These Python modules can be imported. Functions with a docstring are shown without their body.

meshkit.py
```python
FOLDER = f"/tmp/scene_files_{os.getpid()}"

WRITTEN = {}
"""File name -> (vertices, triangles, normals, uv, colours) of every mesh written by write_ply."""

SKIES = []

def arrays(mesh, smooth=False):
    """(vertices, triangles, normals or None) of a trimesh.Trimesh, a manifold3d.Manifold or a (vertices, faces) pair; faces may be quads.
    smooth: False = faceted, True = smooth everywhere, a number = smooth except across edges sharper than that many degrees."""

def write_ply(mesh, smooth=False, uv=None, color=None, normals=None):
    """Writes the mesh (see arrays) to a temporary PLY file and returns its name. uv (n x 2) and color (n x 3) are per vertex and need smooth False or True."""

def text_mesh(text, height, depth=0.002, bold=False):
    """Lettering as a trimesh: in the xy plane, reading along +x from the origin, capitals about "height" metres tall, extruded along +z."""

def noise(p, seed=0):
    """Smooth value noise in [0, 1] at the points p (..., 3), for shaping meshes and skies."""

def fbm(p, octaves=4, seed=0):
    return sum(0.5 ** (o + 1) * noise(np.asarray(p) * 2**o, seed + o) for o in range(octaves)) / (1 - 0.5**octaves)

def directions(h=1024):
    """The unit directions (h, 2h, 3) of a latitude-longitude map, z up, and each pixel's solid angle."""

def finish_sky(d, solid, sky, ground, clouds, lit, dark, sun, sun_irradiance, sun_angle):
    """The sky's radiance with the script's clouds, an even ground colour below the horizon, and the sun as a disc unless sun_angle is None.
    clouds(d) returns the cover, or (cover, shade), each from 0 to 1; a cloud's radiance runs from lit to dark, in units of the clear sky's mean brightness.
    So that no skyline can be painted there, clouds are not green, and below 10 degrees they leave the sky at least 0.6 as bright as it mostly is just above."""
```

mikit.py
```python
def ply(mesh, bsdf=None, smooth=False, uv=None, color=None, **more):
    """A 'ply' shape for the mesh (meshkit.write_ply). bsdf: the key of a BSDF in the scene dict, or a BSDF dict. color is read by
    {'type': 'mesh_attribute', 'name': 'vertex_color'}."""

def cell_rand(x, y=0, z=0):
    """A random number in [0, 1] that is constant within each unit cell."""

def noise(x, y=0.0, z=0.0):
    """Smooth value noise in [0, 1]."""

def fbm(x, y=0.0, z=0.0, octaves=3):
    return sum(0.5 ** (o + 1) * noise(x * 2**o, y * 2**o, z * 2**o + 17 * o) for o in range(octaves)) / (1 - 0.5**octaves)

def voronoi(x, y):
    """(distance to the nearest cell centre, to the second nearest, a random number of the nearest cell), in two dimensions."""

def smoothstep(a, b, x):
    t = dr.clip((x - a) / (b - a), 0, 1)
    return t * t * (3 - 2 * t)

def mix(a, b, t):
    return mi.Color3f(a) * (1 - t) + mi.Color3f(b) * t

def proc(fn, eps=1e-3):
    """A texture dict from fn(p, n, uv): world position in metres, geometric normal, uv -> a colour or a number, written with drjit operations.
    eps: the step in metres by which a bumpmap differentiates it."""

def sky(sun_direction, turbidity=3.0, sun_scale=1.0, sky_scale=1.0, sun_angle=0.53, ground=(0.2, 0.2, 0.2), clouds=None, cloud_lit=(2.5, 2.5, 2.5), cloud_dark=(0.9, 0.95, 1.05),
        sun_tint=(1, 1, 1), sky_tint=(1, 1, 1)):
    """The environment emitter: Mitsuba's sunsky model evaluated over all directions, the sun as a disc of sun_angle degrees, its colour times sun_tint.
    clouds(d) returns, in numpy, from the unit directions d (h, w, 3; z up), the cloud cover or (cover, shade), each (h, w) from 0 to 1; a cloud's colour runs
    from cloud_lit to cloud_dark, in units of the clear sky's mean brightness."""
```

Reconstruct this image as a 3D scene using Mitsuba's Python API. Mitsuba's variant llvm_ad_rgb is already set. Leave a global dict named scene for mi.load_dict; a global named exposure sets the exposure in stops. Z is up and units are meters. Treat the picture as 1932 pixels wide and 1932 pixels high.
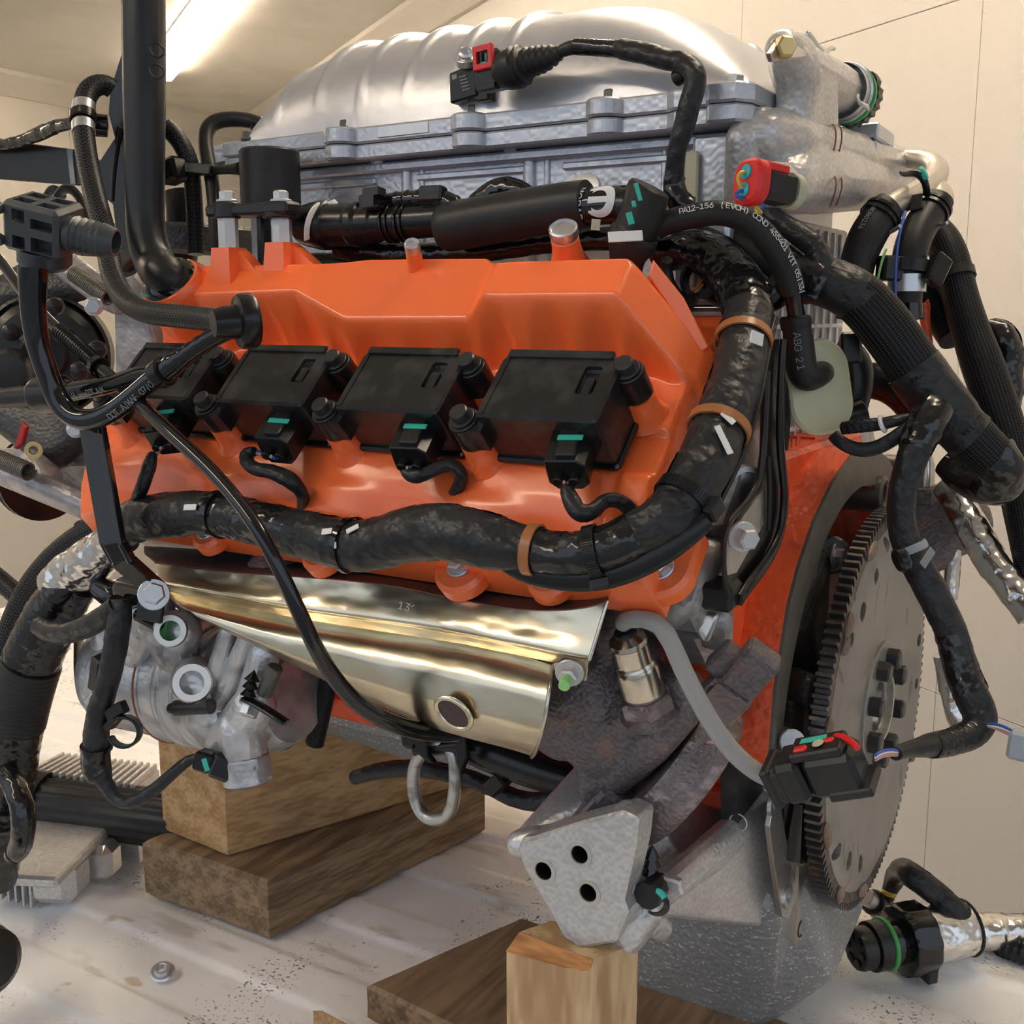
import math
import numpy as np, trimesh, drjit as dr, mitsuba as mi, mikit, meshkit
import manifold3d as m3
from shapely.geometry import Polygon, Point
from shapely.ops import unary_union
from scipy.interpolate import CubicSpline, PchipInterpolator
from scipy.ndimage import gaussian_filter
from mikit import proc, noise, fbm, voronoi, smoothstep, mix, cell_rand
T4 = mi.ScalarTransform4f
scene, labels = {}, {}
# ---------------------------------------------------------------- camera, daylight, lamps, exposure
FPX, YAW, PITCH, EYE = 2120.0, math.radians(-31.711), math.radians(9.976), np.array([0, 0, 1.45])
fw = np.array([math.sin(YAW) * math.cos(PITCH), math.cos(YAW) * math.cos(PITCH), -math.sin(PITCH)])
rt = np.array([math.cos(YAW), -math.sin(YAW), 0.0]); up = np.cross(rt, fw)
scene['camera'] = {'type': 'perspective', 'fov': math.degrees(2 * math.atan(966 / FPX)), 'fov_axis': 'x', 'near_clip': 0.02, 'far_clip': 60.0,
                   'to_world': T4().look_at(origin=EYE.tolist(), target=(EYE + fw).tolist(), up=[0, 0, 1])}
scene['daylight'] = mikit.sky((0.2, -0.6, 0.75), turbidity=4, sun_scale=0.0, sky_scale=1.0, ground=(0.3, 0.3, 0.3),
                              clouds=lambda d: np.full(d.shape[:2], 1.0), cloud_lit=(5.4, 6.0, 6.9), cloud_dark=(5.4, 6.0, 6.9))
exposure = 0.45
LAMP = 17.0
# ---------------------------------------------------------------- helpers
def uv3(v): v = np.asarray(v, float); return v / np.linalg.norm(v)
def ray(px, py): return fw + rt * (px - 966) / FPX - up * (py - 966) / FPX
def P(px, py, Y): d = ray(px, py); return EYE + d * (Y / d[1])          # the point of a plane y = Y (parallel to the crankshaft, upright)
def PX(px, py, X): d = ray(px, py); return EYE + d * (X / d[0])         # of a plane x = X (square to the crankshaft)
def PZ(px, py, Z): d = ray(px, py); return EYE + d * ((Z - EYE[2]) / d[2])
S_, N_ = np.array([0, -.70711, -.70711]), np.array([0, -.70711, .70711])   # the cylinder bank leans 45 degrees: down its slope, and out of it
X_, Y_, Z_ = np.eye(3)
def BK(x, s, n): return np.array([0, 0, 1.45]) + x * X_ + s * S_ + n * N_
def PB(px, py, n): d = ray(px, py); return EYE + d * (n / (d @ N_))
def dep(p): return float((np.asarray(p) - EYE) @ fw)
def rp(w, p): return 0.5 * w * dep(p) / FPX                              # half of a width of w photo pixels at p, in metres
def fr(o, z, x=None):
    z = uv3(z); x = np.array(x if x is not None else ([1, 0, 0] if abs(z[0]) < .9 else [0, 1, 0]), float)
    x = uv3(x - z * (x @ z)); m = np.eye(4); m[:3, 0], m[:3, 1], m[:3, 2], m[:3, 3] = x, np.cross(z, x), z, o
    return m
def at(mesh, o, z=(0, 0, 1), x=None): m = mesh.copy(); m.apply_transform(fr(o, z, x)); return m
def cat(*ms):
    out = []
    for q in ms: out += list(q) if isinstance(q, (list, tuple)) else [q]
    return trimesh.util.concatenate([trimesh.Trimesh(q.vertices, q.faces, process=False) for q in out])
def hull(pts): return trimesh.Trimesh(np.asarray(pts, float)).convex_hull if False else trimesh.convex.convex_hull(np.asarray(pts, float))
def cbox(sx, sy, sz, c=.0015):
    a, b, d = sx / 2, sy / 2, sz / 2; c = min(c, a * .45, b * .45, d * .45); q = []
    for i in (-1, 1):
        for j in (-1, 1):
            for k in (-1, 1): q += [(i * (a - c), j * (b - c), k * d), (i * (a - c), j * b, k * (d - c)), (i * a, j * (b - c), k * (d - c))]
    return hull(q)
def rcyl(r, h, c=.0008, seg=28):                                        # upright cylinder from z = 0 to h with chamfered rims
    return lathe([(0, 0), (r - c, 0), (r, c), (r, h - c), (r - c, h), (0, h)], seg)
def lathe(pr, seg=28):
    pr = np.array(pr, float); n = len(pr); th = np.arange(seg) * 2 * np.pi / seg
    v = np.stack([np.outer(np.cos(th), pr[:, 0]), np.outer(np.sin(th), pr[:, 0]), np.tile(pr[:, 1], (seg, 1))], -1).reshape(-1, 3)
    i, j = np.meshgrid(np.arange(seg), np.arange(n - 1), indexing='ij'); a = i * n + j; b = (i + 1) % seg * n + j
    f = np.vstack([np.stack([a, b, b + 1], -1).reshape(-1, 3), np.stack([a, b + 1, a + 1], -1).reshape(-1, 3)])
    m = trimesh.Trimesh(v, f, process=False); m.merge_vertices(); m.update_faces(m.nondegenerate_faces()); return m
def ring(R, r, seg=36, k=10, sx=1.0, sz=1.0):
    a = np.arange(k) * 2 * np.pi / k; pr = [(R + sx * r * np.cos(t), sz * r * np.sin(t)) for t in np.append(a, 0)]
    return lathe(pr, seg)
def prism(poly, h, c=0.0):                                               # polygon in xy raised from z = 0 to h, edges chamfered by c
    p = Polygon(poly) if not isinstance(poly, Polygon) else poly
    p = p.simplify(1e-5)
    if c <= 0 or len(p.interiors): return trimesh.creation.extrude_polygon(p, h, engine='earcut')
    q = np.array(p.exterior.coords)[:-1]
    if p.exterior.is_ccw is False: q = q[::-1]
    e = np.roll(q, -1, 0) - q; e /= np.linalg.norm(e, axis=1)[:, None] + 1e-12; nrm = np.stack([-e[:, 1], e[:, 0]], 1)
    m = np.roll(nrm, 1, 0) + nrm; m /= np.maximum((m * nrm).sum(1), .35)[:, None]; ins = q + m * c; k = len(q)
    while not Polygon(ins).is_valid or (((np.roll(ins, -1, 0) - ins) * e).sum(1) <= 0).any():
        c *= .6; ins = q + m * c
        if c < 5e-5: return trimesh.creation.extrude_polygon(p, h, engine='earcut')
    v = np.vstack([np.c_[ins, np.zeros(k)], np.c_[q, np.full(k, c)], np.c_[q, np.full(k, h - c)], np.c_[ins, np.full(k, h)]])
    f = []
    for r in range(3):
        for i in range(k): a, b = r * k + i, r * k + (i + 1) % k; f += [[a, b, b + k], [a, b + k, a + k]]
    tv, tf = trimesh.creation.triangulate_polygon(Polygon(ins), engine='earcut')
    ix = np.linalg.norm(ins[None] - tv[:, None, :2], axis=2).argmin(1); t = ix[tf]; f = f + (t + 3 * k).tolist() + t[:, ::-1].tolist()
    mm = trimesh.Trimesh(v, f, process=False); trimesh.repair.fix_normals(mm); return mm
def rpoly(pts, r, seg=4):                                                # polygon with rounded corners
    return list(Polygon(pts).buffer(-r, join_style=2).buffer(r, quad_segs=seg).exterior.coords)[:-1]
def flat(pts3, th, c=.0, nrm=None, rnd=0):                               # a plate of thickness th with its front outline through coplanar points
    q = np.asarray(pts3, float); o = q.mean(0)
    n = uv3(np.linalg.svd(q - o)[2][2]) if nrm is None else uv3(nrm)
    if n @ (EYE - o) < 0: n = -n
    m = fr(o, n, q[1] - q[0]); l = (q - o) @ m[:3, :2]
    l = rpoly(l, rnd) if rnd else l
    g = prism(l, th, c); g.apply_translation([0, 0, -th]); g.apply_transform(m); return g
def spline(pts, n=None, step=.004):
    p = np.asarray(pts, float); d = np.r_[0, np.cumsum(np.linalg.norm(np.diff(p, axis=0), axis=1) ** .7)]
    c = CubicSpline(d, p); n = n or max(6, int(np.linalg.norm(np.diff(p, axis=0), axis=1).sum() / step) + 1)
    t = np.linspace(0, d[-1], n * 6); q = c(t); L = np.r_[0, np.cumsum(np.linalg.norm(np.diff(q, axis=0), axis=1))]
    u = np.linspace(0, L[-1], n); tt = np.interp(u, L, t); return c(tt), u, tt, d
def tube(pts, r, seg=16, step=.004, fn=None, cap=True, oval=1.0, hint=None, twist=0.0):
    """A tube through pts; r a radius or one per point; fn(u, th) multiplies the radius. uv = (length, angle)."""
    q, u, tt, d = spline(pts, step=step); n = len(q)
    R = np.full(n, float(r)) if np.isscalar(r) else PchipInterpolator(d, np.asarray(r, float))(tt)
    tg = np.gradient(q, axis=0); tg /= np.linalg.norm(tg, axis=1)[:, None]
    a = np.array(hint if hint is not None else ([0, 0, 1] if abs(tg[0][2]) < .8 else [1, 0, 0]), float); A = np.zeros((n, 3))
    for i in range(n): a = uv3(a - tg[i] * (a @ tg[i])); A[i] = a
    B = np.cross(tg, A); th = np.arange(seg + 1) * 2 * np.pi / seg
    U, TH = np.meshgrid(u, th, indexing='ij'); rr = R[:, None] * np.ones_like(TH)
    if fn is not None: rr = rr * fn(U, TH)
    ct, st = np.cos(TH + twist * U), np.sin(TH + twist * U)
    v = q[:, None] + rr[..., None] * (ct[..., None] * A[:, None] + oval * st[..., None] * B[:, None])
    k = seg + 1; i, j = np.meshgrid(np.arange(n - 1), np.arange(seg), indexing='ij'); b0 = i * k + j
    f = np.vstack([np.stack([b0, b0 + 1, b0 + k + 1], -1).reshape(-1, 3), np.stack([b0, b0 + k + 1, b0 + k], -1).reshape(-1, 3)])[:, ::-1]
    v = v.reshape(-1, 3); uv = np.stack([U, TH], -1).reshape(-1, 2)
    if cap:
        for e, s in ((0, 1), (n - 1, -1)):
            w = v[e * k:(e + 1) * k]; o = len(v); v = np.vstack([v, w, w.mean(0)]); uv = np.vstack([uv, uv[e * k:(e + 1) * k], [[u[e], 0]]])
            g = np.array([[o + x, o + x + 1, o + k] for x in range(seg)]); f = np.vstack([f, g if s > 0 else g[:, ::-1]])
    m = trimesh.Trimesh(v, f[:, ::-1] if np.linalg.det([A[0], B[0], tg[0]]) < 0 else f, process=False)
    if m.volume < 0: m.invert()
    m.metadata['uv'] = uv; m.metadata['path'] = (q, tg, u, R); return m
def tp(pts, **k):                                                        # tube through (px, py, Y, width in photo pixels)
    w = [P(a, b, y) for a, b, y, _ in pts]; return tube(w, [rp(c[3], q) for c, q in zip(pts, w)], **k)
def num(name, pre=''):
    k = name; i = 0
    while pre + k in scene or pre + k in labels or any(s.startswith(pre + k + '__') for s in scene): i += 1; k = f'{name}_{i:03d}'
    return pre + k
def thing(name, label, cat_, group=None):
    k = num(name); labels[k] = {'label': label, 'category': cat_}
    if group: labels[k]['group'] = group
    return k
def put(mesh, mat, name, parent=None, smooth=35, label=None, uv=None, kind=None):
    """One entry of the scene: a thing's own mesh (parent None) or a part."""
    k = name if parent is None else num(name, parent + '__')
    if len(mesh.faces) == 0: raise ValueError('empty ' + k)
    uv = mesh.metadata.get('uv') if uv is None and hasattr(mesh, 'metadata') else uv
    if uv is not None and len(uv) == len(mesh.vertices): scene[k] = mikit.ply(mesh, mat, True, uv=uv)
    else: scene[k] = mikit.ply(mesh, mat, smooth)
    if label or kind: labels[k] = {**labels.get(k, {}), **({'label': label} if label else {}), **({'kind': kind} if kind else {})}
    return k
def struct(mesh, mat, name, label, smooth=False): put(mesh, mat, name, smooth=smooth); labels[name] = {'label': label, 'category': name.split('_')[0], 'kind': 'structure'}; return name
def hexh(r, h, c=.0012):                                                 # hexagon head, r to the flats, z from 0 to h
    k = np.arange(6) * np.pi / 3; o = np.c_[np.cos(k), np.sin(k)] * r * 1.1547; i = o * (1 - c / r)
    return hull(np.vstack([np.c_[o, np.zeros(6)], np.c_[o, np.full(6, h - c)], np.c_[i, np.full(6, h)]]))
def bolt(o, ax, r, h, w=1.55, wh=.0022, shank=0.0, sr=.55):
    g = [at(hexh(r, h), o + uv3(ax) * wh, ax)]
    if w: g.append(at(rcyl(r * w, wh, .0005, 24), o, ax))
    if shank: g.append(at(rcyl(r * sr, shank, .0003, 16), o - uv3(ax) * shank, ax))
    return cat(g)
def bar(a, b, w, t, c=.001, side=None):                                  # rectangular bar from a to b, w wide along side, t thick
    a, b = np.asarray(a, float), np.asarray(b, float); L = np.linalg.norm(b - a)
    return at(cbox(w, t, L, c), (a + b) / 2, b - a, side)
def cyl(a, b, r, c=.0006, seg=24): a, b = np.asarray(a, float), np.asarray(b, float); return at(rcyl(r, np.linalg.norm(b - a), c, seg), a, b - a)
def blob(pts_r, edge=.006, it=6, extra=()):
    """A cast body: the union of hulls of spheres [[(p, r), ...], ...] refined and smoothed."""
    ms = []
    for g in pts_r:
        sp = []
        for p, r in g: sp.append(trimesh.creation.icosphere(1, r).vertices + np.asarray(p, float))
        ms.append(m3.Manifold.hull_points(np.vstack(sp)))
    m = m3.Manifold.batch_boolean(ms + list(extra), m3.OpType.Add).refine_to_length(edge); q = m.to_mesh()
    t = trimesh.Trimesh(q.vert_properties[:, :3], q.tri_verts, process=True)
    return trimesh.smoothing.filter_taubin(t, .5, .52, it)
def man(t): t = trimesh.Trimesh(t.vertices, t.faces, process=True); t.merge_vertices(); return m3.Manifold(m3.Mesh(np.asarray(t.vertices, np.float32), np.asarray(t.faces, np.uint32)))
def tm(m): q = m.to_mesh(); return trimesh.Trimesh(q.vert_properties[:, :3], q.tri_verts, process=False)
def cut(a, *bs):
    m = man(a)
    for b in bs: m = m - man(b)
    return tm(m)
def rough(mesh, amp, fq, seed=0):
    m = mesh.copy(); n = m.vertex_normals; m.vertices = m.vertices + n * ((meshkit.fbm(m.vertices * fq, 3, seed) - .5) * 2 * amp)[:, None]; return m
def text_on(tb, txt, u0, hgt, view, lift=.0004, gap=.72, flip=False, depth=.0003):
    """Lettering along a tube, each letter turned to its surface on the side of the direction view."""
    q, tg, u, R = tb.metadata['path']; out = []; x = u0
    for ch in txt:
        if ch != ' ' and x < u[-1]:
            c = np.array([np.interp(x, u, q[:, i]) for i in range(3)]); t = uv3([np.interp(x, u, tg[:, i]) for i in range(3)]) * (-1 if flip else 1)
            n = uv3(view - t * (np.asarray(view) @ t)); r = np.interp(x, u, R); g = meshkit.text_mesh(ch, hgt, depth)
            g.apply_translation([-g.bounds[:, 0].mean(), -hgt / 2, 0]); out.append(at(g, c + n * (r + lift), n, t))
        x += hgt * gap * (-1 if False else 1)
    return cat(out)
# ---------------------------------------------------------------- materials
def rgb(*c): return {'type': 'rgb', 'value': list(c)}
def M(name, col, rough=.4, metal=0.0, spec=.5, bump=None, bs=.0006, **k):
    b = {'type': 'principled', 'base_color': proc(col) if callable(col) else rgb(*col), 'roughness': proc(rough) if callable(rough) else rough, 'metallic': metal, 'specular': spec, **k}
    if bump is not None: b = {'type': 'bumpmap', 'arbitrary': {**proc(bump, bs), 'raw': True} if False else proc(bump, bs), 'scale': 1.0, 'bsdf': b}
    scene[name] = {'type': 'twosided', 'bsdf': b}
    return name
def n3(p, k): return fbm(p.x * k, p.y * k, p.z * k)
M('orange_paint', (.95, .170, .045), .26, 0, .5, lambda p, n, uv: noise(p.x * 260, p.y * 260, p.z * 260) * .00004, clearcoat=.7, clearcoat_gloss=.93)
M('block_orange', lambda p, n, uv: mix((.78, .10, .026), (.42, .045, .015), smoothstep(.55, .72, n3(p, 45)) * .6), .38, 0, .5, lambda p, n, uv: n3(p, 200) * .0016, clearcoat=.4)
M('silver_paint', lambda p, n, uv: mix((.56, .58, .62), (.48, .50, .535), n3(p, 60)), .34, .55, .5, lambda p, n, uv: noise(p.x * 330, p.y * 330, p.z * 330) * .00036, bs=.0004)
M('silver_lid', lambda p, n, uv: mix((.60, .61, .64), (.52, .53, .56), n3(p, 30)), .37, .6, .5, lambda p, n, uv: noise(p.x * 200, p.y * 200, p.z * 200) * .00014)
M('cast_alu', lambda p, n, uv: mix((.62, .61, .60), (.49, .485, .485), smoothstep(.25, .75, noise(p.x * 420, p.y * 420, p.z * 420) * .6 + n3(p, 60) * .4)), .40, .62, .5, lambda p, n, uv: noise(p.x * 420, p.y * 420, p.z * 420) * .00042, bs=.0004)
M('cast_alu_dirty', lambda p, n, uv: mix(mix((.64, .64, .65), (.36, .355, .36), smoothstep(.42, .75, n3(p, 40))), (.72, .72, .72), smoothstep(.62, .8, n3(p + 3, 22)) * .6), .38, .7, .5, lambda p, n, uv: noise(p.x * 380, p.y * 380, p.z * 380) * .0004 + n3(p, 60) * .0015, bs=.0004)
M('grey_casting', lambda p, n, uv: mix((.42, .41, .415), (.29, .275, .28), smoothstep(.3, .7, n3(p, 70))), .42, .5, .5, lambda p, n, uv: noise(p.x * 380, p.y * 380, p.z * 380) * .0005, bs=.0004)
M('machined', lambda p, n, uv: mix((.66, .64, .60), (.55, .53, .5), n3(p, 150)), .3, .85)
M('flange_steel', lambda p, n, uv: mix((.17, .16, .135), (.10, .095, .085), n3(p, 70)), .42, .6)
M('pan_grey', lambda p, n, uv: mix((.30, .305, .31), (.62, .62, .62), smoothstep(.72, .8, noise(p.x * 520, p.y * 520, p.z * 520)) * .75), .5, .45, .5, lambda p, n, uv: noise(p.x * 330, p.y * 330, p.z * 330) * .0009, bs=.0004)
M('manifold_iron', lambda p, n, uv: mix(mix((.165, .14, .148), (.115, .097, .102), smoothstep(.25, .75, noise(p.x * 520, p.y * 520, p.z * 520))), (.27, .15, .11), smoothstep(.62, .78, n3(p, 38)) * .55), .46, .35, .5, lambda p, n, uv: noise(p.x * 520, p.y * 520, p.z * 520) * .0006, bs=.0003)
M('manifold_worn', lambda p, n, uv: mix((.185, .15, .152), (.42, .36, .36), smoothstep(.5, .8, n3(p, 120)) * .6), .38, .5, .5, lambda p, n, uv: noise(p.x * 450, p.y * 450, p.z * 450) * .0009, bs=.0003)
M('shield_gold', lambda p, n, uv: mix(mix((.76, .69, .53), (.68, .60, .43), smoothstep(.35, .65, n3(p, 25))), (.46, .43, .37), smoothstep(.62, .75, fbm(p.x * 14, p.y * 90, p.z * 90)) * .45), .26, 1.0, .5,
  lambda p, n, uv: fbm(p.x * 26, p.y * 60, p.z * 60) * .0013 + noise(p.x * 8, p.y * 30, p.z * 30) * .001, bs=.002)
M('shield_under', lambda p, n, uv: mix((.10, .075, .075), (.055, .042, .045), n3(p, 60)), .38, .5, .5, lambda p, n, uv: n3(p, 120) * .0004)
M('flexplate', lambda p, n, uv: mix(mix((.33, .32, .29), (.27, .26, .24), n3(p, 30)), (.10, .09, .08), smoothstep(.66, .78, fbm(p.x * 40, p.y * 120, p.z * 26)) * .5), .42, .55)
M('ring_gear_steel', lambda p, n, uv: mix((.12, .115, .115), (.30, .19, .12), smoothstep(.5, .75, n3(p, 130)) * .7), .36, .8)
M('rust', lambda p, n, uv: mix((.19, .12, .085), (.30, .24, .2), n3(p, 300)), .55, .4)
M('black_iron', lambda p, n, uv: mix((.020, .020, .021), (.065, .062, .058), n3(p, 60)), .40, .2, .5, lambda p, n, uv: noise(p.x * 400, p.y * 400, p.z * 400) * .0006, bs=.0004)
M('black_plastic', lambda p, n, uv: mix((.010, .010, .011), (.022, .022, .022), n3(p, 70)), .32, 0, .35)
M('coil_black', lambda p, n, uv: mix((.012, .012, .013), (.040, .038, .036), smoothstep(.45, .75, n3(p, 55)) * .7), .27, 0, .42)
M('black_gloss', (.006, .006, .007), .1, 0, .55)
M('black_satin', (.008, .008, .009), .26, 0, .38)
M('plastic_slate', (.040, .047, .054), .38, 0, .5)
M('rubber', lambda p, n, uv: mix((.013, .013, .014), (.026, .025, .025), n3(p, 50)), .42, 0, .3)
M('pipe_black', (.012, .013, .015), .36, .0, .35)
M('cloth_tape', lambda p, n, uv: mix((.009, .010, .012), (.023, .023, .025), n3(p, 45)), .40, 0, .38, lambda p, n, uv: n3(p, 95) * .0034 + noise(p.x * 700, p.y * 700, p.z * 700) * .00025, bs=.0008)
M('vinyl_tape', (.007, .007, .008), .17, 0, .6, lambda p, n, uv: n3(p, 80) * .0028, bs=.001)
def weave(p, n, uv):
    b = uv.y * (14 / 6.2832); f = dr.abs(b - dr.floor(b) - .5) * 2
    return smoothstep(-.1, .8, dr.sin(uv.x * 1500 + f * 6)) * smoothstep(.02, .3, f) * smoothstep(.0, .25, 1.04 - f)
def weave2(p, n, uv):
    a, b = uv.x * 1700 + uv.y * 18.0, uv.x * 1700 - uv.y * 18.0
    return smoothstep(-.2, .9, dr.sin(a) * dr.sin(b))
M('braid', lambda p, n, uv: mix((.003, .003, .004), (.050, .054, .060), weave(p, n, uv)), .42, 0, .22)
M('braid_fine', lambda p, n, uv: mix((.003, .003, .004), (.034, .036, .04), weave2(p, n, uv)), .5, 0, .2)
M('foil', lambda p, n, uv: mix((.80, .79, .77), (.62, .60, .57), n3(p, 60)), .2, 1.0, .5, lambda p, n, uv: n3(p, 60) * .005, bs=.0015)
M('zinc', (.62, .64, .66), .32, .9)
M('zinc_pale', (.58, .58, .57), .42, .6)
M('galvanised', lambda p, n, uv: mix((.52, .51, .49), (.30, .29, .27), smoothstep(.45, .75, n3(p, 120))), .35, .85)
M('dark_bolt', (.045, .045, .047), .34, .5)
M('nickel', lambda p, n, uv: mix((.70, .65, .55), (.5, .46, .38), n3(p, 120)), .22, 1.0)
M('brass', (.62, .46, .20), .32, .85)
M('pipe_alu', lambda p, n, uv: mix((.66, .62, .55), (.55, .52, .46), n3(p, 80)), .34, .8)
M('red_plastic', (.62, .018, .016), .36)
M('red_dark', (.36, .012, .012), .4)
M('teal_paint', (.03, .42, .33), .5)
M('green_seal', (.06, .34, .09), .4)
M('teal_seal', (.02, .36, .42), .4)
M('white_paint', (.72, .72, .70), .5)
M('white_foam', (.70, .71, .69), .6)
M('print_white', (.62, .64, .66), .5)
M('print_grey', (.22, .23, .24), .5)
M('grey_cable', (.30, .29, .28), .42)
M('cream_plastic', lambda p, n, uv: mix((.66, .62, .40), (.58, .55, .35), n3(p, 30)), .38, 0, .5)
M('cream_edge', (.44, .43, .30), .4)
M('brown_tie', (.33, .125, .042), .34)
M('wire_blue', (.03, .10, .42), .4)
M('wire_tan', (.50, .34, .24), .4)
M('wire_pink', (.50, .26, .22), .4)
M('wire_yellow', (.62, .42, .06), .4)
M('wire_orange', (.55, .22, .04), .4)
M('blue_chalk', (.16, .33, .52), .6)
M('green_chalk', (.28, .60, .20), .6)
M('rust_stain', (.24, .10, .06), .6)
M('brown_gasket', (.26, .085, .03), .5)
M('light_grey_plastic', (.30, .34, .37), .4)
M('bore_dark', (.03, .028, .026), .35, .6)
def wood(d, l, k, gx, gy, gz):
    def f(p, n, uv):
        x, y, z = p.x * gx, p.y * gy, p.z * gz
        g = fbm(x * k, y * k, z * k, 4); s = noise(x * k * 4, y * k * 4, z * k * 4)
        t = smoothstep(.3, .7, g * .7 + s * .3); st = smoothstep(.6, .78, n3(p, 14))
        return mix(mix(d, l, t), mi.Color3f(d) * .45, st * .5)
    return f
M('wood_brown', wood((.13, .085, .05), (.27, .185, .11), 90, 1, .12, 1), .62, 0, .3, lambda p, n, uv: fbm(p.x * 300, p.y * 30, p.z * 300) * .0011)
M('wood_pine', wood((.32, .19, .085), (.50, .33, .17), 80, 1, .12, 1), .6, 0, .3, lambda p, n, uv: fbm(p.x * 300, p.y * 30, p.z * 300) * .0008)
M('wood_end', wood((.40, .22, .09), (.62, .40, .20), 110, .6, .6, 1.2), .65, 0, .3, lambda p, n, uv: n3(p, 400) * .0008)
M('wood_plank', wood((.115, .075, .045), (.26, .17, .10), 70, 1, .1, 1), .6, 0, .3, lambda p, n, uv: fbm(p.x * 220, p.y * 25, p.z * 220) * .0012)
M('wood_stub', wood((.36, .22, .11), (.58, .41, .23), 70, 1, 1, .14), .6, 0, .3, lambda p, n, uv: fbm(p.x * 300, p.y * 300, p.z * 30) * .0008)
M('wood_bark', wood((.30, .11, .03), (.52, .23, .07), 90, .2, 1, 1), .55, 0, .4, lambda p, n, uv: fbm(p.x * 60, p.y * 300, p.z * 300) * .001)
def sheet(p, n, uv):
    c = mix((.90, .90, .90), (.82, .815, .80), n3(p, 5))
    c = mix(c, (.42, .37, .29), smoothstep(.62, .82, fbm(p.x * 14, p.y * 40, 3.0, 4)) * .5)
    c = mix(c, (.46, .30, .12), smoothstep(.74, .84, fbm(p.x * 24 + 7, p.y * 34, 9.0, 4)) * .6)
    sp = smoothstep(.80, .83, noise(p.x * 420, p.y * 560, 2.0)) * smoothstep(.5, .75, fbm(p.x * 16, p.y * 16, 1.0, 4))
    return mix(c, (.10, .075, .055), sp * .85)
M('sheet_white', sheet, lambda p, n, uv: .26 + .2 * n3(p, 14), 0, .5, lambda p, n, uv: n3(p, 12) * .0016 + n3(p, 60) * .0003, bs=.002)
M('wall_panel', lambda p, n, uv: mix(mix((.665, .63, .575), (.63, .595, .54), n3(p, 1.6)), (.34, .29, .22), smoothstep(.955, .965, noise(p.x * 60, p.y * 60, p.z * 130)) * .3), .55, 0, .35)
M('wall_joint', (.42, .37, .29), .7)
M('ceiling_paint', lambda p, n, uv: mix((.61, .58, .53), (.56, .53, .475), smoothstep(.4, .7, n3(p, 5))), .7, 0, .3)
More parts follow.
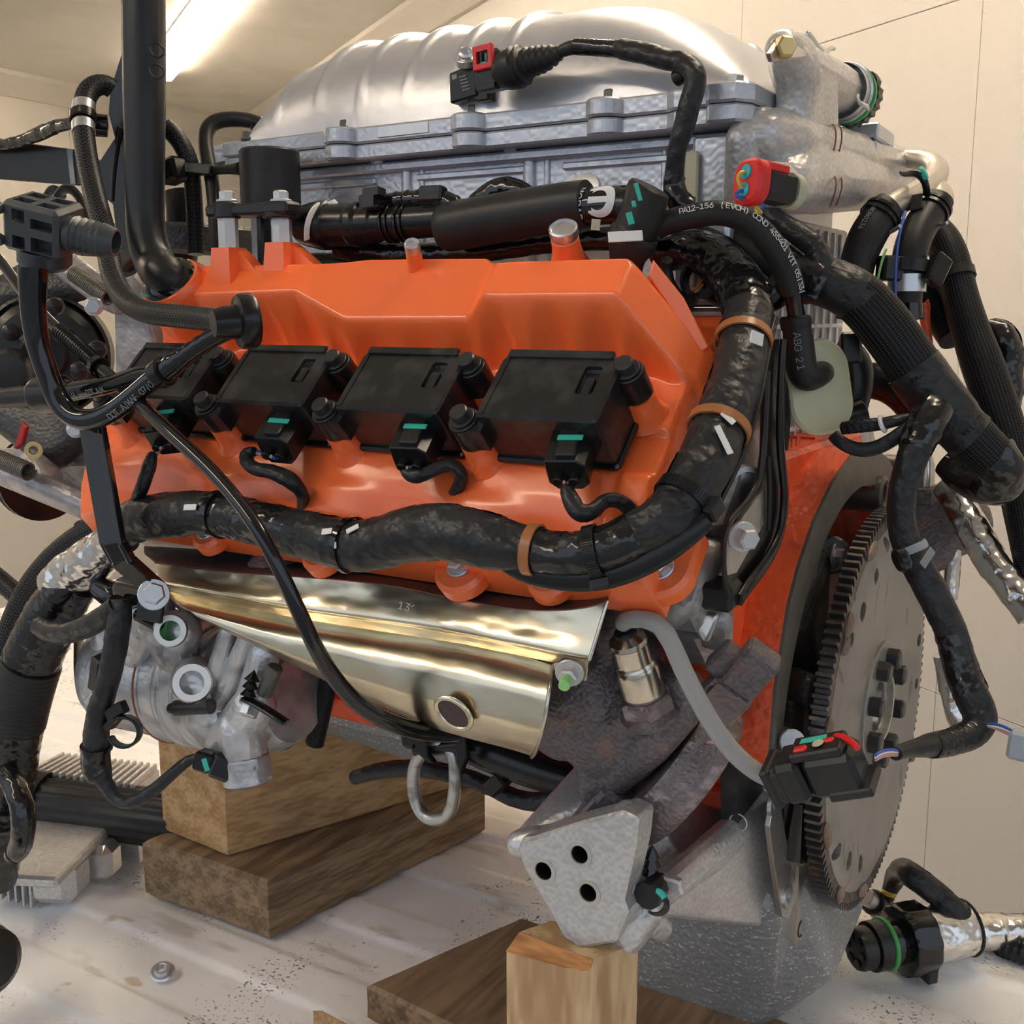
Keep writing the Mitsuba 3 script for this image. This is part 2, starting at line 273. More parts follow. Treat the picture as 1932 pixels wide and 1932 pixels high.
M('trim_paint', (.62, .58, .515), .6)
M('floor_grey', lambda p, n, uv: mix((.34, .33, .31), (.26, .25, .24), n3(p, 3)), .6)
M('lamp_housing', (.6, .57, .52), .5)
# ---------------------------------------------------------------- the room
CZ = 2.55
cor = PZ(470, 236, CZ)                                                    # where the two walls meet under the ceiling
dR, dL = uv3([math.sin(math.radians(122.6)), math.cos(math.radians(122.6)), 0]), uv3([math.sin(math.radians(177.5)), math.cos(math.radians(177.5)), 0])
nR, nL = np.array([-dR[1], dR[0], 0]), np.array([-dL[1], dL[0], 0])
nR *= -np.sign(nR @ (cor - EYE)); nL *= -np.sign(nL @ (cor - EYE))
c0 = np.array([cor[0], cor[1], 0.0])
def slab(o, d, n, a, b, z0, z1, t=.06, c=.0):                             # wall piece from a to b along d, front at o
    g = cbox(b - a, t, z1 - z0, c or .0005); return at(g, o + d * (a + b) / 2 - n * t / 2 + Z_ * (z0 + z1) / 2, Z_, d)
LR, LL = float((EYE - c0) @ dR) + .9, 7.0
struct(slab(c0 - nR * .012, dR, nR, -.1, LR, 0, CZ), 'wall_joint', 'wall_right', 'cream panelled wall behind the engine, right of the corner')
def on_wall(px, py): d = ray(px, py); t = ((c0 - EYE) @ nR) / (d @ nR); q = EYE + d * t; return (q - c0) @ dR, q[2]
a1, z1 = on_wall(1800, 800); aa = [-.1, on_wall(1400, 30)[0], a1, a1 + 1.25, LR]; aa[1:1] = [aa[1] - 2.2]
zz = [0, on_wall(1835, 1335)[1], on_wall(1675, 42)[1], CZ]
for i in range(len(aa) - 1):
    for j in range(3): put(slab(c0, dR, nR, aa[i] + .0006, aa[i + 1] - .0006, zz[j] + .0006, zz[j + 1] - .0006, .0118, .0008), 'wall_panel', 'panel', 'wall_right', smooth=False)
struct(slab(c0 - nL * .012, dL, nL, -.1, LL, 0, CZ), 'wall_joint', 'wall_left', 'cream panelled wall left of the corner, behind the alternator')
for i in range(4):
    for j, (za, zb) in enumerate([(0, .75), (.75, CZ)]): put(slab(c0, dL, nL, max(-.1, i * 1.8 - .5) + .001, min(LL, i * 1.8 + 1.3) - .001, za + .001, zb - .001, .0118, .0008), 'wall_panel', 'panel', 'wall_left', smooth=False)
struct(at(cbox(16, 16, .08), [-1, 0, -.04]), 'floor_grey', 'floor', 'grey workshop floor under the table')
cq = [c0 - dR * .2 - dL * .2, c0 + dR * LR, c0 + dR * LR + dL * 3.2, c0 + dL * 5.2]
struct(prism([q[:2] for q in cq], .08) .apply_translation([0, 0, CZ]), 'ceiling_paint', 'ceiling', 'mottled cream ceiling of the workshop')
for nm, o, d, n, L in (('trim_1', c0, dR, nR, LR), ('trim_2', c0, dL, nL, LL)):
    g = prism([(0, 0), (.0, -.10), (.02, -.10), (.10, -.02), (.10, 0)], L); g = at(g, o + Z_ * CZ, d, n)
    if (g.vertices.mean(0) - o) @ Z_ > CZ: g = at(prism([(0, 0), (.10, 0), (.10, .02), (.02, .10), (0, .10)], L), o + Z_ * CZ, d, n)
    struct(g, 'trim_paint', nm, 'cream cove strip between ceiling and ' + ('right wall' if nm == 'trim_1' else 'left wall'))
# fluorescent lamps under the ceiling, in line with the right wall
def lamp(a, b, label):
    t = thing('tube_lamp', label, 'lamp', None); d = uv3(b - a); s = np.cross(Z_, d)
    put(bar(a + Z_ * .05, b + Z_ * .05, .16, .03, .004, s), 'lamp_housing', 'housing', t, False)
    k = put(at(cbox(.12, .05, np.linalg.norm(b - a) - .02, .012), (a + b) / 2 + Z_ * .012, d, s), 'white_paint', 'diffuser', t, False)
    scene[k]['emitter'] = {'type': 'area', 'radiance': rgb(LAMP, LAMP * .84, LAMP * .64)}
    return t
la, lb = PZ(300, 148, CZ - .04), PZ(424, 0, CZ - .04); ld = uv3(lb - la); side = np.cross(Z_, ld)
lamp(la, la + ld * 1.55, 'lit white tube lamp on the ceiling beside the tall black pipe')
for k in range(1, 3):
    for q in (1.9,): lamp(la + ld * q * k, la + ld * (q * k + 1.5), 'lit tube lamp on the ceiling')
for q in (.2, 2.1): lamp(la + ld * q * 1.9 - side * 2.1, la + ld * (q * 1.9 + 1.5) - side * 2.1, 'x')
labels.pop('tube_lamp_001', None); labels.pop('tube_lamp_002', None)
labels['tube_lamp_001'] = {'label': 'second lit tube lamp from the far wall, along the ceiling', 'category': 'lamp'}
labels['tube_lamp_002'] = {'label': 'third lit tube lamp from the far wall, along the ceiling', 'category': 'lamp'}
labels['tube_lamp_003'] = {'label': 'first tube lamp of the second row, nearer the far wall', 'category': 'lamp'}
labels['tube_lamp_004'] = {'label': 'second tube lamp of the second row, nearer the doorway', 'category': 'lamp'}
# ---------------------------------------------------------------- the table: a ribbed white sheet on a frame
TZ = .85
t = thing('work_table', 'dirty white sheet-covered table with shallow ribs under the engine', 'table')
e0, e1 = PZ(1690, 1705, TZ), PZ(1932, 1815, TZ); ed = uv3(e1 - e0)
gx = np.linspace(-2.1, .75, 300); gy = np.linspace(.25, 1.75, 420)
GX, GY = np.meshgrid(gx, gy, indexing='ij'); per = .118
ph = ((GY - .05) / per) % 1.0; rib = np.clip((np.abs(ph - .5) - .17) / .09, 0, 1); rib = rib * rib * (3 - 2 * rib)
GZ = TZ - .0032 * rib
V = np.stack([GX, GY, GZ], -1).reshape(-1, 3); i, j = np.meshgrid(np.arange(299), np.arange(419), indexing='ij'); b = (i * 420 + j).ravel()
Fc = np.vstack([np.stack([b, b + 420, b + 421], 1), np.stack([b, b + 421, b + 1], 1)])
en = np.array([-ed[1], ed[0], 0]); en *= np.sign(en @ (np.array([0, 5, 0]) - e0 * [1, 1, 0]))
c = V[Fc].mean(1); keep = ((c - e0) @ en < 0)
top = trimesh.Trimesh(V, Fc[keep], process=False); top.remove_unreferenced_vertices()
put(top, 'sheet_white', 'sheet', t, True)
corners = [np.array([-2.1, .25, 0]), np.array([.75, .25, 0]), e0 + ed * ((.75 - e0[0]) / ed[0]), e0 + ed * ((-2.1 - e0[0]) / ed[0])]
bp = Polygon([q[:2] for q in corners]).intersection(Polygon([(-2.1, .25), (.75, .25), (.75, 1.75), (-2.1, 1.75)]))
put(prism(list(bp.exterior.coords)[:-1], .045).apply_translation([0, 0, TZ - .0492]), 'wood_brown', 'tabletop', t, False)
for lx, ly in ((-2.0, .4), (.65, .35), (-2.0, 1.6), (.2, .8)): put(at(cbox(.07, .07, TZ - .05, .004), [lx, ly, (TZ - .05) / 2]), 'wood_brown', 'leg', t, False)
# ---------------------------------------------------------------- timbers under the engine
def box8(b4, h, c):
    q = Polygon([q[:2] for q in b4]); o = np.array(q.exterior.coords)[:-1]; i = np.array(q.buffer(-c, join_style=2).exterior.coords)[:-1]; z = b4[0][2]
    return hull(np.vstack([np.c_[a, np.full(len(a), zz)] for a, zz in ((i, z), (o, z + c), (o, z + h - c), (i, z + h))]))
A, Bq, Cq = PZ(509, 1776, TZ), PZ(275, 1690, TZ), PZ(915, 1570, TZ); lz = [0, 0, 0]
t = thing('timber_block', 'weathered brown timber lying on the table, under the pine block', 'timber')
lowz = .0625
g = box8([A, Cq, Cq + (Bq - A), Bq], lowz, .004); g = tm(man(g).refine_to_length(.012)); put(rough(g, .0012, 60), 'wood_brown', t, smooth=30)
t = thing('timber_block', 'light pine timber block stacked on the weathered timber, under the compressor', 'timber')
uz = TZ + lowz; u1, u2 = PZ(430, 1618, uz), PZ(309, 1568, uz); ud = uv3(PZ(800, 1505, uz) - u1)
u3 = u1 + ud * .42; hz = P(445, 1465, u1[1])[2] + .035 - uz
g = box8([u1, u3, u3 + (u2 - u1), u2], .15, .003); put(rough(tm(man(g).refine_to_length(.012)), .0008, 50), 'wood_pine', t, smooth=30)
# plank, second plank and stub under the gearbox-side bracket
pz = TZ + .034
p1, p2 = PZ(692, 1857, pz), PZ(985, 1728, pz); pd = uv3(PZ(1240, 1848, pz) - p2 + (PZ(1500, 1932, pz) - PZ(1240, 1848, pz)))
pe = uv3(p2 - p1)
t = thing('plank', 'wide dark plank lying flat on the table under the pine stub', 'plank')
pdn = uv3(np.array([pd[0], pd[1], 0])); q4 = [p1 + pdn * .75, p2 + pdn * .75, p2, p1]
for q in q4: q[2] = TZ
put(rough(tm(man(box8(q4[::-1], .034, .003)).refine_to_length(.014)), .0008, 45), 'wood_plank', t, smooth=30)
t = thing('plank', 'narrow orange-brown plank edge stepping out from under the wide plank', 'plank')
out = -uv3(np.cross(pe, Z_)); out = out if out @ (EYE - p1) > 0 else -out
r1 = PZ(634, 1905, TZ + .018) ; s4 = [p1 * [1, 1, 0] + Z_ * TZ - pe * .02, p1 * [1, 1, 0] + Z_ * TZ + pdn * .75 - pe * .02]
dn = (r1 - s4[0]) * [1, 1, 0]; s4 = [s4[0], s4[1], s4[1] + dn * 1.0, s4[0] + dn]
s4 = [q + pe * 0 - uv3(dn) * .0 for q in s4]
sh = uv3(dn) * .0
g = box8([s4[0] + uv3(dn) * .021, s4[1] + uv3(dn) * .021, s4[2] + uv3(dn) * .02, s4[3] + uv3(dn) * .02], .018, .002)
put(g, 'wood_pine', t, smooth=False)
# ---------------------------------------------------------------- the orange valve cover
xs = np.arange(-.792, -.2640, .0015); ss = np.arange(-.528, -.3005, .0011); XX, SS = np.meshgrid(xs, ss, indexing='ij')
def L1(x, tab): a = np.array(tab); return np.interp(x, a[:, 0], a[:, 1])
sf = L1(XX, [(-.76, -.470), (-.60, -.475), (-.545, -.4545), (-.437, -.4556), (-.411, -.459), (-.32, -.459), (-.283, -.44)])
nf = L1(XX, [(-.772, -.456), (-.745, -.450), (-.60, -.450), (-.545, -.460), (-.4365, -.460), (-.411, -.435), (-.32, -.435), (-.278, -.496), (-.25, -.53)])
sb = L1(XX, [(-.76, -.508), (-.60, -.506), (-.55, -.510), (-.44, -.508), (-.415, -.489), (-.32, -.489), (-.28, -.47)])
sl = L1(XX, [(-.76, 0), (-.6, 0), (-.545, -.16), (-.44, -.16), (-.411, 0), (-.25, 0)])
topn = nf + sl * (SS - sf)
cell = ((XX + .3425) / .1133) % 1.0
def bump(c, w): dd = np.abs(cell - c); dd = np.minimum(dd, 1 - dd); return np.clip(1 - (dd / w) ** 2, 0, 1) ** .5
arch = np.maximum(np.maximum(bump(.76, .135), bump(.085, .115) * .9), bump(.37, .13) * 1.1)
front = nf - 2.7 * (SS - sf); ca = np.clip((SS - sf - .0035 - .010 * (1 - np.minimum(arch, 1))) / .0045, 0, 1)
front = front - .017 * arch * ca * ca * (3 - 2 * ca)
back = topn + 2.6 * (SS - sb)
ridge = np.minimum(np.minimum(topn, front), back)
pl = L1(SS, [(-.53, -.53), (-.50, -.515), (-.47, -.500), (-.44, -.497), (-.36, -.497), (-.335, -.503), (-.318, -.512), (-.303, -.528), (-.295, -.543)])
bul = .006 * np.cos(2 * np.pi * (cell - .5)); pl = pl + bul * np.clip((SS + .345) / .03, 0, 1)
shelf = np.where((SS > -.398) & (XX > -.305), -.0045, 0) + np.where((SS > -.366) & (XX > -.300), .0035, 0)
pl = pl + shelf
edge = -.497 - 3.2 * np.clip(XX + .2785, 0, 1) + 0 * SS
edgeL = -.497 - 3.2 * np.clip(-.776 - XX, 0, 1)
H = np.maximum(np.minimum(np.minimum(pl, edge), edgeL), np.minimum(ridge, -.44 - 2.5 * np.clip(-.748 - XX, 0, 1)))
H = np.maximum(H, -.545)
H = gaussian_filter(H, (1.1, 1.5), mode='nearest')
H[0], H[-1], H[:, 0], H[:, -1] = -.556, -.556, -.556, -.556
nx, ns = H.shape
V = (np.array([0, 0, 1.45]) + XX[..., None] * X_ + SS[..., None] * S_ + H[..., None] * N_).reshape(-1, 3)
i, j = np.meshgrid(np.arange(nx - 1), np.arange(ns - 1), indexing='ij'); b = (i * ns + j).ravel()
cov = trimesh.Trimesh(V, np.vstack([np.stack([b, b + ns, b + ns + 1], 1), np.stack([b, b + ns + 1, b + 1], 1)]), process=False)
if cov.face_normals.mean(0) @ N_ < 0: cov.invert()
VC = thing('valve_cover', 'glossy orange valve cover on the engine bank, carrying the black ignition coils', 'valve cover')
put(cov, 'orange_paint', 'body', VC, smooth=True)
COILX = [-.3425 - .1133 * k for k in range(4)]
U0, L0 = BK(-.3042, -.4136, -.451), None
for xc in COILX:                                                          # posts under the coil bolts
    for x, s in ((xc + .0443, -.4105), (xc - .054, -.3665)):
        put(at(lathe([(.017, 0), (.0125, .006), (.0112, .014), (.0108, .020), (0, .020)], 28), BK(x, s, -.499), N_), 'orange_paint', 'post', VC)
def tabpos(px, py): return PB(px, py, -.536)
for px, py in ((205, 952), (395, 1004), (605, 1042), (870, 1072), (1036, 1088), (1248, 1076), (1322, 648)):
    o = tabpos(px, py); r = .0195 if px in (870, 1248) else .0155
    g = cat(at(rcyl(r, .015, .003, 32), o - N_ * .013, N_), at(cbox(r * 1.9, r * 1.6, .015, .002), o - N_ * .0055 - S_ * r * .8, N_, X_))
    k = put(g, 'orange_paint', 'bolt_tab', VC)
    put(bolt(o + N_ * .002, N_, .0062, .006, 1.45), 'zinc', 'bolt', k, 20)
# towers with steel standoffs, and the breather necks
TOW = []
for (bx, by), (tx, ty) in (((430, 560), (432, 468)), ((535, 535), (533, 458))):
    b0 = PB(bx, by, -.458); Yt = b0[1] + .010; tt = P(tx, ty, Yt)
    o = np.array([tt[0], Yt, b0[2] - .004]); w = rp(46, tt)
    g = hull(np.vstack([[[o[0] + i * w * 1.25, o[1] + j * w * 1.3, o[2]] for i in (-1, 1) for j in (-1, 1)], [[o[0] + i * w, o[1] + j * w, tt[2]] for i in (-1, 1) for j in (-1, 1)]]))
    gus = hull(np.vstack([[[o[0] + w * .8, o[1] + j * .006 + .006, z] for j in (-1, 1) for z in (o[2], tt[2] - .001)], [[o[0] + w * 1.3, o[1] + j * .006 + .006, tt[2] - .004] for j in (-1, 1)], [[o[0] + .052, o[1] + j * .006 + .006, o[2] + .004] for j in (-1, 1)]]))
    k = put(cat(g, gus), 'orange_paint', 'tower', VC, 25)
    h2 = P(tx, 410 if tx < 500 else 404, Yt)[2]; TOW.append((tt[0], Yt))
    put(at(hexh(w * .72, h2 - tt[2], .0005), [tt[0], Yt, tt[2] - .0005], Z_, uv3([.55, .83, 0])), 'zinc_pale', 'standoff', k, 15, 'grey hexagonal standoff')
for px, py, w, tilt in ((1068, 462, 54, .35), (782, 488, 30, .6)):
    o = PB(px, py, -.446); ax = uv3(N_ + Y_ * .1 + X_ * tilt * .5); r = rp(w, o)
    k = put(at(lathe([(r * 1.5, -.014), (r * 1.12, -.004), (r, .004), (r, .010), (r * .8, .012), (0, .012)], 28), o - ax * .004, ax), 'orange_paint', 'neck', VC)
    put(at(lathe([(r * .98, 0), (r * 1.02, .002), (r * 1.02, .007), (r * .9, .008), (r * .8, .006), (0, .0055)], 28), o + ax * .007, ax), 'zinc', 'cap', k, 30, 'silver metal plug')
rib = flat([PB(1225, 520, -.452), PB(1232, 492, -.452), PB(1290, 560, -.47), PB(1340, 655, -.495), PB(1318, 668, -.50)], .006, .001)
put(rib, 'orange_paint', 'rib', VC, 25)
# ---------------------------------------------------------------- ignition coils
co = []
for k4, xc in enumerate(COILX):
    nm = ['rightmost', 'second from the right', 'third from the right', 'leftmost, half hidden by the hoses'][k4]
    t = thing('ignition_coil', f'black ignition coil block on the orange valve cover, {nm}', 'ignition coil', 'ignition coils on the valve cover')
    O = BK(xc, -.3925, -.497)
    def loc(x, s, n): return O + x * X_ + s * S_ + n * N_
    def lm(g, o=(0, 0, 0)): return at(g, loc(*o), N_, X_)                # local x = X, y = -S (up the slope)
    pts = [(-.0425, -.0275), (.0425, -.0275), (.0425, .019), (.034, .0275), (-.036, .0275), (-.0425, .020)]
    body = prism(rpoly([(x, y) for x, y in pts], .003, 3), .040, .0015)
    topr = prism(rpoly([(-.040, -.026), (.0405, -.026), (.0405, .016), (.033, .0245), (-.034, .0245), (-.040, .018)], .003, 3), .006, .0018); topr.apply_translation([0, 0, .0392])
    body = cat(lm(body), lm(topr))
    slot = lm(cbox(.012, .022, .007, .002), (.026, -.004, .0445))
    body = cut(lm(prism(rpoly(pts, .003, 3), .0455, .0018)), slot)
    put(body, 'coil_black', 'body', t, 30)
    put(lm(prism(rpoly([(-.040, -.0265), (-.036, -.0265), (-.036, .0265), (-.040, .018)], .0008, 2), .0014, .0004), (0, 0, .0452)), 'coil_black', 'rim', t, 30)
    put(lm(cbox(.074, .006, .003, .001), (-.001, -.0235, .0462)), 'coil_black', 'rim', t, 30)
    put(lm(cbox(.006, .014, .005, .0015), (.0265, .000, .0435)), 'coil_black', 'catch', t, 30)
    put(lm(lathe([(.0455, 0), (.0465, .001), (.0455, .004), (0, .004)], 40), (0, 0, 0)) if False else lm(prism(rpoly([(x * 1.06, y * 1.1) for x, y in pts], .004, 3), .005, .0015), (0, 0, .001)), 'black_gloss', 'seal', t, 30)
    for sgn, (x, s) in ((1, (.0443, -.0180)), (-1, (-.054, .0260))):
        ear = prism(unary_union([Point(0, 0).buffer(.0105, 6), Polygon([(0, .0085), (-sgn * .016, .0085), (-sgn * .016, -.0085), (0, -.0085)])]), .018)
        put(lm(ear, (x, s, .0195)), 'coil_black', 'ear', t, 30)
        o = loc(x, s, .0375)
        put(cat(at(rcyl(.0100, .0016, .0004), o, N_), at(rcyl(.0085, .0016, .0004), o + N_ * .0022, N_), at(rcyl(.0062, .010, .001, 20), o, N_)), 'dark_bolt', 'bolt', t, 25)
    co.append(t)
# ---------------------------------------------------------------- supercharger: finned lid, flange, housing
SC = thing('supercharger', 'silver supercharger with a ribbed domed lid on top of the engine', 'supercharger')
LZ = 1.607
xs = np.arange(-.775, -.2849, .0016); ys = np.arange(.782, 1.0525, .0022); XX, YY = np.meshgrid(xs, ys, indexing='ij')
v = (YY - .917) / .1335; prof = np.clip(1 - np.abs(v) ** 2.9, 0, 1) ** .5
u0, u1 = -.772, -.288; eL = np.clip((XX - u0) / .115, 0, 1); eR = np.clip((u1 - XX) / .160, 0, 1)
HH = .004 + .090 * prof * (1 - (1 - eL) ** 2.6) ** .55 * (1 - (1 - eR) ** 2.0) ** .8
for xr in [P(a, b, .905)[0] - .004 for a, b in ((683, 112), (760, 90), (838, 72), (922, 53), (1006, 40), (1085, 31))]:
    w = np.clip(2.3 - np.abs(XX - xr) / .0030, 0, 1); HH += .0052 * w * np.clip(prof * 1.6, 0, 1) * (np.abs(v) < .985)
grv = np.clip(1.4 - np.abs(XX + .372) / .006, 0, 1) * (YY > .95) * .004 + np.clip(1.4 - np.abs(XX + .350) / .006, 0, 1) * (YY > .95) * .004
HH = gaussian_filter(HH + grv * prof, .75, mode='nearest'); HH[0], HH[-1], HH[:, 0], HH[:, -1] = 0, 0, 0, 0
V = np.stack([XX, YY, LZ + HH - .003], -1).reshape(-1, 3); nx, ny = XX.shape
i, j = np.meshgrid(np.arange(nx - 1), np.arange(ny - 1), indexing='ij'); b = (i * ny + j).ravel()
put(trimesh.Trimesh(V, np.vstack([np.stack([b, b + ny, b + ny + 1], 1), np.stack([b, b + ny + 1, b + 1], 1)]), process=False), 'silver_lid', 'lid', SC, True)
near = [(-.800, .790), (-.335, .779)]
boss = [-.655, -.522, -.400]
def plan(off, yb=0.0):
    base = Polygon([(-.800 + off, .782 + off + yb), (-.350, .778 + off + yb), (-.342, .772 + off), (-.318, .772 + off), (-.312, .760 + off), (-.292, .762 + off), (-.283 - off, .775 + off), (-.284 - off, .90), (-.284 - off, .985), (-.252 - off, .985), (-.256 - off, 1.056), (-.80 + off, 1.056)])
    return base
def flange(z0, h, off, rb, mat, nm):
    g = unary_union([plan(off)] + [Point(x, .781 + off).buffer(rb, 8) for x in boss]); g = g.buffer(-.002).buffer(.002, 4)
    put(prism(list(g.exterior.coords)[:-1], h, .0016).apply_translation([0, 0, z0]), mat, nm, SC, 28)
flange(LZ - .0135, .0135, 0, .0155, 'silver_paint', 'lid_flange'); flange(LZ - .0265, .0122, .001, .015, 'silver_paint', 'lower_flange')
put(prism(list(plan(.004).exterior.coords)[:-1], .0022).apply_translation([0, 0, LZ - .0150]), 'black_iron', 'gasket', SC, False)
hb = prism([(-.79, .806), (-.30, .806), (-.30, 1.03), (-.79, 1.03)], .125, .004); hb.apply_translation([0, 0, LZ - .150]); put(hb, 'silver_paint', 'housing', SC, 25)
put(at(cbox(.49, .012, .008, .003), [-.545, .803, LZ - .032]), 'silver_paint', 'ledge', SC, 30)
for px, w in ((497, 10), (768, 22), (797, 12), (1000, 26), (1033, 13), (1254, 14)):
    o = P(px, 330, .806); r = rp(w, o); put(cyl([o[0], .806, LZ - .150], [o[0], .806, LZ - .027], r, .001), 'silver_paint', 'rib', SC, 35)
for x0, x1 in ((-.78, -.637), (-.592, -.480), (-.450, -.355)):
    put(bar([x0, .8052, LZ - .042], [x1, .8052, LZ - .042], .006, .006, .0018, Z_), 'silver_paint', 'rib', SC, 35)
put(bar([-.352, .804, LZ - .150], [-.352, .804, LZ - .027], .012, .012, .003), 'silver_paint', 'rib', SC, 35)
put(bar([-.318, .800, LZ - .150], [-.318, .800, LZ - .03], .030, .03, .003, X_), 'silver_paint', 'rib', SC, 35)
for px, py in ((712, 306), (963, 280)):
    o = P(px, py, .800); s = trimesh.creation.icosphere(2, rp(26, o)); s.apply_scale([1.15, .7, .8]); put(s.apply_translation(o), 'silver_paint', 'stud', SC, True)
for x in [-.770] + boss + [-.302]: put(bolt(np.array([x, .786 if x > -.31 else .788, LZ]), Z_, .0055, .006, 1.5), 'flange_steel' if x < -.31 else 'zinc', 'bolt', SC, 20)
put(at(cbox(.052, .0015, .009, .0005), [-.588, .7795, LZ - .0062]), 'machined', 'pad', SC, False)
put(bar([-.3305, .7805, 1.47], [-.3305, .7805, 1.565], .010, .004, .001, X_), 'cream_edge', 'sealant', SC, False)
# intercooler coolant manifold cast across the back
MF = thing('coolant_manifold', 'rough silver coolant manifold cast across the back of the supercharger, with a tall neck', 'coolant manifold')
XM = -.272
def G(l): return [(PX(a, b, x), r) for a, b, x, r in l]
body = blob([G([(1435, 255, XM - .012, .020), (1490, 262, XM, .019), (1700, 318, XM, .020)]), G([(1480, 345, XM, .022), (1540, 340, XM, .026), (1690, 355, XM, .018), (1500, 290, XM, .02)]),
             G([(1400, 240, XM - .02, .008), (1440, 270, XM - .02, .012)]), G([(1500, 235, XM + .002, .014), (1545, 245, XM + .002, .015), (1500, 130, XM + .004, .014), (1540, 160, XM + .004, .016)]),
             G([(1478, 92, XM + .004, .0135), (1500, 100, XM + .004, .014), (1505, 150, XM + .004, .018)]), G([(1500, 125, XM + .004, .018), (1590, 175, XM - .004, .0205)]), G([(1400, 262, XM - .02, .012), (1395, 380, XM - .025, .012), (1440, 380, XM - .02, .012)])], .005, 5)
put(body, 'cast_alu', 'body', MF, True)
q = [PX(a, b, XM + .0222) for a, b in ((1455, 100), (1470, 78), (1495, 80), (1522, 96), (1520, 108), (1460, 116))]
put(flat(q, .004, .0008), 'machined', 'pad', MF, False)
o = PX(1474, 92, XM + .0225); put(cat(at(hexh(.0062, .0085), o, uv3(X_ * 1 - Y_ * .9)), at(rcyl(.0072, .003), o - uv3(X_ - Y_ * .9) * .003, uv3(X_ - Y_ * .9))), 'brass', 'plug', MF, 15)
ax = uv3(PX(1640, 190, XM) - PX(1520, 125, XM)); o = PX(1585, 172, XM)
put(at(lathe([(.0215, 0), (.0215, .016), (.0205, .018), (0, .018)], 36), o - ax * .002, ax), 'cast_alu', 'outlet', MF, 30)
put(at(lathe([(.0205, -.003), (.0238, -.003), (.0238, .004), (.0205, .004), (.0205, -.003)], 44), o + ax * .0195, ax), 'green_seal', 'seal', MF, True)
CP = thing('rubber_plug', 'black ribbed rubber cap with a green ring on the manifold outlet', 'cap')
kn = [(.0205 + .0006 * (k % 2), .019 + .0001 * k) for k in range(2)]
cap = lathe([(.0205, .0225), (.0240, .0235), (.0240, .037), (.021, .041), (0, .042)], 44)
th = np.arctan2(cap.vertices[:, 1], cap.vertices[:, 0]); rr = np.hypot(cap.vertices[:, 0], cap.vertices[:, 1])
cap.vertices[:, :2] *= (1 + .045 * (rr > .018) * np.sign(np.sin(th * 22)))[:, None]; put(at(cap, o, ax), 'rubber', CP, smooth=30)
for (qx, qy), tail, lab in (((1612, 180), [(1640, 168), (1652, 148), (1630, 160), (1612, 178)], 'grey wire spring clamp gripping the outlet next to the green ring'), ((1545, 92), [(1530, 85), (1524, 62), (1535, 75), (1552, 92)], 'grey wire spring clamp standing up behind the tall manifold neck')):
    c = thing('spring_clamp', lab, 'clamp')
    pts = [PX(a, b, XM + (.014 if qx > 1600 else .002)) for a, b in tail]
    put(tube(pts, .0016, 8, .002), 'zinc', 'tab', c)
    if qx > 1600: put(at(ring(.0222, .0016, 40), o + ax * .0100, ax), 'zinc', 'band', c, True); put(tube([PX(1618, 180, XM + .02), PX(1620, 192, XM + .022), PX(1630, 198, XM + .024), PX(1637, 206, XM + .024)], .0017, 8, .002), 'zinc', 'tab', c)
    else: put(tube([PX(1545, 94, XM), PX(1556, 100, XM - .005), PX(1566, 92, XM - .005), PX(1573, 92, XM - .005)], .0018, 8, .002), 'zinc', 'band', c)
for a in (1572, 1583): put(tube([PX(a, 235, XM + .0175), PX(a + 2, 280, XM + .0205), PX(a - 5, 312, XM + .0165), PX(a + 4, 335, XM + .0245), PX(a - 6, 388, XM + .020)], .0006, 6, .004), 'rust_stain', 'stain', MF)
fl = [PX(a, b, XM + .026) for a, b in ((1425, 388), (1470, 392), (1500, 380), (1513, 350), (1506, 322), (1490, 307), (1450, 303))]
put(flat(fl, .006, .001), 'zinc', 'sensor_pad', MF, 25)
# red coolant temperature plug
RP = thing('sensor_plug', 'bright red sensor plug with two wires, pushed into the coolant manifold', 'sensor plug')
f1 = PX(1414, 343, -.236); d1 = uv3(rt * .86 + fw * .5 - up * .03); f2 = f1 + d1 * .036; upz = uv3(Z_ - d1 * d1[2])
L = np.linalg.norm(f2 - f1)
sh = prism(rpoly([(-.012, -.013), (.012, -.013), (.012, .013), (-.012, .013)], .009, 5), .010, .002); put(at(sh, f1 - d1 * .003, d1, np.cross(upz, d1)), 'red_plastic', 'cover', RP, 30)
put(bar(f1 + d1 * .006, f1 + d1 * .030, .019, .018, .003, np.cross(upz, d1)), 'black_plastic', 'body', RP, 30)
for s in (-1, 1): put(bar(f1 + d1 * .004 + upz * .0095 + np.cross(upz, d1) * s * .007, f1 + d1 * .022 + upz * .0095 + np.cross(upz, d1) * s * .007, .005, .004, .001, upz), 'red_plastic', 'latch', RP, 30)
put(bar(f1 + d1 * .016 + upz * .0105, f1 + d1 * .019 + upz * .0105, .018, .002, .0005, np.cross(upz, d1)), 'red_plastic', 'latch', RP, 30)
put(bar(f1 + d1 * .010 + upz * .0105, f1 + d1 * .016 + upz * .0105, .003, .003, .0005, upz), 'teal_paint', 'mark', RP, 30)
put(cyl(f1 + d1 * .030, f1 + d1 * .036, .0105), 'cream_edge', 'collar', RP, 30)
for s, m in ((.005, 'wire_yellow'), (-.005, 'wire_blue')):
    w0 = f1 - d1 * .003 + upz * s; put(at(lathe([(.0042, 0), (.0042, .002), (.002, .0024), (0, .0022)], 18), w0 + d1 * .001, -d1), 'teal_seal', 'wire_seal', RP, 25)
    put(tube([w0, w0 - d1 * .006 - upz * .004, PX(1415 + s * 300, 378, -.236), PX(1425, 395, -.242)], .0011, 8, .002), m, 'wire', RP)
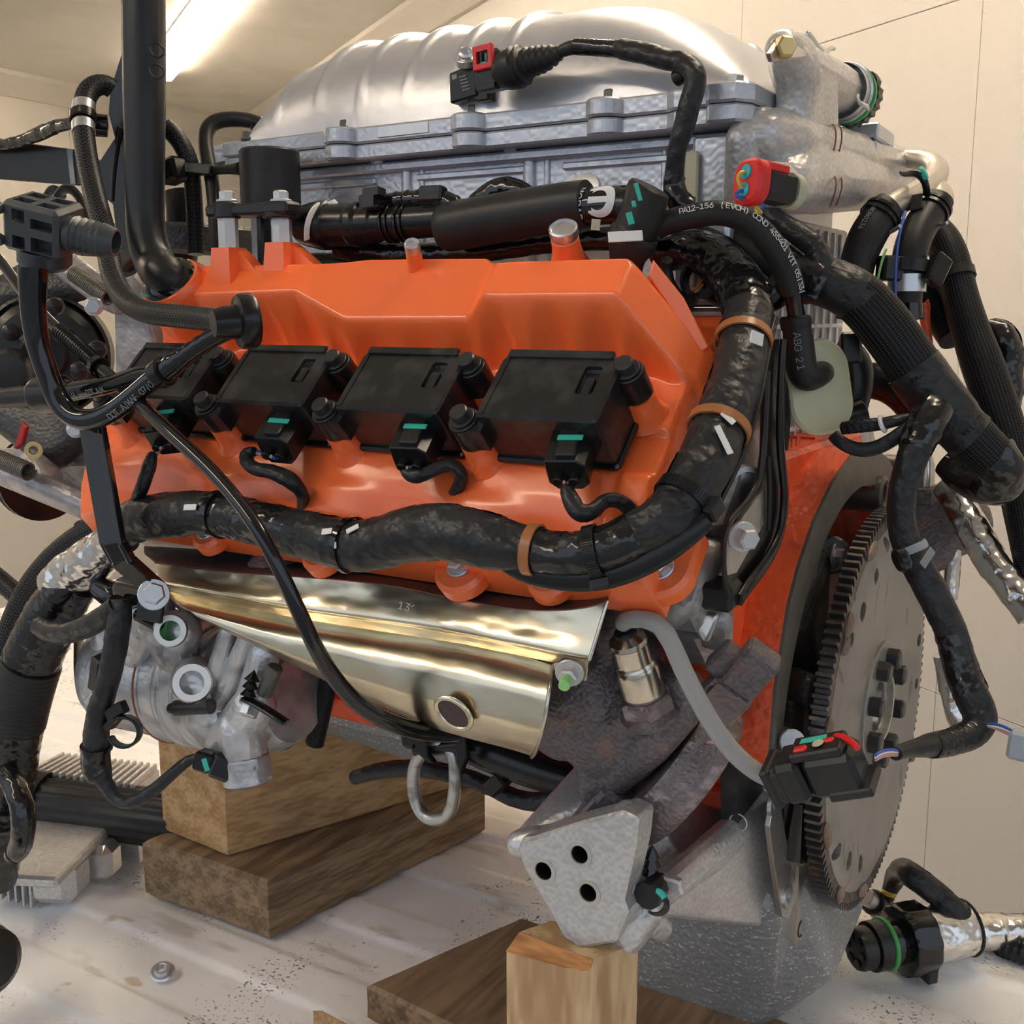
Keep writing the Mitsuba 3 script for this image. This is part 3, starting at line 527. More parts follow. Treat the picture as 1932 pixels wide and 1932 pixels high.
# pressure sensor on the lid
PS = thing('pressure_sensor', 'black pressure sensor screwed to the side of the silver lid', 'sensor')
q = [P(a, b, .772) for a, b in ((846, 138), (895, 118), (900, 180), (848, 196))]; put(flat(q, .016, .0015, rnd=.002), 'black_plastic', 'body', PS, 30)
q = [P(a, b, .774) for a, b in ((895, 125), (915, 118), (922, 188), (900, 192), (880, 178))]; put(flat(q, .012, .0012), 'black_plastic', 'socket', PS, 30)
o = P(884, 122, .776); put(cyl(o, P(882, 108, .773), .0095), 'machined', 'boss', PS, 30); o2 = P(880, 106, .771)
put(cat(at(lathe([(.0062, 0), (.0062, .004), (.0045, .0055), (.003, .0055), (.003, .003), (0, .003)], 20), o2, -fw + Z_ * .5)), 'zinc', 'screw', PS, 25)
for k in range(5):
    q0 = P(866 + k * 1.5, 146 + k * 6.2, .7715); put(bar(q0, P(880 + k * 1.5, 142 + k * 6.2, .7715), .0009, .0004, .0001, Z_), 'print_grey', 'print', PS, False)
put(flat([P(a, b, .7715) for a, b in ((852, 142), (861, 139), (862, 148), (853, 151))], .0004), 'print_grey', 'print', PS, False)
SCB = thing('sensor_cable', 'black taped cable arching over the silver lid with a red-latched plug and bellows boot', 'cable')
pa, pb = P(905, 140, .762), P(955, 128, .760); dd = uv3(pb - pa); uu = uv3(Z_ - dd * dd[2]); nn = np.cross(dd, uu)
nn = nn if nn @ (-fw) > 0 else -nn
put(bar(pa, pb, .028, .020, .003, uu), 'black_plastic', 'plug', SCB, 30)
rc = (pa + pb) / 2 + nn * .011 + uu * .008
fr4 = cut(at(cbox(.019, .018, .004, .001), rc, nn, dd), at(cbox(.011, .009, .01, .0005), rc, nn, dd)); kk = put(fr4, 'red_plastic', 'latch', SCB, 25)
put(bar(rc - dd * .003 - nn * .001, rc - dd * .001 - nn * .001, .012, .004, .0005, uu), 'black_plastic', 'catch', SCB); put(at(cbox(.0012, .005, .001), rc + dd * .003 + nn * .0005, nn, dd), 'teal_paint', 'mark', SCB); put(at(cbox(.006, .0016, .001), rc + nn * .0005 - uu * .004, nn, dd), 'teal_paint', 'mark', SCB)
for k in range(3): put(bar(pa + dd * .004 - uu * .013 + nn * (.004 + .003 * k), pb - dd * .004 - uu * .013 + nn * (.004 + .003 * k), .004, .0015, .0003, uu), 'black_plastic', 'fin', SCB)
put(tp([(952, 130, .760, 66), (972, 128, .758, 78), (985, 123, .758, 70), (998, 118, .758, 52), (1020, 112, .757, 48), (1050, 102, .757, 32), (1058, 99, .757, 22)], seg=24, step=.0011, fn=lambda u, t: 1 + .11 * np.clip(np.sin(u * 1150) , -1, 1) * (u > .013)), 'rubber', 'boot', SCB)
def tape(amp=.06, turns=55, seed=0):
    def f(u, t):
        w = u * turns + t / (2 * np.pi) + seed * .37; ph = w % 1.0; k = np.floor(w)
        rnd = np.abs(np.sin(k * 127.1 + seed * 31.7) * 43758.5) % 1.0
        c, s_ = np.cos(t), np.sin(t)
        p1 = np.stack([u * 60 + seed, c * 1.2 + seed, s_ * 1.2 + k * 3.1], -1); p2 = np.stack([u * 240 + t * 1.5, c * 2.6 + seed, s_ * 2.6 + k], -1)
        return 1 + amp * (.55 * (ph - .5) + .5 * (rnd - .5) + 1.1 * (meshkit.fbm(p1, 2, seed) - .5) + .8 * (meshkit.fbm(p2, 2, seed + 5) - .5))
    return f
put(tp([(1050, 101, .757, 20), (1070, 92, .757, 26), (1090, 88, .757, 28), (1110, 90, .757, 28), (1165, 92, .756, 32), (1175, 93, .755, 38), (1215, 100, .752, 40), (1260, 112, .748, 40), (1295, 122, .743, 40), (1312, 145, .740, 42), (1303, 190, .738, 42), (1290, 240, .738, 40), (1278, 280, .740, 36), (1274, 310, .742, 36), (1272, 345, .744, 38), (1278, 375, .745, 42), (1300, 395, .75, 50)], seg=20, step=.0022, fn=tape(.05, 38, 2)), 'cloth_tape', 'cable', SCB)
put(tp([(1085, 88, .757, 30), (1125, 90, .757, 31), (1163, 92, .756, 32)], seg=18, step=.0016, fn=lambda u, t: 1 + .035 * np.sin(u * 2200)), 'vinyl_tape', 'sleeve', SCB)
put(tp([(1273, 333, .744, 41), (1272, 350, .744, 42), (1277, 372, .745, 46), (1292, 392, .748, 54)], seg=20, step=.002, fn=tape(.09, 60, 5)), 'vinyl_tape', 'tape_wrap', SCB)
put(cyl(P(1275, 150, .752), P(1292, 138, .75), .0055), 'black_plastic', 'clip', SCB)
# ---------------------------------------------------------------- block, head, bell flange, flexplate, pan
CR = np.array([-.208, .9154, 1.1304])
EB = thing('engine_block', 'orange painted engine block with its bell flange around the flexplate', 'engine block')
def yz(poly, x0, x1, c=0):                                                # polygon in (y, z) raised along X from x0 to x1
    return at(prism(poly, x1 - x0, c), [x0, 0, 0], X_, Y_)
def bkp(s, n): q = BK(0, s, n); return (q[1], q[2])
left = [bkp(-.335, -.645), bkp(-.50, -.645)]; mir = lambda q: (2 * CR[1] - q[0], q[1])
sec = [(.792, 1.080), left[0], left[1], mir(left[1]), mir(left[0]), mir((.792, 1.080))]
put(yz(sec, -.80, -.262, .004), 'block_orange', 'casting', EB, 25)
arc = [(.7135, 1.152), (.718, 1.20), (.738, 1.252), (.757, 1.277), (.789, 1.304), (.831, 1.327), (.88, 1.341), (.93, 1.345)]
outl = arc + [mir(q) for q in arc[::-1]]
fl = Polygon([(.79, 1.085)] + outl + [mir((.79, 1.085))]).buffer(.0005); inner = Point(CR[1], CR[2]).buffer(.181, 32).intersection(Polygon([(.5, 1.0), (1.4, 1.0), (1.4, 1.316), (.5, 1.316)]))
put(yz(fl.difference(inner), -.268, -.2345), 'block_orange', 'bell_flange', EB, 25)
put(yz(Polygon(fl.buffer(-.001)).difference(inner.buffer(.001)), -.2346, -.232), 'flange_steel', 'machined_face', EB, False)
lip = Polygon(outl).buffer(.007).difference(Polygon(outl).buffer(-.004)); put(yz(lip.intersection(Polygon([(.6, 1.09), (1.3, 1.09), (1.3, 1.5), (.6, 1.5)])), -.300, -.268), 'block_orange', 'rim', EB, 25)
put(blob([[(PX(1450, 1150, -.30), .02), (PX(1440, 1240, -.30), .02), (PX(1400, 1300, -.33), .025)], [(PX(1490, 850, -.30), .018), (PX(1530, 880, -.29), .018), (PX(1460, 1000, -.30), .022)], [(PX(1440, 980, -.305), .016), (PX(1432, 1150, -.305), .018)], [(PX(1400, 1180, -.34), .03), (PX(1300, 1230, -.40), .03)]], .007, 4), 'block_orange', 'rear_wall', EB, True)
for k in range(4): put(tube([PX(1478 + k * 9, 838 - k * 4, -.275), PX(1474 + k * 9, 880 - k * 4, -.272)], .0022, 8), 'block_orange', 'fin', EB)
put(bar(PX(1512, 880, -.268), PX(1560, 860, -.268), .03, .01, .002), 'block_orange', 'ledge', EB, 25)
for a, b, t in ((1478, 930, 12), (1466, 1000, 8), (1466, 985, 7), (1463, 1012, 5)): put(at(cbox(.004 if t < 10 else .003, .0006, t * .0022, .0002), PX(a, b, -.2725) + [.0, -.0, 0], Z_ + X_ * (1.6 if t < 10 else .15), Y_), 'blue_chalk', 'chalk_mark', EB, False)
put(at(cbox(.02, .003, .0016, .0002), PX(1550, 919, -.250) + [0, -.0045, .0035], uv3([0, -.6, .8])), 'blue_chalk', 'chalk_mark', EB, False)
g = meshkit.text_mesh('23', .011, .0012); g.apply_translation([-.008, -.005, 0]); put(at(g, PX(1518, 1012, -.2515) + np.array([0, -.012, .004]), uv3([.1, -.95, .35]), uv3([.92, .2, .3])), 'block_orange', 'cast_number', EB, False)
put(bar([-.80, .786, 1.0815], [-.27, .786, 1.0815], .018, .02, .003, Z_), 'block_orange', 'pan_rail', EB, 25)
# recess behind the flexplate
RH = thing('rear_seal_housing', 'black cast seal housing in the recess behind the toothed flexplate', 'seal housing')
put(yz(Point(CR[1], CR[2]).buffer(.184, 40), -.275, -.262), 'black_iron', 'back_plate', RH, 25)
put(blob([[(PX(1500, 1180, -.25), .012), (PX(1540, 1060, -.25), .012), (PX(1520, 1300, -.25), .014)], [(PX(1500, 1290, -.245), .013), (PX(1520, 1300, -.235), .013)], [(PX(1490, 1330, -.25), .014), (PX(1500, 1420, -.25), .012)]], .005, 4), 'black_iron', 'rib', RH, True)
put(cyl(PX(1555, 1045, -.262), PX(1570, 1047, -.238), .015, .002), 'black_iron', 'boss', RH, 30); put(bolt(PX(1572, 1047, -.237), X_, .0055, .006, 1.7), 'zinc', 'bolt', RH, 20)
put(at(lathe([(.013, 0), (.016, .001), (.016, .034), (.012, .036), (.0095, .034), (.0095, .01), (0, .01)], 30), PX(1592, 926, -.262), X_), 'flange_steel', 'bore', RH, 30)
put(at(lathe([(.008, 0), (.012, .001), (.012, .028), (.009, .030), (.006, .028), (.006, .01), (0, .01)], 30), PX(1668, 880, -.262), X_), 'flange_steel', 'bore', RH, 30)
put(bar(PX(1522, 1300, -.238), PX(1528, 1420, -.238), .014, .02, .003), 'dark_bolt', 'web', RH, 25)
put(cyl(PX(1470, 1395, -.25), PX(1495, 1400, -.222), .009, .001), 'zinc', 'dowel', RH, 30); put(cyl(PX(1462, 1393, -.2515), PX(1477, 1395, -.243), .0093, .0005), 'green_chalk', 'mark', RH, 30)
put(cat(at(cbox(.022, .018, .055, .006), PX(1502, 1562, -.236), Z_)), 'black_gloss', 'sensor', RH, 30)
# flexplate with ring gear
FW = thing('flexplate', 'large grey steel flexplate disc with a toothed ring gear and bolted hub', 'flexplate')
nt = 132; a = np.arange(nt) * 2 * np.pi / nt; d = 2 * np.pi / nt; pts = []
for t in a: pts += [(.1590, t - d * .30), (.1652, t - d * .17), (.1652, t + d * .17), (.1590, t + d * .30)]
gp = Polygon([(CR[1] + r * math.sin(t), CR[2] + r * math.cos(t)) for r, t in pts]).difference(Point(CR[1], CR[2]).buffer(.1475, 60))
put(yz(gp, CR[0] - .0115, CR[0]), 'ring_gear_steel', 'ring_gear', FW, False)
pr = [(.0265, -.001), (.058, -.001), (.066, .0), (.080, .0012), (.100, .0018), (.118, .0030), (.130, .0040), (.141, .0036), (.1480, .0006), (.1515, -.0002), (.1515, -.0035), (.02, -.0045), (.02, -.001), (.0265, -.001)]
disc = lathe(pr, 120); holes = []
for px, py, r in ((1676, 1028, .0062), (1654, 1088, .0065), (1629, 1155, .0078), (1608, 1206, .0062), (1735, 1208, .006), (1730, 1290, .005), (1583, 1608, .007), (1603, 1624, .0075), (1624, 1630, .0072), (1623, 1130, .002)):
    q = PX(px, py, CR[0] + .004); holes.append(cyl([CR[0] - .02, q[1], q[2]], [CR[0] + .03, q[1], q[2]], r, .0001, 20))
put(cut(at(disc, CR, X_, Y_), *holes), 'flexplate', 'plate', FW, 28)
put(at(lathe([(.027, -.0015), (.027, .0016), (.0535, .0016), (.0545, .0009), (.0545, -.0015)], 64), CR, X_), 'flexplate', 'hub_ring', FW, 30)
put(at(lathe([(.0262, -.012), (.0262, .005), (.0278, .0056), (.0290, .0016), (.0290, -.0045)], 48), CR, X_), 'machined', 'hub_bore', FW, 30); put(at(lathe([(.0262, -.013), (.0262, -.011), (0, -.011)], 32), CR, X_), 'machined', 'crank_end', FW, 30)
for k in range(8):
    t = math.radians(18 + 45 * k); o = CR + [.0015, .0405 * math.sin(t), .0405 * math.cos(t)]; put(at(hexh(.0074, .0105, .0015), o, X_, [0, math.cos(t), math.sin(t)]), 'dark_bolt', 'bolt', FW, 15)
for px, py, l, w in ((1645, 1040, .019, .008), (1601, 1180, .016, .007), (1595, 1217, .013, .006), (1563, 1385, .019, .007), (1560, 1577, .020, .008), (1585, 1688, .012, .010), (1627, 1680, .018, .008), (1722, 1420, .014, .007)):
    q = PX(px, py, CR[0] + .001); e = q - CR; tg = uv3(np.cross(X_, e)); s = trimesh.creation.icosphere(2, 1); s.apply_scale([.0035, w / 2 * 1.3, l / 2 * 1.3]); put(rough(at(s, q, tg, X_) if False else at(s, q, tg, X_), .0006, 200), 'rust', 'weld', FW, True)
# oil pan
OP = thing('oil_pan', 'speckled grey cast oil pan standing on the table under the block', 'oil pan')
OX = [(-.80, .800), (-.262, .800), (-.262, 1.03), (-.80, 1.03)]
put(prism(OX, .022, .003).apply_translation([0, 0, 1.052]), 'pan_grey', 'flange', OP, 25)
put(hull([[x, y, z] for x, y, z in [(-.79, .806, 1.054), (-.265, .806, 1.054), (-.265, 1.02, 1.054), (-.79, 1.02, 1.054), (-.76, .83, 1.03), (-.30, .83, 1.0), (-.30, 1.0, 1.0), (-.76, 1.0, 1.03)]]), 'pan_grey', 'wall', OP, 25)
put(blob([[([-.365, .815, 1.0], .02), ([-.362, .825, .885], .022), ([-.26, .80, 1.0], .02), ([-.275, .825, .89], .022), ([-.365, 1.0, 1.0], .02), ([-.36, .99, .885], .022), ([-.27, 1.0, 1.0], .02), ([-.275, .99, .885], .022)],
          [([-.275, .825, .895], .025), ([-.235, .85, .925], .02), ([-.25, .83, 1.0], .02), ([-.24, .95, .93], .02)], [([-.37, .82, .97], .014), ([-.372, .825, .88], .014)]], .008, 4), 'pan_grey', 'sump', OP, True)
# ---------------------------------------------------------------- engine mount bracket
BR = thing('mount_bracket', 'silver cast mount bracket with three bored holes, resting on the pine stub', 'bracket')
YB = .600
out = [P(a, b, YB) for a, b in ((974, 1604), (984, 1582), (1004, 1580), (1090, 1552), (1172, 1530), (1204, 1545), (1198, 1600), (1176, 1700), (1184, 1722), (1160, 1780), (1092, 1792), (1062, 1772), (1030, 1712), (988, 1642))]
pl = flat(out, .026, .004, nrm=-Y_, rnd=.003)
hol = [P(1026, 1643, YB), P(1094, 1612, YB), P(1110, 1684, YB)]
put(cut(pl, *[cyl(h - Y_ * .01, h + Y_ * .05, rp(35, h), .0002) for h in hol]), 'cast_alu', 'plate', BR, 30)
for h in hol:
    r = rp(36, h); put(at(lathe([(r, -.0008), (r * 1.45, -.0008), (r * 1.5, .001), (r, .001), (r, -.0008)], 32), h, Y_), 'machined', 'spot_face', BR, 30); put(at(lathe([(r * .99, .026), (r * .99, .0), (r * .93, .0), (r * .93, .026)], 28), h, Y_), 'bore_dark', 'bore', BR, 30)
def Q(l): return [(P(a, b, y), r) for a, b, y, r in l]
XF = -.256
body = blob([Q([(982, 1592, .612, .010), (1010, 1590, .615, .012)]), Q([(1000, 1580, .640, .010), (1130, 1430, .70, .009), (1180, 1480, .68, .008)]), Q([(1186, 1540, .616, .011), (1172, 1715, .620, .012)]),
             Q([(1172, 1738, .622, .012), (1182, 1764, .625, .013), (1220, 1722, .635, .011)]), [(PX(1452, 1452, XF - .004), .012), (PX(1478, 1735, XF), .011)], [(PX(1452, 1452, XF - .004), .012), (PX(1420, 1436, XF - .03), .008), (PX(1330, 1440, XF - .06), .007)],
             Q([(1246, 1684, .640, .0105)]) + [(PX(1395, 1582, XF - .012), .0105), (PX(1440, 1520, XF - .006), .013)],
             Q([(1245, 1712, .648, .006)]) + [(PX(1440, 1560, XF), .006), (PX(1476, 1738, XF), .006), (PX(1330, 1655, XF - .02), .006)],
             Q([(1190, 1490, .72, .006), (1215, 1640, .70, .006), (1290, 1640, .72, .006)]) + [(PX(1400, 1446, XF - .05), .007), (PX(1415, 1560, XF - .045), .006)],
             Q([(1200, 1550, .635, .008), (1215, 1660, .70, .007), (1188, 1690, .635, .009)]), Q([(1222, 1655, .66, .011), (1258, 1665, .66, .010)]), Q([(1228, 1735, .66, .012), (1240, 1748, .665, .011)]), Q([(1080, 1775, .615, .010), (1110, 1778, .63, .014)])], .0042, 4)
put(body, 'cast_alu', 'arm', BR, True)
tabq = [P(a, b, .630) for a, b in ((1192, 1664), (1205, 1655), (1225, 1647), (1250, 1655), (1282, 1665), (1288, 1690), (1266, 1706), (1208, 1718))]
put(cut(flat(tabq, .008, .0015, rnd=.002), cyl(P(1230, 1680, .60), P(1230, 1680, .66), .010, .0003)), 'cast_alu', 'clip_tab', BR, 30)
ff = [PX(a, b, -.2395) for a, b in ((1462, 1500), (1470, 1490), (1480, 1560), (1498, 1660), (1500, 1700), (1488, 1735), (1476, 1730), (1462, 1640), (1452, 1560))]
put(flat(ff, .004, .0005), 'machined', 'flange_face', BR, False)
for a, b in ((1460, 1516), (1486, 1692)): put(at(lathe([(.0045, .001), (.0095, .001), (.0095, -.002), (.0045, -.002), (.0045, .001)], 24), PX(a, b, -.2385), X_), 'zinc', 'bushing', BR, 30)
for a, b, y in ((1181, 1580, .609), (1399, 1545, None)):
    o = P(a, b, y) if y else PX(a, b, -.262) - Y_ * .006
    put(at(ring(.0065, .0007, 28, 6), o - Y_ * .001, -Y_), 'cast_alu', 'cast_mark', BR, True)
WC = thing('cable_clip', 'black push-in cable clip with a hooked strap on the bracket tab', 'cable clip')
o = P(1230, 1682, .622); put(at(lathe([(0, -.008), (.009, -.008), (.0095, -.004), (.008, .004), (.0085, .012), (0, .012)], 10), o, Y_), 'black_plastic', 'plug', WC, 20)
put(at(lathe([(0, .022), (.0016, .020), (.0052, .013), (.0032, .012), (.0060, .007), (.0035, .006), (.0062, .001), (.003, 0), (0, 0)], 12), P(1229, 1652, .635), Z_), 'black_gloss', 'fir_tree', WC, 20)
put(tp([(1238, 1681, .612, 10), (1252, 1690, .612, 12), (1258, 1706, .612, 13), (1252, 1720, .613, 12), (1238, 1725, .614, 9), (1224, 1720, .615, 7)], seg=10, step=.002, oval=.5), 'black_gloss', 'strap', WC); put(tp([(1238, 1679, .610, 9), (1247, 1685, .6105, 13), (1254, 1694, .6105, 13)], seg=10, step=.002), 'teal_paint', 'mark', WC)
# bell housing dowel plate at the foot of the flange
DP = thing('dust_cover', 'silver cast lower cover with a scalloped edge under the flexplate', 'cover')
q = [PX(a, b, -.2365) for a, b in ((1508, 1600), (1522, 1610), (1518, 1700), (1528, 1732), (1546, 1738), (1556, 1730), (1558, 1752), (1600, 1712), (1588, 1745), (1562, 1778), (1550, 1792), (1528, 1788), (1502, 1778), (1504, 1730))]
put(flat(q, .012, .0012, nrm=X_), 'machined', 'plate', DP, 25)
for a, b, r in ((1511, 1752, .006), (1550, 1766, .0045)): put(at(lathe([(r, .0004), (r * 1.15, .0004), (r * 1.15, -.004), (0, -.004)], 24), PX(a, b, -.2362), X_), 'bore_dark', 'hole', DP, 30)
put(blob([[(PX(1480, 1755, -.25), .010), (PX(1515, 1600, -.245), .008), (PX(1500, 1765, -.25), .012)]], .004, 4), 'cast_alu', 'rib', DP, True)
put(flat([PX(a, b, -.252) for a, b in ((1530, 1660), (1545, 1640), (1590, 1700), (1600, 1716), (1560, 1760), (1535, 1740))], .01, .001, nrm=X_), 'grey_casting', 'web', DP, 25)
# ---------------------------------------------------------------- cylinder head
HD = thing('cylinder_head', 'bare grey cast cylinder head between the orange cover and the orange block', 'cylinder head')
hs = [(-.520, -.640), (-.520, -.5555), (-.318, -.5555), (-.318, -.590), (-.330, -.640)]
def snx(poly, x0, x1, c=0): return at(prism([(s, n) for s, n in poly], x1 - x0, c), [x0, 0, 1.45], X_, S_) if False else at(prism([(q[1], q[2]) for q in [BK(0, s, n) for s, n in poly]], x1 - x0, c), [x0, 0, 0], X_, Y_)
put(snx(hs, -.79, -.276, .004), 'grey_casting', 'casting', HD, 25)
def HB(px, py, n, r): return (PB(px, py, n), r)
put(blob([[HB(1290, 1130, -.575, .012), HB(1330, 1050, -.575, .014), HB(1270, 1150, -.585, .012)], [HB(1340, 1060, -.585, .014), HB(1385, 880, -.585, .016), HB(1400, 960, -.60, .014)], [HB(1330, 1110, -.60, .012), HB(1335, 1140, -.605, .013), HB(1370, 1060, -.60, .012)], [HB(1320, 1190, -.615, .010), HB(1350, 1170, -.61, .012), HB(1355, 1200, -.62, .010)], [HB(1380, 640, -.60, .02), HB(1400, 780, -.60, .016)], [HB(1330, 900, -.57, .01), HB(1400, 700, -.57, .012)]], .005, 4), 'grey_casting', 'rear_boss', HD, True)
put(blob([[HB(1310, 1165, -.598, .004), HB(1330, 1200, -.605, .004), HB(1345, 1165, -.60, .004)]], .003, 2), 'machined', 'pad', HD, True)
o = PB(1398, 925, -.575); put(at(lathe([(.006, .004), (.012, .004), (.013, .007), (.0165, .007), (.0175, .004), (.0175, 0)], 32), o, uv3(X_ * .8 - Y_ * .6)), 'zinc', 'core_plug', HD, 30); put(at(rcyl(.012, .004), o, uv3(X_ * .8 - Y_ * .6)), 'zinc', 'core_plug', HD, 30)
for x1_, sa_, sb2, na_, nb_ in ((-.254, -.455, -.372, -.612, -.557), (-.259, -.362, -.318, -.600, -.558), (-.262, -.352, -.316, -.640, -.606)):
    q8 = [BK(x, s_ + (c if s_ == sa_ else -c), n_ + (c if n_ == na_ else -c)) for x, c in ((-.285, 0), (x1_ - .004, 0), (x1_, .005)) for s_ in (sa_, sb2) for n_ in (na_, nb_)]
    put(hull(q8), 'grey_casting', 'end_block', HD, 25)
SB = thing('strap_bracket', 'glossy black teardrop strap bracket hanging beside the cylinder head', 'bracket')
def xp(l, x): return [PX(a, b, x) for a, b in l]
XS = -.236
rim = [(1478, 640, 12), (1472, 760, 13), (1474, 860, 14), (1480, 930, 14), (1473, 1000, 14), (1452, 1050, 16), (1420, 1095, 18), (1395, 1132, 16)]
for rw in (rim, [(1448, 700, 12), (1440, 850, 13), (1428, 915, 12), (1398, 960, 10), (1372, 998, 9), (1366, 1040, 8), (1368, 1090, 8), (1375, 1125, 8)], [(1450, 860, 8), (1452, 940, 8), (1450, 1000, 7)]):
    w = [PX(a, b, XS) for a, b, _ in rw]; put(tube(w, [rp(c[2], p) for c, p in zip(rw, w)], 10, .004, oval=1.8), 'black_satin', 'edge', SB)
put(flat(xp([(1470, 860), (1472, 990), (1450, 1042), (1395, 1128), (1372, 1118), (1368, 1020), (1400, 965), (1440, 900), (1445, 700), (1470, 640)], XS - .004), .003), 'black_satin', 'plate', SB, 25)
put(flat(xp([(1440, 925), (1440, 990), (1390, 1080), (1374, 1085), (1374, 1020), (1405, 970)], XS - .0028), .002), 'machined', 'liner', SB, 25)
put(bolt(PX(1398, 1012, XS + .002), uv3(X_ * .75 - Y_ * .65), .0060, .009, 1.6, .003), 'zinc_pale', 'bolt', SB, 15)
put(bar(PX(1348, 1130, XS - .012), PX(1372, 1110, XS - .012), .022, .018, .003), 'black_plastic', 'clip', SB, 25)
# ---------------------------------------------------------------- exhaust manifold, heat shield, oxygen sensor
EM = thing('exhaust_manifold', 'brown cast iron exhaust manifold with a slanted outlet flange, below the cylinder head', 'exhaust manifold')
ym = .66
body = blob([Q([(1075, 1330, ym, .040), (1115, 1295, ym, .042), (1165, 1255, ym + .01, .034), (1160, 1232, ym + .01, .026)]), Q([(1105, 1320, ym, .042), (1178, 1345, ym + .005, .038), (1150, 1385, ym, .034)]),
             Q([(1215, 1320, ym, .024), (1245, 1290, ym + .005, .016)]), Q([(1180, 1345, ym, .034), (1290, 1300, ym - .01, .015), (1190, 1420, ym - .01, .020)]),
             Q([(1160, 1470, ym - .012, .012), (1310, 1318, ym - .012, .012), (1225, 1400, ym - .018, .016), (1200, 1400, ym + .01, .02)]), Q([(1120, 1490, ym - .008, .012), (1170, 1440, ym - .005, .018), (1150, 1400, ym, .025)]),
             Q([(1000, 1300, ym + .01, .034), (1080, 1310, ym, .038)]), Q([(1160, 1190, ym - .02, .012), (1180, 1140, ym - .02, .010), (1150, 1240, ym, .02)])], .0045, 5)
put(body, 'manifold_iron', 'body', EM, True)
put(blob([Q([(1040, 1250, ym + .005, .03), (380, 1110, ym - .03, .026)]), Q([(1000, 1160, ym - .02, .025), (1080, 1250, ym, .03)]), Q([(760, 1120, ym - .03, .025), (820, 1200, ym, .03)]), Q([(520, 1090, ym - .04, .025), (560, 1150, ym - .02, .03)])], .007, 4), 'manifold_iron', 'log', EM, True)
b_ = uv3(P(1425, 1260, ym) - P(1110, 1575, ym)); a_ = uv3(rt * .70 - up * .71 + fw * .03); a_ = uv3(a_ - b_ * (a_ @ b_)); v_ = np.cross(b_, a_); v_ = v_ if v_ @ fw < 0 else -v_
oc = P(1268, 1440, ym + .03)
put(at(lathe([(0, -.012), (.0575, -.012), (.0585, -.010), (.0585, -.006), (.0575, -.004), (.0585, .002), (.0595, .008), (.0585, .014), (.0555, .018), (.050, .0195), (0, .018)], 56), oc, a_), 'manifold_worn', 'outlet_ring', EM, 35)
e1 = P(1140, 1540, ym - .012); e2 = P(1098, 1585, ym - .012)
put(cut(bar(P(1165, 1510, ym - .010), e2 + (e2 - e1) * .1, .030, .020, .002, a_), cyl(P(1107, 1557, ym - .012) - v_ * -.03, P(1107, 1557, ym - .012) - v_ * .03, .004, .0002)), 'manifold_worn', 'ear', EM, 25)
put(bar(P(1150, 1520, ym - .012), P(1175, 1492, ym - .012), .026, .024, .004, a_), 'manifold_iron', 'ear_root', EM, 25)
put(bar(P(1335, 1345, ym - .014), P(1392, 1288, ym - .014), .028, .022, .003, a_), 'manifold_worn', 'ear', EM, 25)
put(bar(P(1390, 1294, ym - .017), P(1446, 1230, ym - .017), .023, .020, .002, a_), 'manifold_iron', 'lug', EM, 25)
put(bar(P(1350, 1268, ym - .016), P(1392, 1228, ym - .016), .018, .016, .002, a_), 'manifold_iron', 'tab', EM, 25)
put(at(lathe([(.0035, .0004), (.006, .0004), (.006, -.002), (0, -.002)], 20), P(1351, 1310, ym - .026), v_), 'bore_dark', 'hole', EM, 30)
HS = thing('heat_shield', 'crumpled gold-tinted heat shield wrapped over the exhaust manifold', 'heat shield')
def loft(rows, nu, nv, th, close=True):
    rs = [spline(r, n=nu)[0] for r in rows]; A = np.stack(rs, 0); t = np.linspace(0, 1, len(rs)); W = PchipInterpolator(t, A, axis=0)(np.linspace(0, 1, nv))
    du = np.gradient(W, axis=1); dv = np.gradient(W, axis=0); n = np.cross(du, dv); n /= np.linalg.norm(n, axis=2, keepdims=True) + 1e-12
    if (n.reshape(-1, 3) @ (-fw)).mean() < 0: n = -n
    B = W - n * th; i, j = np.meshgrid(np.arange(nv - 1), np.arange(nu - 1), indexing='ij'); b = (i * nu + j).ravel(); f1 = np.vstack([np.stack([b, b + 1, b + nu + 1], 1), np.stack([b, b + nu + 1, b + nu], 1)]); k = nu * nv
    per = list(range(nu)) + [nu * r + nu - 1 for r in range(1, nv)] + [nu * (nv - 1) + c for c in range(nu - 2, -1, -1)] + [nu * r for r in range(nv - 2, 0, -1)]
    s = []
    for x, y in zip(per, per[1:] + per[:1]): s += [[x, y, y + k], [x, y + k, x + k]]
    m = trimesh.Trimesh(np.vstack([W.reshape(-1, 3), B.reshape(-1, 3)]), np.vstack([f1, f1[:, ::-1] + k, s]), process=False); trimesh.repair.fix_normals(m); return m
def R(l, y): return [P(a, b, y if np.isscalar(y) else y[i]) for i, (a, b) in enumerate(l)]
w = lambda m, a, f, s: trimesh.Trimesh(m.vertices + np.outer((meshkit.fbm(m.vertices * f, 3, s) - .5) * a, -fw), m.faces, process=False)
up_rows = [R([(292, 1062), (430, 1078), (600, 1090), (760, 1108), (930, 1142), (1070, 1149), (1146, 1133)], .590), R([(296, 1080), (450, 1104), (620, 1122), (780, 1142), (940, 1172), (1080, 1190), (1132, 1180)], .5845),
           R([(304, 1100), (470, 1130), (640, 1156), (800, 1178), (950, 1206), (1050, 1226), (1116, 1240)], .5785), R([(308, 1106), (470, 1138), (640, 1165), (800, 1188), (950, 1217), (1050, 1238), (1110, 1252)], .581), R([(312, 1116), (470, 1150), (640, 1180), (800, 1205), (950, 1232), (1030, 1248), (1085, 1258)], .584)]
put(w(loft(up_rows, 130, 50, .0012), .004, 28, 3), 'shield_gold', 'upper_skirt', HS, True)
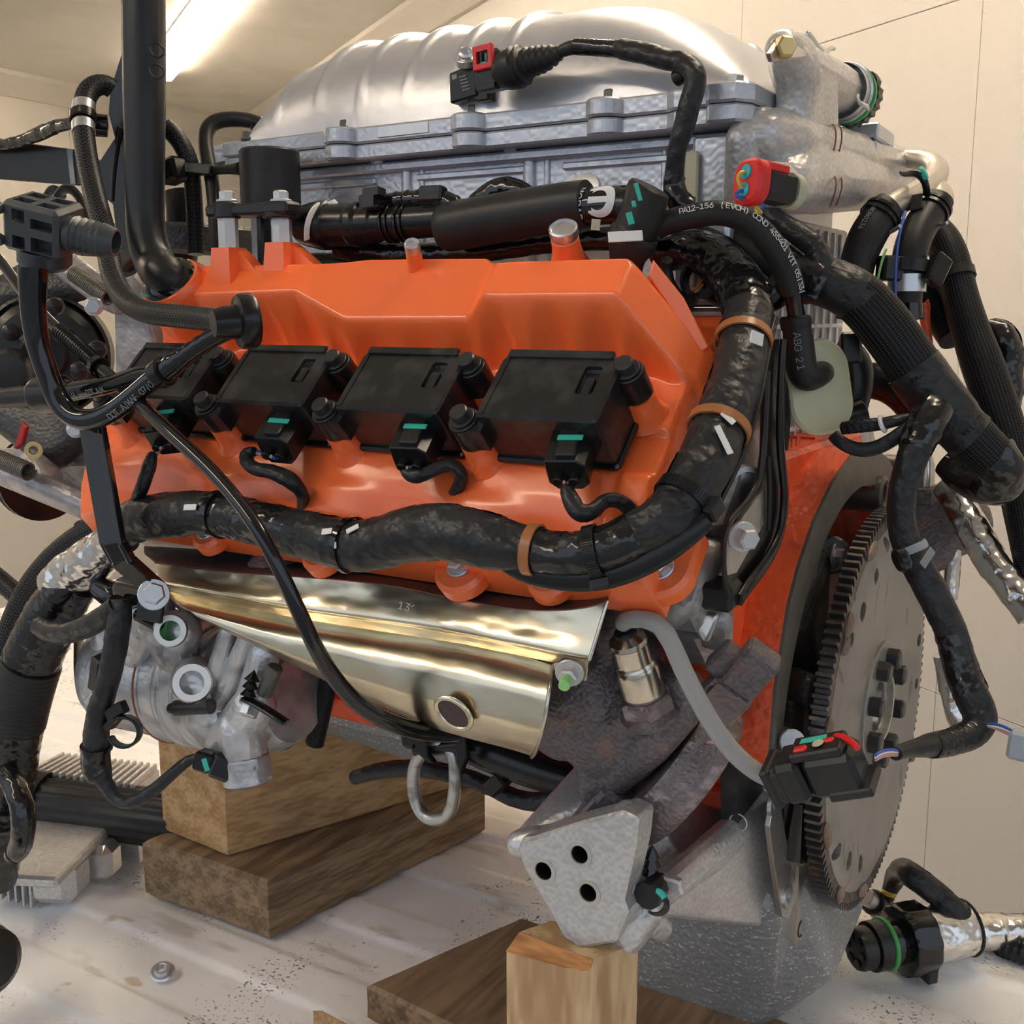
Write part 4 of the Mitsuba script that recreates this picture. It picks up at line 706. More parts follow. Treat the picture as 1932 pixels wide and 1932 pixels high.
lo = [R([(310, 1112), (470, 1148), (640, 1178), (800, 1202), (950, 1229), (1044, 1252)], .5855), R([(322, 1128), (480, 1166), (640, 1200), (800, 1228), (950, 1258), (1040, 1280)], .572), R([(345, 1145), (500, 1195), (660, 1240), (810, 1272), (950, 1302), (1036, 1325)], .563),
      R([(365, 1158), (520, 1222), (670, 1276), (820, 1318), (950, 1352), (1025, 1372)], .562), R([(385, 1170), (540, 1244), (690, 1308), (830, 1358), (950, 1390), (1016, 1408)], .570), R([(400, 1178), (555, 1256), (700, 1326), (835, 1380), (945, 1410), (1004, 1428)], .585)]
put(w(loft(lo, 130, 60, .0012), .0035, 22, 8), 'shield_gold', 'lower_skirt', HS, True)
put(loft([R([(272, 1030), (430, 1040), (600, 1052), (760, 1062), (930, 1075), (1060, 1078), (1130, 1085)], .64), R([(276, 1046), (430, 1066), (600, 1080), (760, 1098), (930, 1130), (1070, 1138), (1146, 1122)], .600), R([(292, 1062), (430, 1078), (600, 1090), (760, 1108), (930, 1142), (1070, 1149), (1146, 1133)], .590)], 90, 16, .001), 'shield_under', 'top_flange', HS, True)
put(tube(R([(1146, 1133), (1132, 1180), (1112, 1245)], [.5895, .584, .578]), .0012, 8), 'nickel', 'edge', HS); put(tube(R([(1044, 1256), (1038, 1290), (1030, 1345), (1016, 1405), (1003, 1428)], [.583, .569, .561, .569, .583]), .0013, 8), 'nickel', 'edge', HS)
ov = [P(856 + 22 * math.cos(t) + 24 * math.sin(t), 1346 - 8 * math.cos(t) + 28 * math.sin(t), .5570 + .0035 * math.sin(t)) for t in np.linspace(0, 2 * np.pi, 25)[:-1]]
put(flat(ov, .003, .0005), 'shield_under', 'opening', HS, True); put(tube(ov + ov[:1], .0018, 8, .002), 'shield_gold', 'opening_rim', HS)
for x, y, tt_, h in ((748, 1148, '13223', 15), ):
    g = meshkit.text_mesh(tt_, .0052, .0006); o = P(x, y, .578); put(at(g, o, -fw + Z_ * .2, P(x + 60, y + 12, .578) - o), 'nickel', 'stamped_number', HS, False)
put(flat([P(a, b, .574) for a, b in ((1044, 1252), (1108, 1248), (1104, 1285), (1086, 1278), (1060, 1290), (1048, 1270))], .002), 'shield_gold', 'ear', HS, False)
bo = P(1075, 1268, .570); ba = uv3(P(1062, 1300, .55) - bo); put(bolt(bo, ba, .0052, .008, 1.7, .002), 'zinc_pale', 'nut', HS, 15); put(cyl(bo + ba * .009, bo + ba * .018, .0036), 'green_chalk', 'stud', HS, 30)
OS = thing('oxygen_sensor', 'nickel oxygen sensor screwed into the manifold with a grey cable to a black plug', 'oxygen sensor')
s0, s1 = P(1226, 1340, .632), P(1180, 1195, .610); sa = uv3(s1 - s0); sl_ = np.linalg.norm(s1 - s0)
put(at(lathe([(0, -.004), (.0195, -.004), (.020, 0), (.0165, .003), (0, .003)], 36), s0, sa), 'manifold_iron', 'boss', OS, 30)
put(at(hexh(.0160, .011, .0018), s0 + sa * .003, sa), 'manifold_worn', 'hex', OS, 15); put(at(lathe([(.0132, 0), (.0138, .002), (.0132, .004), (0, .004)], 30), s0 + sa * .0125, sa), 'rust', 'washer', OS, 30)
put(at(lathe([(.0140, .016), (.0140, sl_ * .55), (.0125, sl_ * .60), (.0131, sl_ * .615), (.0122, sl_ * .64), (.0116, sl_ * .66), (.0118, sl_ * .86), (.0124, sl_ * .88), (.0118, sl_ * .93), (.007, sl_ * .99), (0, sl_)], 36), s0, sa), 'nickel', 'shell', OS, 30)
put(cyl(s0 + sa * sl_ * .93, s0 + sa * sl_ * 1.04, .0072, .001), 'black_plastic', 'seal', OS, 30); put(cyl(s0 + sa * sl_ * 1.02, s0 + sa * sl_ * 1.09 + rt * .001, .0022), 'wire_blue', 'wire', OS)
put(tp([(1173, 1182, .606, 26), (1180, 1172, .604, 34), (1205, 1168, .60, 34), (1240, 1178, .597, 35), (1262, 1205, .597, 36), (1285, 1255, .598, 36), (1320, 1325, .60, 36), (1360, 1390, .605, 36), (1400, 1435, .61, 36), (1428, 1456, .613, 36), (1450, 1468, .615, 34)], seg=18, step=.003, fn=lambda u, t: 1 + .03 * np.sin(u * 500) * (u < .05)), 'grey_cable', 'cable', OS)
for d, m in ((-9, 'white_paint'), (0, 'wire_tan'), (9, 'wire_blue'), (4, 'print_grey')): put(tp([(1446, 1466 + d * .5, .614, 8), (1458, 1464 + d, .614, 9), (1472, 1463 + d, .614, 9)], seg=8, step=.002), m, 'wire', OS)
c0_, c1_, c2_, c3_ = P(1462, 1470, .613), P(1545, 1452, .612), P(1600, 1444, .612), P(1655, 1436, .612); cd = uv3(c3_ - c0_); cu = uv3(Z_ - cd * cd[2] + Y_ * -.25); cu = uv3(cu - cd * (cu @ cd))
put(bar(c0_, c1_ - cd * .006, .0235, .024, .003, cu), 'black_plastic', 'plug', OS, 30); put(bar(c0_ - cd * .002, c0_ + cd * .004, .026, .026, .002, cu), 'black_plastic', 'plug_rim', OS, 30)
put(bar(c1_ - cd * .022, c1_ - cd * .006, .0265, .0265, .003, cu), 'black_plastic', 'plug_collar', OS, 30); put(bar(c1_ - cd * .005, c3_ - cd * .009, .0255, .024, .003, cu), 'black_plastic', 'socket', OS, 30)
put(bar(c1_ + cd * .004 - cu * .012, c2_ + cd * .012 - cu * .012, .006, .026, .001, cu), 'black_plastic', 'socket_foot', OS, 30)
put(bar(c1_ - cd * .010 + cu * .0145, c2_ + cd * .004 + cu * .0145, .006, .020, .0012, cu), 'black_plastic', 'latch', OS, 30)
q = c2_ + cu * .0155; put(tube([q + cd * .000 - v_ * 0 + fw * .008, q + cd * .004 + fw * .004 + cu * .002, q + cd * .007 - fw * .002, q + cd * .008 - fw * .009 - cu * .003], .0021, 8, .002), 'red_plastic', 'lock', OS)
put(at(cbox(.008, .005, .004, .001), c1_ - cd * .006 + cu * .016 - fw * .006, cu, cd), 'red_plastic', 'lock', OS); put(at(cbox(.006, .004, .003, .001), c2_ - cd * .004 + cu * .0175, cu, cd), 'red_plastic', 'lock', OS)
put(at(cbox(.016, .005, .001, .0003), c1_ + cd * .006 + cu * .0182 + fw * .005, cu, cd), 'teal_paint', 'mark', OS); put(at(rcyl(.0035, .0006, .0002), c1_ + cd * .006 + cu * .0176 - fw * .004, cu), 'cream_edge', 'mark', OS)
# ---------------------------------------------------------------- air-conditioning compressor, low at the front
AC = thing('air_compressor', 'stained silver cast compressor low on the engine front, left of the gold heat shield', 'compressor')
yc = .66; A0, A1 = P(228, 1262, yc), P(560, 1318, yc); ca = uv3(A1 - A0)
L = np.linalg.norm(A1 - A0)
put(at(lathe([(0, -.010), (.040, -.008), (.050, 0), (.053, .012), (.053, L * .36), (.0555, L * .365), (.0555, L * .40), (.0545, L * .405), (.0545, L * .74), (.0565, L * .75), (.0565, L * .80), (.050, L * .82), (.046, L * .93), (.036, L), (0, L + .002)], 56), A0, ca), 'cast_alu_dirty', 'body', AC, 35)
for t in (.382,): put(at(ring(.0553, .0012, 56, 6), A0 + ca * L * t, ca), 'brown_gasket', 'gasket', AC, True)
for t, w in ((.50, .010), (.60, .009), (.69, .011)): put(at(ring(.0535, w * .55, 56, 8, .55), A0 + ca * L * t, ca), 'cast_alu_dirty', 'band', AC, True)
yb = yc - .05
put(blob([Q([(300, 1180, yb, .016), (345, 1190, yb, .016), (330, 1230, yb, .018)]), Q([(365, 1275, yb - .004, .017), (372, 1310, yb, .018), (400, 1345, yb, .016)]), Q([(385, 1355, yb, .016), (420, 1380, yb + .01, .02)]), Q([(245, 1150, yb, .012), (300, 1140, yb, .014), (255, 1230, yb + .005, .014)]),
          Q([(455, 1370, yb, .02), (462, 1438, yb, .019)]), Q([(430, 1400, yb + .005, .02), (480, 1330, yb, .018)]), Q([(500, 1230, yb, .012), (478, 1320, yb, .014)]), Q([(470, 1200, yb, .008), (395, 1370, yb + .003, .010)]), Q([(430, 1190, yb, .007), (400, 1300, yb, .009)]), Q([(200, 1190, yb + .02, .012), (190, 1280, yb + .02, .014), (230, 1330, yb + .02, .016)])], .005, 4), 'cast_alu_dirty', 'lug', AC, True)
for px, py, r, m in ((362, 1288, .0095, 'zinc'), (321, 1190, .008, 'green_seal')):
    o = P(px, py, yb - .021); ax2 = uv3(-fw + rt * .25 + up * .1); put(at(lathe([(r, .002), (r * 1.55, .002), (r * 1.7, .0), (r * 1.7, -.012), (r, -.012), (r, .002)], 32), o, ax2), 'machined', 'port', AC, 30)
    put(at(lathe([(r * .99, .0015), (r * .99, -.013), (0, -.013)], 28), o, ax2), m, 'port_bore', AC, 30)
s0_ = P(400, 1332, yb - .018); s1_ = P(330, 1336, yb - .022); put(cyl(s0_, s1_, .0062, .001), 'black_plastic', 'stud', AC, 30); put(cyl(s1_, s1_ + uv3(s1_ - s0_) * .006, .004, .001), 'black_plastic', 'stud', AC, 30)
s0_ = P(260, 1158, yb - .02); s1_ = P(302, 1180, yb - .02); put(cyl(s0_, s1_, .0058, .001), 'black_plastic', 'stud', AC, 30)
put(cyl(P(520, 1258, yb - .012), P(498, 1310, yb - .014), .0062, .0008), 'flange_steel', 'through_bolt', AC, 30); put(bolt(P(476, 1328, yb - .016), uv3(up * -1 + rt * -.3 - fw * .4), .0062, .008, 1.6), 'zinc', 'bolt', AC, 15)
put(at(lathe([(.0190, 0), (.0195, .002), (.0195, .020), (.016, .022), (0, .022)], 32), P(462, 1428, yb), -up * 1.0 + rt * .15), 'cast_alu_dirty', 'valve_socket', AC, 30)
put(bar(P(440, 1450, yb), P(468, 1460, yb - .002), .014, .016, .002), 'black_plastic', 'valve_plug', AC, 30)
FT = thing('fir_tree_clip', 'black fir-tree clip with a long strap stuck in the compressor', 'clip')
put(at(lathe([(0, .020), (.003, .016), (.0062, .012), (.003, .011), (.0062, .006), (.003, .005), (.0062, 0), (0, 0)], 12), P(468, 1312, yb - .024), up + rt * .25), 'black_gloss', 'fir_tree', FT, 20)
put(tube([P(462, 1318, yb - .024), P(490, 1332, yb - .026), P(540, 1364, yb - .024)], .0022, 8, oval=2.2), 'black_gloss', 'strap', FT)
# ---------------------------------------------------------------- lifting link on its black fork under the shield
LK = thing('lifting_link', 'galvanised steel lifting link hanging from a black fork under the heat shield', 'chain link')
yl = .69; pts = [(800, 1420), (782, 1450), (784, 1510), (800, 1538), (822, 1546), (845, 1536), (856, 1505), (858, 1440), (850, 1415), (826, 1404)]
q = [P(a, b, yl) for a, b in pts]; put(tube(q + q[:1], rp(25, q[0]), 18, .003), 'galvanised', LK, smooth=True)
FK = thing('link_fork', 'black steel fork plates carrying the lifting link', 'bracket')
for l in ([(778, 1388), (800, 1386), (806, 1425), (818, 1440), (806, 1440), (784, 1420)], [(858, 1380), (876, 1378), (880, 1430), (868, 1462), (860, 1440)]): put(flat([P(a, b, yl - .012) for a, b in l], .006, .001), 'black_satin', 'plate', FK, 25)
put(cyl(P(785, 1415, yl), P(872, 1405, yl), .006), 'black_satin', 'pin', FK, 30); put(bar(P(770, 1372, yl + .02), P(880, 1372, yl + .02), .03, .03, .004), 'black_satin', 'crossbar', FK, 25)
# ---------------------------------------------------------------- pine stub under the bracket
zt = 1.0405
ST = thing('timber_stub', 'short upright pine stub holding the mount bracket above the plank', 'timber')
nf_ = np.cross(uv3(PZ(1120, 1810, zt) - PZ(982, 1758, zt)), Z_); nf_ = uv3(nf_ if nf_ @ fw < 0 else -nf_)
ft = [PZ(982, 1758, zt), PZ(1120, 1810, zt)]; fb = [PZ(956, 1794, zt - .013), PZ(1112, 1838, zt - .013)]; bk_ = [PZ(1040, 1737, zt), PZ(1204, 1780, zt)]; z0_ = TZ + .0342
lo_ = [np.array([q[0], q[1], z0_]) for q in (fb[0], fb[1], bk_[1], bk_[0])]
put(rough(tm(man(hull(np.vstack([ft, fb, bk_, lo_]))).refine_to_length(.008)), .0005, 70), 'wood_stub', 'block', ST, 30)
cn = uv3(np.cross(fb[1] - fb[0], ft[0] - fb[0])); cn = cn if cn @ fw < 0 else -cn
put(rough(tm(man(hull(np.vstack([[q + cn * .0006 for q in ft + fb], [q + cn * .0018 for q in ft + fb]]))).refine_to_length(.005)), .0006, 150), 'wood_bark', 'bark_edge', ST, 30)
# ---------------------------------------------------------------- engine wiring harness along the cover
def near(tb, px, py):                                                     # the length along a tube where it passes a photo point
    q, tg, u, R = tb.metadata['path']; d = q - EYE; z = d @ fw; s = np.stack([966 + FPX * (d @ rt) / z, 966 - FPX * (d @ up) / z], 1); return int(np.argmin(((s - [px, py]) ** 2).sum(1)))
def tie(tb, px, py, w, mat, par, lift=1.03, th=.0014, head=None, ang=0, ratchet=False, ov=1.0, name='zip_tie', tilt=(0, 0, 0)):
    q, tg, u, R = tb.metadata['path']; i = near(tb, px, py); r = R[i] * lift
    g = lathe([(r, -w / 2), (r + th, -w / 2), (r + th, w / 2), (r, w / 2), (r, -w / 2)], 48)
    ax = uv3(tg[i] + np.array(tilt)); o = q[i]
    k = put(at(g, o, ax), mat, name, par, 30)
    vd = uv3(-fw - ax * (-fw @ ax)); sd = np.cross(ax, vd)
    if ratchet:
        for a in np.linspace(-1.1, 1.1, 24): dirn = vd * math.cos(a) + sd * math.sin(a); put_list.append(at(cbox(.0012, w * .8, .001, .0002), o + dirn * (r + th), dirn, sd * math.cos(a) - vd * math.sin(a)))
        put(cat(put_list), mat, 'ratchet', k, 25); put_list.clear()
    if head is not None: dirn = vd * math.cos(head) + sd * math.sin(head); put(at(cbox(w * 1.6, w * 1.5, .007, .0012), o + dirn * (r + th + .002), dirn, ax), mat, 'head', k, 25)
    return k
put_list = []
WH = thing('wiring_harness', 'thick black taped wiring harness running along the bottom and right edge of the orange valve cover', 'wiring harness')
tr = [(236, 1000, .575, 70), (262, 980, .567, 84), (320, 972, .562, 86), (400, 968, .56, 82), (480, 985, .558, 84), (560, 1006, .556, 88), (630, 1022, .555, 96), (690, 1030, .554, 98), (760, 1012, .553, 104), (840, 1004, .552, 108), (920, 1020, .553, 106), (1000, 1036, .556, 84), (1080, 1045, .560, 84), (1140, 1036, .565, 88), (1200, 1010, .573, 90), (1260, 975, .583, 100), (1308, 915, .60, 108), (1342, 845, .622, 108), (1370, 770, .645, 104), (1392, 700, .668, 100), (1403, 640, .69, 96), (1412, 590, .71, 92)]
T1 = tp(tr, seg=40, step=.0022, fn=tape(.085, 34, 4)); put(T1, 'cloth_tape', 'trunk', WH)
for seg, s in ((slice(3, 6), 7), (slice(11, 15), 9)):
    k = [(a, b, y, w_ * 1.012) for a, b, y, w_ in tr[seg]]; put(tp(k, seg=36, step=.0018, fn=tape(.05, 70, s)), 'vinyl_tape', 'shiny_tape', WH)
put(tp([(1415, 610, .715, 92), (1400, 555, .735, 96), (1372, 510, .75, 92), (1330, 478, .762, 84), (1285, 470, .77, 76), (1245, 485, .775, 70)], seg=32, step=.002, fn=tape(.07, 45, 11)), 'vinyl_tape', 'upper_bundle', WH)
put(tp([(1290, 440, .785, 40), (1340, 455, .785, 46), (1400, 505, .785, 50), (1450, 560, .785, 60), (1475, 540, .79, 60), (1540, 530, .80, 80)], seg=24, step=.003, fn=tape(.08, 45, 12)), 'vinyl_tape', 'upper_bundle', WH)
st = [(950, 1066, .552, 24), (1000, 1084, .553, 40), (1060, 1094, .556, 44), (1130, 1092, .561, 46), (1190, 1075, .566, 46), (1250, 1044, .573, 46), (1300, 1008, .581, 44), (1334, 980, .588, 38)]
w_ = [P(a, b, y) for a, b, y, _ in st]; put(tube(w_, [rp(c[3], q) for c, q in zip(st, w_)], 20, .003, oval=.45), 'black_satin', 'guide_strip', WH)
st = [(1338, 985, .61, 12), (1385, 890, .63, 14), (1412, 820, .645, 16), (1432, 740, .665, 18), (1447, 660, .69, 18), (1462, 600, .71, 16)]
put(tp(st, seg=12, step=.003), 'black_satin', 'guide_strip', WH)
for px, py in ((1405, 646), (1352, 806), (1003, 1040)): tie(T1, px, py, .0062, 'brown_tie', WH, 1.06 if px > 1100 else 1.10, tilt=(0, 0, .0) if px > 1100 else (.0, 0, 0))
put(at(cbox(.010, .0075, .001, .0003), P(1428, 638, .655), -fw + rt * .6), 'white_paint', 'tie_mark', WH, False)
tie(T1, 1122, 1040, .0072, 'black_satin', WH, 1.1, head=1.5, ratchet=True); tie(T1, 1290, 942, .0075, 'black_satin', WH, 1.05, head=.85, ratchet=True)
for px, py in ((418, 970), (664, 1030)): tie(T1, px, py, .0042, 'black_gloss', WH, 1.045)
for px, py, l, a in ((392, 958, 34, .12), (646, 1006, 22, .1), (690, 995, 26, -.3), (666, 1030, 12, 1.5), (1343, 858, 60, 1.3), (1352, 818, 30, .9)):
    i = near(T1, px, py); q, tg, u, R = T1.metadata['path']; o = P(px, py, q[i][1]); n = uv3((-fw) - tg[i] * (-fw @ tg[i])); c = o - q[i]; c = c - tg[i] * (c @ tg[i]); h = c - n * (c @ n); o2 = q[i] + h + n * (math.sqrt(max(R[i] ** 2 * 1.04 - h @ h, 1e-6)) + .0012) + tg[i] * ((o - q[i]) @ tg[i])
    nn_ = uv3(o2 - q[i]); dv = rt * math.cos(a) - up * math.sin(a); put(at(cbox(l / FPX * dep(o), .0042, .0008, .0003), o2, nn_, dv), 'white_paint', 'paint_mark', WH, False)
# coil plugs with their pigtails
pl4 = [((1098, 800), (1070, 898), 78, -.474, [(1062, 905, -.476, 10), (1066, 918, -.477, 12)], [(1068, 920, -.478, 22), (1078, 945, -.480, 34), (1098, 968, -.484, 36), (1122, 962, -.488, 30), (1140, 946, -.492, 28), (1168, 946, -.497, 28), (1192, 966, -.505, 30), (1200, 985, -.515, 34)]),
       ((818, 782), (776, 872), 74, -.474, [(764, 872, -.476, 9), (762, 884, -.477, 9)], [(764, 884, -.478, 20), (785, 898, -.480, 28), (815, 888, -.482, 26), (848, 878, -.486, 26), (868, 892, -.492, 27), (864, 920, -.502, 25), (850, 942, -.512, 22), (842, 956, -.52, 26)]),
       ((570, 774), (520, 852), 70, -.474, [(512, 848, -.476, 10), (490, 853, -.477, 10), (474, 852, -.478, 10)], [(480, 852, -.478, 18), (466, 860, -.479, 28), (474, 880, -.480, 26), (510, 890, -.483, 28), (545, 905, -.488, 32), (566, 925, -.497, 26), (572, 948, -.51, 22), (574, 965, -.52, 26)]),
       ((350, 760), (310, 836), 62, -.474, [(297, 832, -.476, 9), (288, 858, -.478, 9)], [(287, 858, -.478, 18), (280, 885, -.480, 26), (268, 920, -.487, 26), (258, 945, -.50, 24), (256, 965, -.52, 28)])]
for k, ((ax_, ay_), (bx_, by_), wpx, n, wires, pig) in enumerate(pl4):
    a, b = PB(ax_, ay_, n - .004), PB(bx_, by_, n + .002); d = uv3(b - a); L = np.linalg.norm(b - a); u_ = uv3(N_ * .8 - fw * .35 - d * ((N_ * .8 - fw * .35) @ d)); s = np.cross(d, u_); wd = rp(wpx, a) * 2 * .98
    pk = put(at(prism(rpoly([(-wd * .5, -wd * .32), (-wd * .28, -wd * .48), (wd * .5, -wd * .48), (wd * .5, wd * .25), (wd * .3, wd * .46), (-wd * .3, wd * .46), (-wd * .5, wd * .28)], .001, 2), L, .0014), a, d, s), 'black_satin', 'coil_plug', WH, 25)
    put(bar(a + d * .004 + u_ * wd * .5, b - d * .003 + u_ * wd * .5, wd * .5, .0045, .001, s), 'black_plastic', 'latch', pk, 25)
    put(bar(a + d * .002 + u_ * wd * .42 - s * wd * .42, a + d * .011 + u_ * wd * .42 - s * wd * .42, .006, .010, .001, s), 'black_plastic', 'tab', pk, 25)
    put(at(cbox(wd * .62, .0042, .0012, .0003), a + d * .029 + u_ * (wd * .5 + .0027) - s * wd * .05, u_, s), 'teal_paint', 'mark', pk, False)
    for j in (-.2, .2): put(cyl(b - d * .002 + s * wd * j, b + d * .006 + s * wd * j, wd * .13), 'black_satin', 'wire_boot', pk, 30)
    for j, m in enumerate((('wire_pink', 'wire_pink') if k == 0 else ('wire_blue', 'wire_tan'))):
        wp = [b + d * .005 + s * wd * (-.2 + .25 * j)] + [PB(q[0] + 5 * j, q[1] + 4 * j, q[2]) for q in wires[1:]] + [PB(pig[1][0], pig[1][1], pig[1][2])]; put(tube(wp, rp(wires[0][3], wp[0]) * .75, 8, .002), m, 'wire', pk)
    q = [PB(c[0], c[1], c[2] + .003) for c in pig]; put(tube(q, [rp(c[3], p_) for c, p_ in zip(pig, q)], 16, .0018, fn=tape(.10, 55, 20 + k)), 'cloth_tape', 'pigtail', WH)
# ---------------------------------------------------------------- hoses between the cover and the supercharger
VL = thing('valley_casting', 'grey ribbed casting filling the valley under the supercharger', 'casting')
put(prism([(-.79, .815), (-.31, .815), (-.293, .83), (-.293, 1.05), (-.79, 1.05)], .182, .003).apply_translation([0, 0, 1.273]), 'grey_casting', 'body', VL, 25)
for k in range(10): put(bar([-.2925, .83 + .022 * k, 1.28], [-.2925, .83 + .022 * k, 1.52], .004, .006, .001, Y_), 'cast_alu_dirty', 'rib', VL, 25)
put(at(cbox(.008, .235, .245, .002), [-.2960, .935, 1.402]), 'grey_casting', 'wall', VL, 25)
for k in range(8): put(bar([-.2925, .825, 1.30 + .028 * k], [-.2925, 1.045, 1.30 + .028 * k], .004, .005, .001, Z_), 'cast_alu_dirty', 'rib', VL, 25)
BH = thing('breather_hose', 'black breather hose assembly with a branded pipe and foam sleeve above the orange cover', 'hose')
yh = .715
put(tp([(572, 425, yh, 70), (592, 425, yh, 84), (612, 425, yh, 92), (622, 425, yh, 92), (624, 425, yh, 80), (668, 424, yh, 80), (670, 424, yh, 84), (684, 424, yh, 84), (686, 424, yh, 72), (712, 422, yh, 72), (714, 422, yh, 66), (760, 420, yh, 64), (850, 412, yh, 60)], seg=30, step=.0012), 'black_satin', 'fitting', BH)
for a in (735, 745, 762, 772): put(at(ring(rp(68, P(a, 421, yh)), .0014, 30, 6), P(a, 421, yh), P(a + 30, 418, yh) - P(a, 421, yh)), 'black_gloss', 'rib', BH, True)
put(tp([(838, 430, yh - .002, 84), (850, 428, yh - .002, 92), (960, 408, yh - .004, 92), (1080, 388, yh - .006, 90), (1108, 384, yh - .006, 88)], seg=32, step=.004), 'rubber', 'foam_sleeve', BH)
brand = tp([(1095, 392, yh - .006, 68), (1140, 388, yh - .006, 70), (1178, 386, yh - .006, 70)], seg=28, step=.003); put(brand, 'black_gloss', 'branded_pipe', BH)
# the emblem: a ring with a flat foot cut into it and the name across the pipe
bq, btg, bu, bR = brand.metadata['path']; bc = P(1155, 400, yh - .006); bt = uv3(btg[len(btg) // 2]); bn = uv3(-fw - bt * (-fw @ bt)); bs_ = np.cross(bn, bt)
def wrap(poly2, lift=.0005, refine=.0012):                                # flat print wrapped round the branded pipe: x along it, y round it
    g = trimesh.creation.extrude_polygon(poly2, .0003, engine='earcut'); v, f = trimesh.remesh.subdivide_to_size(g.vertices, g.faces, refine); r = bR.mean()
    a = v[:, 1] / r; base = bq[0] + bt * 0
    c = bq.mean(0) + bt * v[:, :1] if False else bq.mean(0) + v[:, :1] * bt
    return trimesh.Trimesh(c + (r + lift + v[:, 2:3]) * (np.cos(a)[:, None] * bn + np.sin(a)[:, None] * bs_), f, process=False)
ro = .0118; hole = Point(-.0012, 0).buffer(.0068, 20).union(Polygon([(-.02, -.0068), (-.0060, -.0068), (-.0060, .0068), (-.02, .0068)])).difference(Polygon([(-.0092, -.0022), (.02, -.0016), (.02, .0016), (-.0092, .0022)]))
em = Point(0, 0).buffer(ro, 24).difference(hole).difference(Polygon([(-.02, -.02), (-.0088, -.02), (-.0088, .02), (-.02, .02)]))
from shapely import affinity
em = affinity.translate(em, .0045, .0005)
for g in getattr(em, 'geoms', [em]): put(wrap(g), 'print_white', 'emblem', BH, False)
tx = meshkit.text_mesh('MOPAR', .0045, .0003, bold=True); tx.apply_translation(-tx.bounds.mean(0)); v, f = trimesh.remesh.subdivide_to_size(tx.vertices, tx.faces, .0015)
r = bR.mean(); xx, yy = -v[:, 1] * -1, -v[:, 0]; xx = v[:, 1] - .0118; a_w = yy * 1.12 / r
put(trimesh.Trimesh(bq.mean(0) + xx[:, None] * bt + (r + .0006 + v[:, 2:3]) * (np.cos(a_w)[:, None] * bn + np.sin(a_w)[:, None] * bs_), f, process=False), 'print_white', 'brand_name', BH, False)
put(at(cbox(.006, .0075, .0006), P(1124, 424, yh - .030), -fw, bt), 'cream_edge', 'sticker', BH, False)
put(tp([(1226, 352, .70, 74), (1224, 356, .70, 82), (1212, 400, .70, 84), (1200, 432, .70, 84), (1196, 440, .70, 84), (1194, 443, .70, 96), (1190, 464, .70, 96), (1187, 474, .70, 80), (1182, 500, .705, 64), (1176, 525, .71, 62)], seg=32, step=.0015), 'rubber', 'elbow', BH)
put(tp([(1178, 392, .705, 76), (1195, 390, .705, 74), (1215, 392, .705, 60)], seg=28), 'black_satin', 'joint', BH)
ec = P(1180, 446, .676); put(at(cbox(.0225, .0072, .0012, .0004), ec, -fw + up * .2, rt * 1 + up * .06), 'white_paint', 'sticker', BH, False)
for (a, b), h in (((1189, 412), .008), ((1196, 385), .004), ((1204, 362), .012)): put(at(cbox(.0026 if b != 412 else .004, h, .0008, .0003), P(a, b, .6695), -fw + up * .1, rt + up * .25), 'teal_paint', 'mark', BH, False)
put(tp([(604, 388, yh - .010, 14), (588, 402, yh - .020, 14), (580, 425, yh - .024, 14), (579, 452, yh - .022, 14)], seg=10, oval=.4, step=.002), 'white_foam', 'foam_strip', BH); put(flat([P(a, b, yh - .004) for a, b in ((600, 400), (596, 388), (628, 376), (638, 388))], .004, .001), 'white_foam', 'foam_strip', BH, 25)
put(bar(P(684, 392, yh - .002), P(724, 378, yh - .002), .018, .012, .002, up), 'black_satin', 'quick_clip', BH, 25); put(cut(bar(P(690, 378, yh - .012), P(722, 372, yh - .012), .016, .010, .001, up), bar(P(700, 376, yh - .02), P(714, 374, yh - .02), .008, .03, .0003, up)), 'black_plastic', 'quick_clip', BH, 25)
put(tp([(726, 382, yh, 30), (760, 378, yh, 34), (800, 376, yh, 36), (835, 378, yh, 38), (862, 392, yh, 34)], seg=20, step=.0015, fn=lambda u, t: 1 + .1 * (np.sin(u * 600) > .5)), 'black_gloss', 'quick_connector', BH); put(bar(P(795, 368, yh - .004), P(838, 366, yh - .004), .012, .010, .0015, up), 'black_satin', 'quick_connector', BH, 25)
put(tp([(640, 470, yh + .02, 40), (760, 480, yh + .02, 44), (900, 475, yh + .025, 40), (1000, 462, yh + .03, 40), (1130, 450, yh + .03, 46), (1240, 455, .755, 40)], seg=18, step=.003, fn=tape(.08, 40, 31)), 'vinyl_tape', 'loom', BH)
put(tp([(560, 500, yh + .03, 40), (700, 500, yh + .04, 50), (850, 500, yh + .04, 50)], seg=18, step=.003, fn=tape(.08, 40, 32)), 'black_plastic', 'loom', BH)
put(tp([(895, 385, .765, 36), (930, 362, .765, 42), (960, 355, .765, 42), (995, 372, .765, 40), (1010, 395, .765, 36)], seg=20, step=.002, fn=tape(.12, 50, 33)), 'vinyl_tape', 'loom', BH)
for a in ((615, 388), (1080, 352), (1102, 362)):
    q = P(a[0], a[1], .785); put(at(cbox(.012, .016, .001, .0003), q, -Y_ + Z_ * .3, X_ + Z_ * .8), 'white_paint', 'paper_tag', BH, False)
put(at(lathe([(0, 0), (.010, .0), (.012, .004), (.0118, .008), (0, .010)], 24), P(1112, 362, .785), -Y_ + Z_ * .3), 'zinc', 'plug', BH, 30)
VCAN = thing('vacuum_can', 'black cylindrical can on a clamp plate over two grey standoffs', 'canister')
o = P(512, 402, .748); tz_ = P(512, 282, .748)[2]; put(at(rcyl(rp(112, o), tz_ - o[2], .002, 40), o), 'rubber', 'can', VCAN, 30)
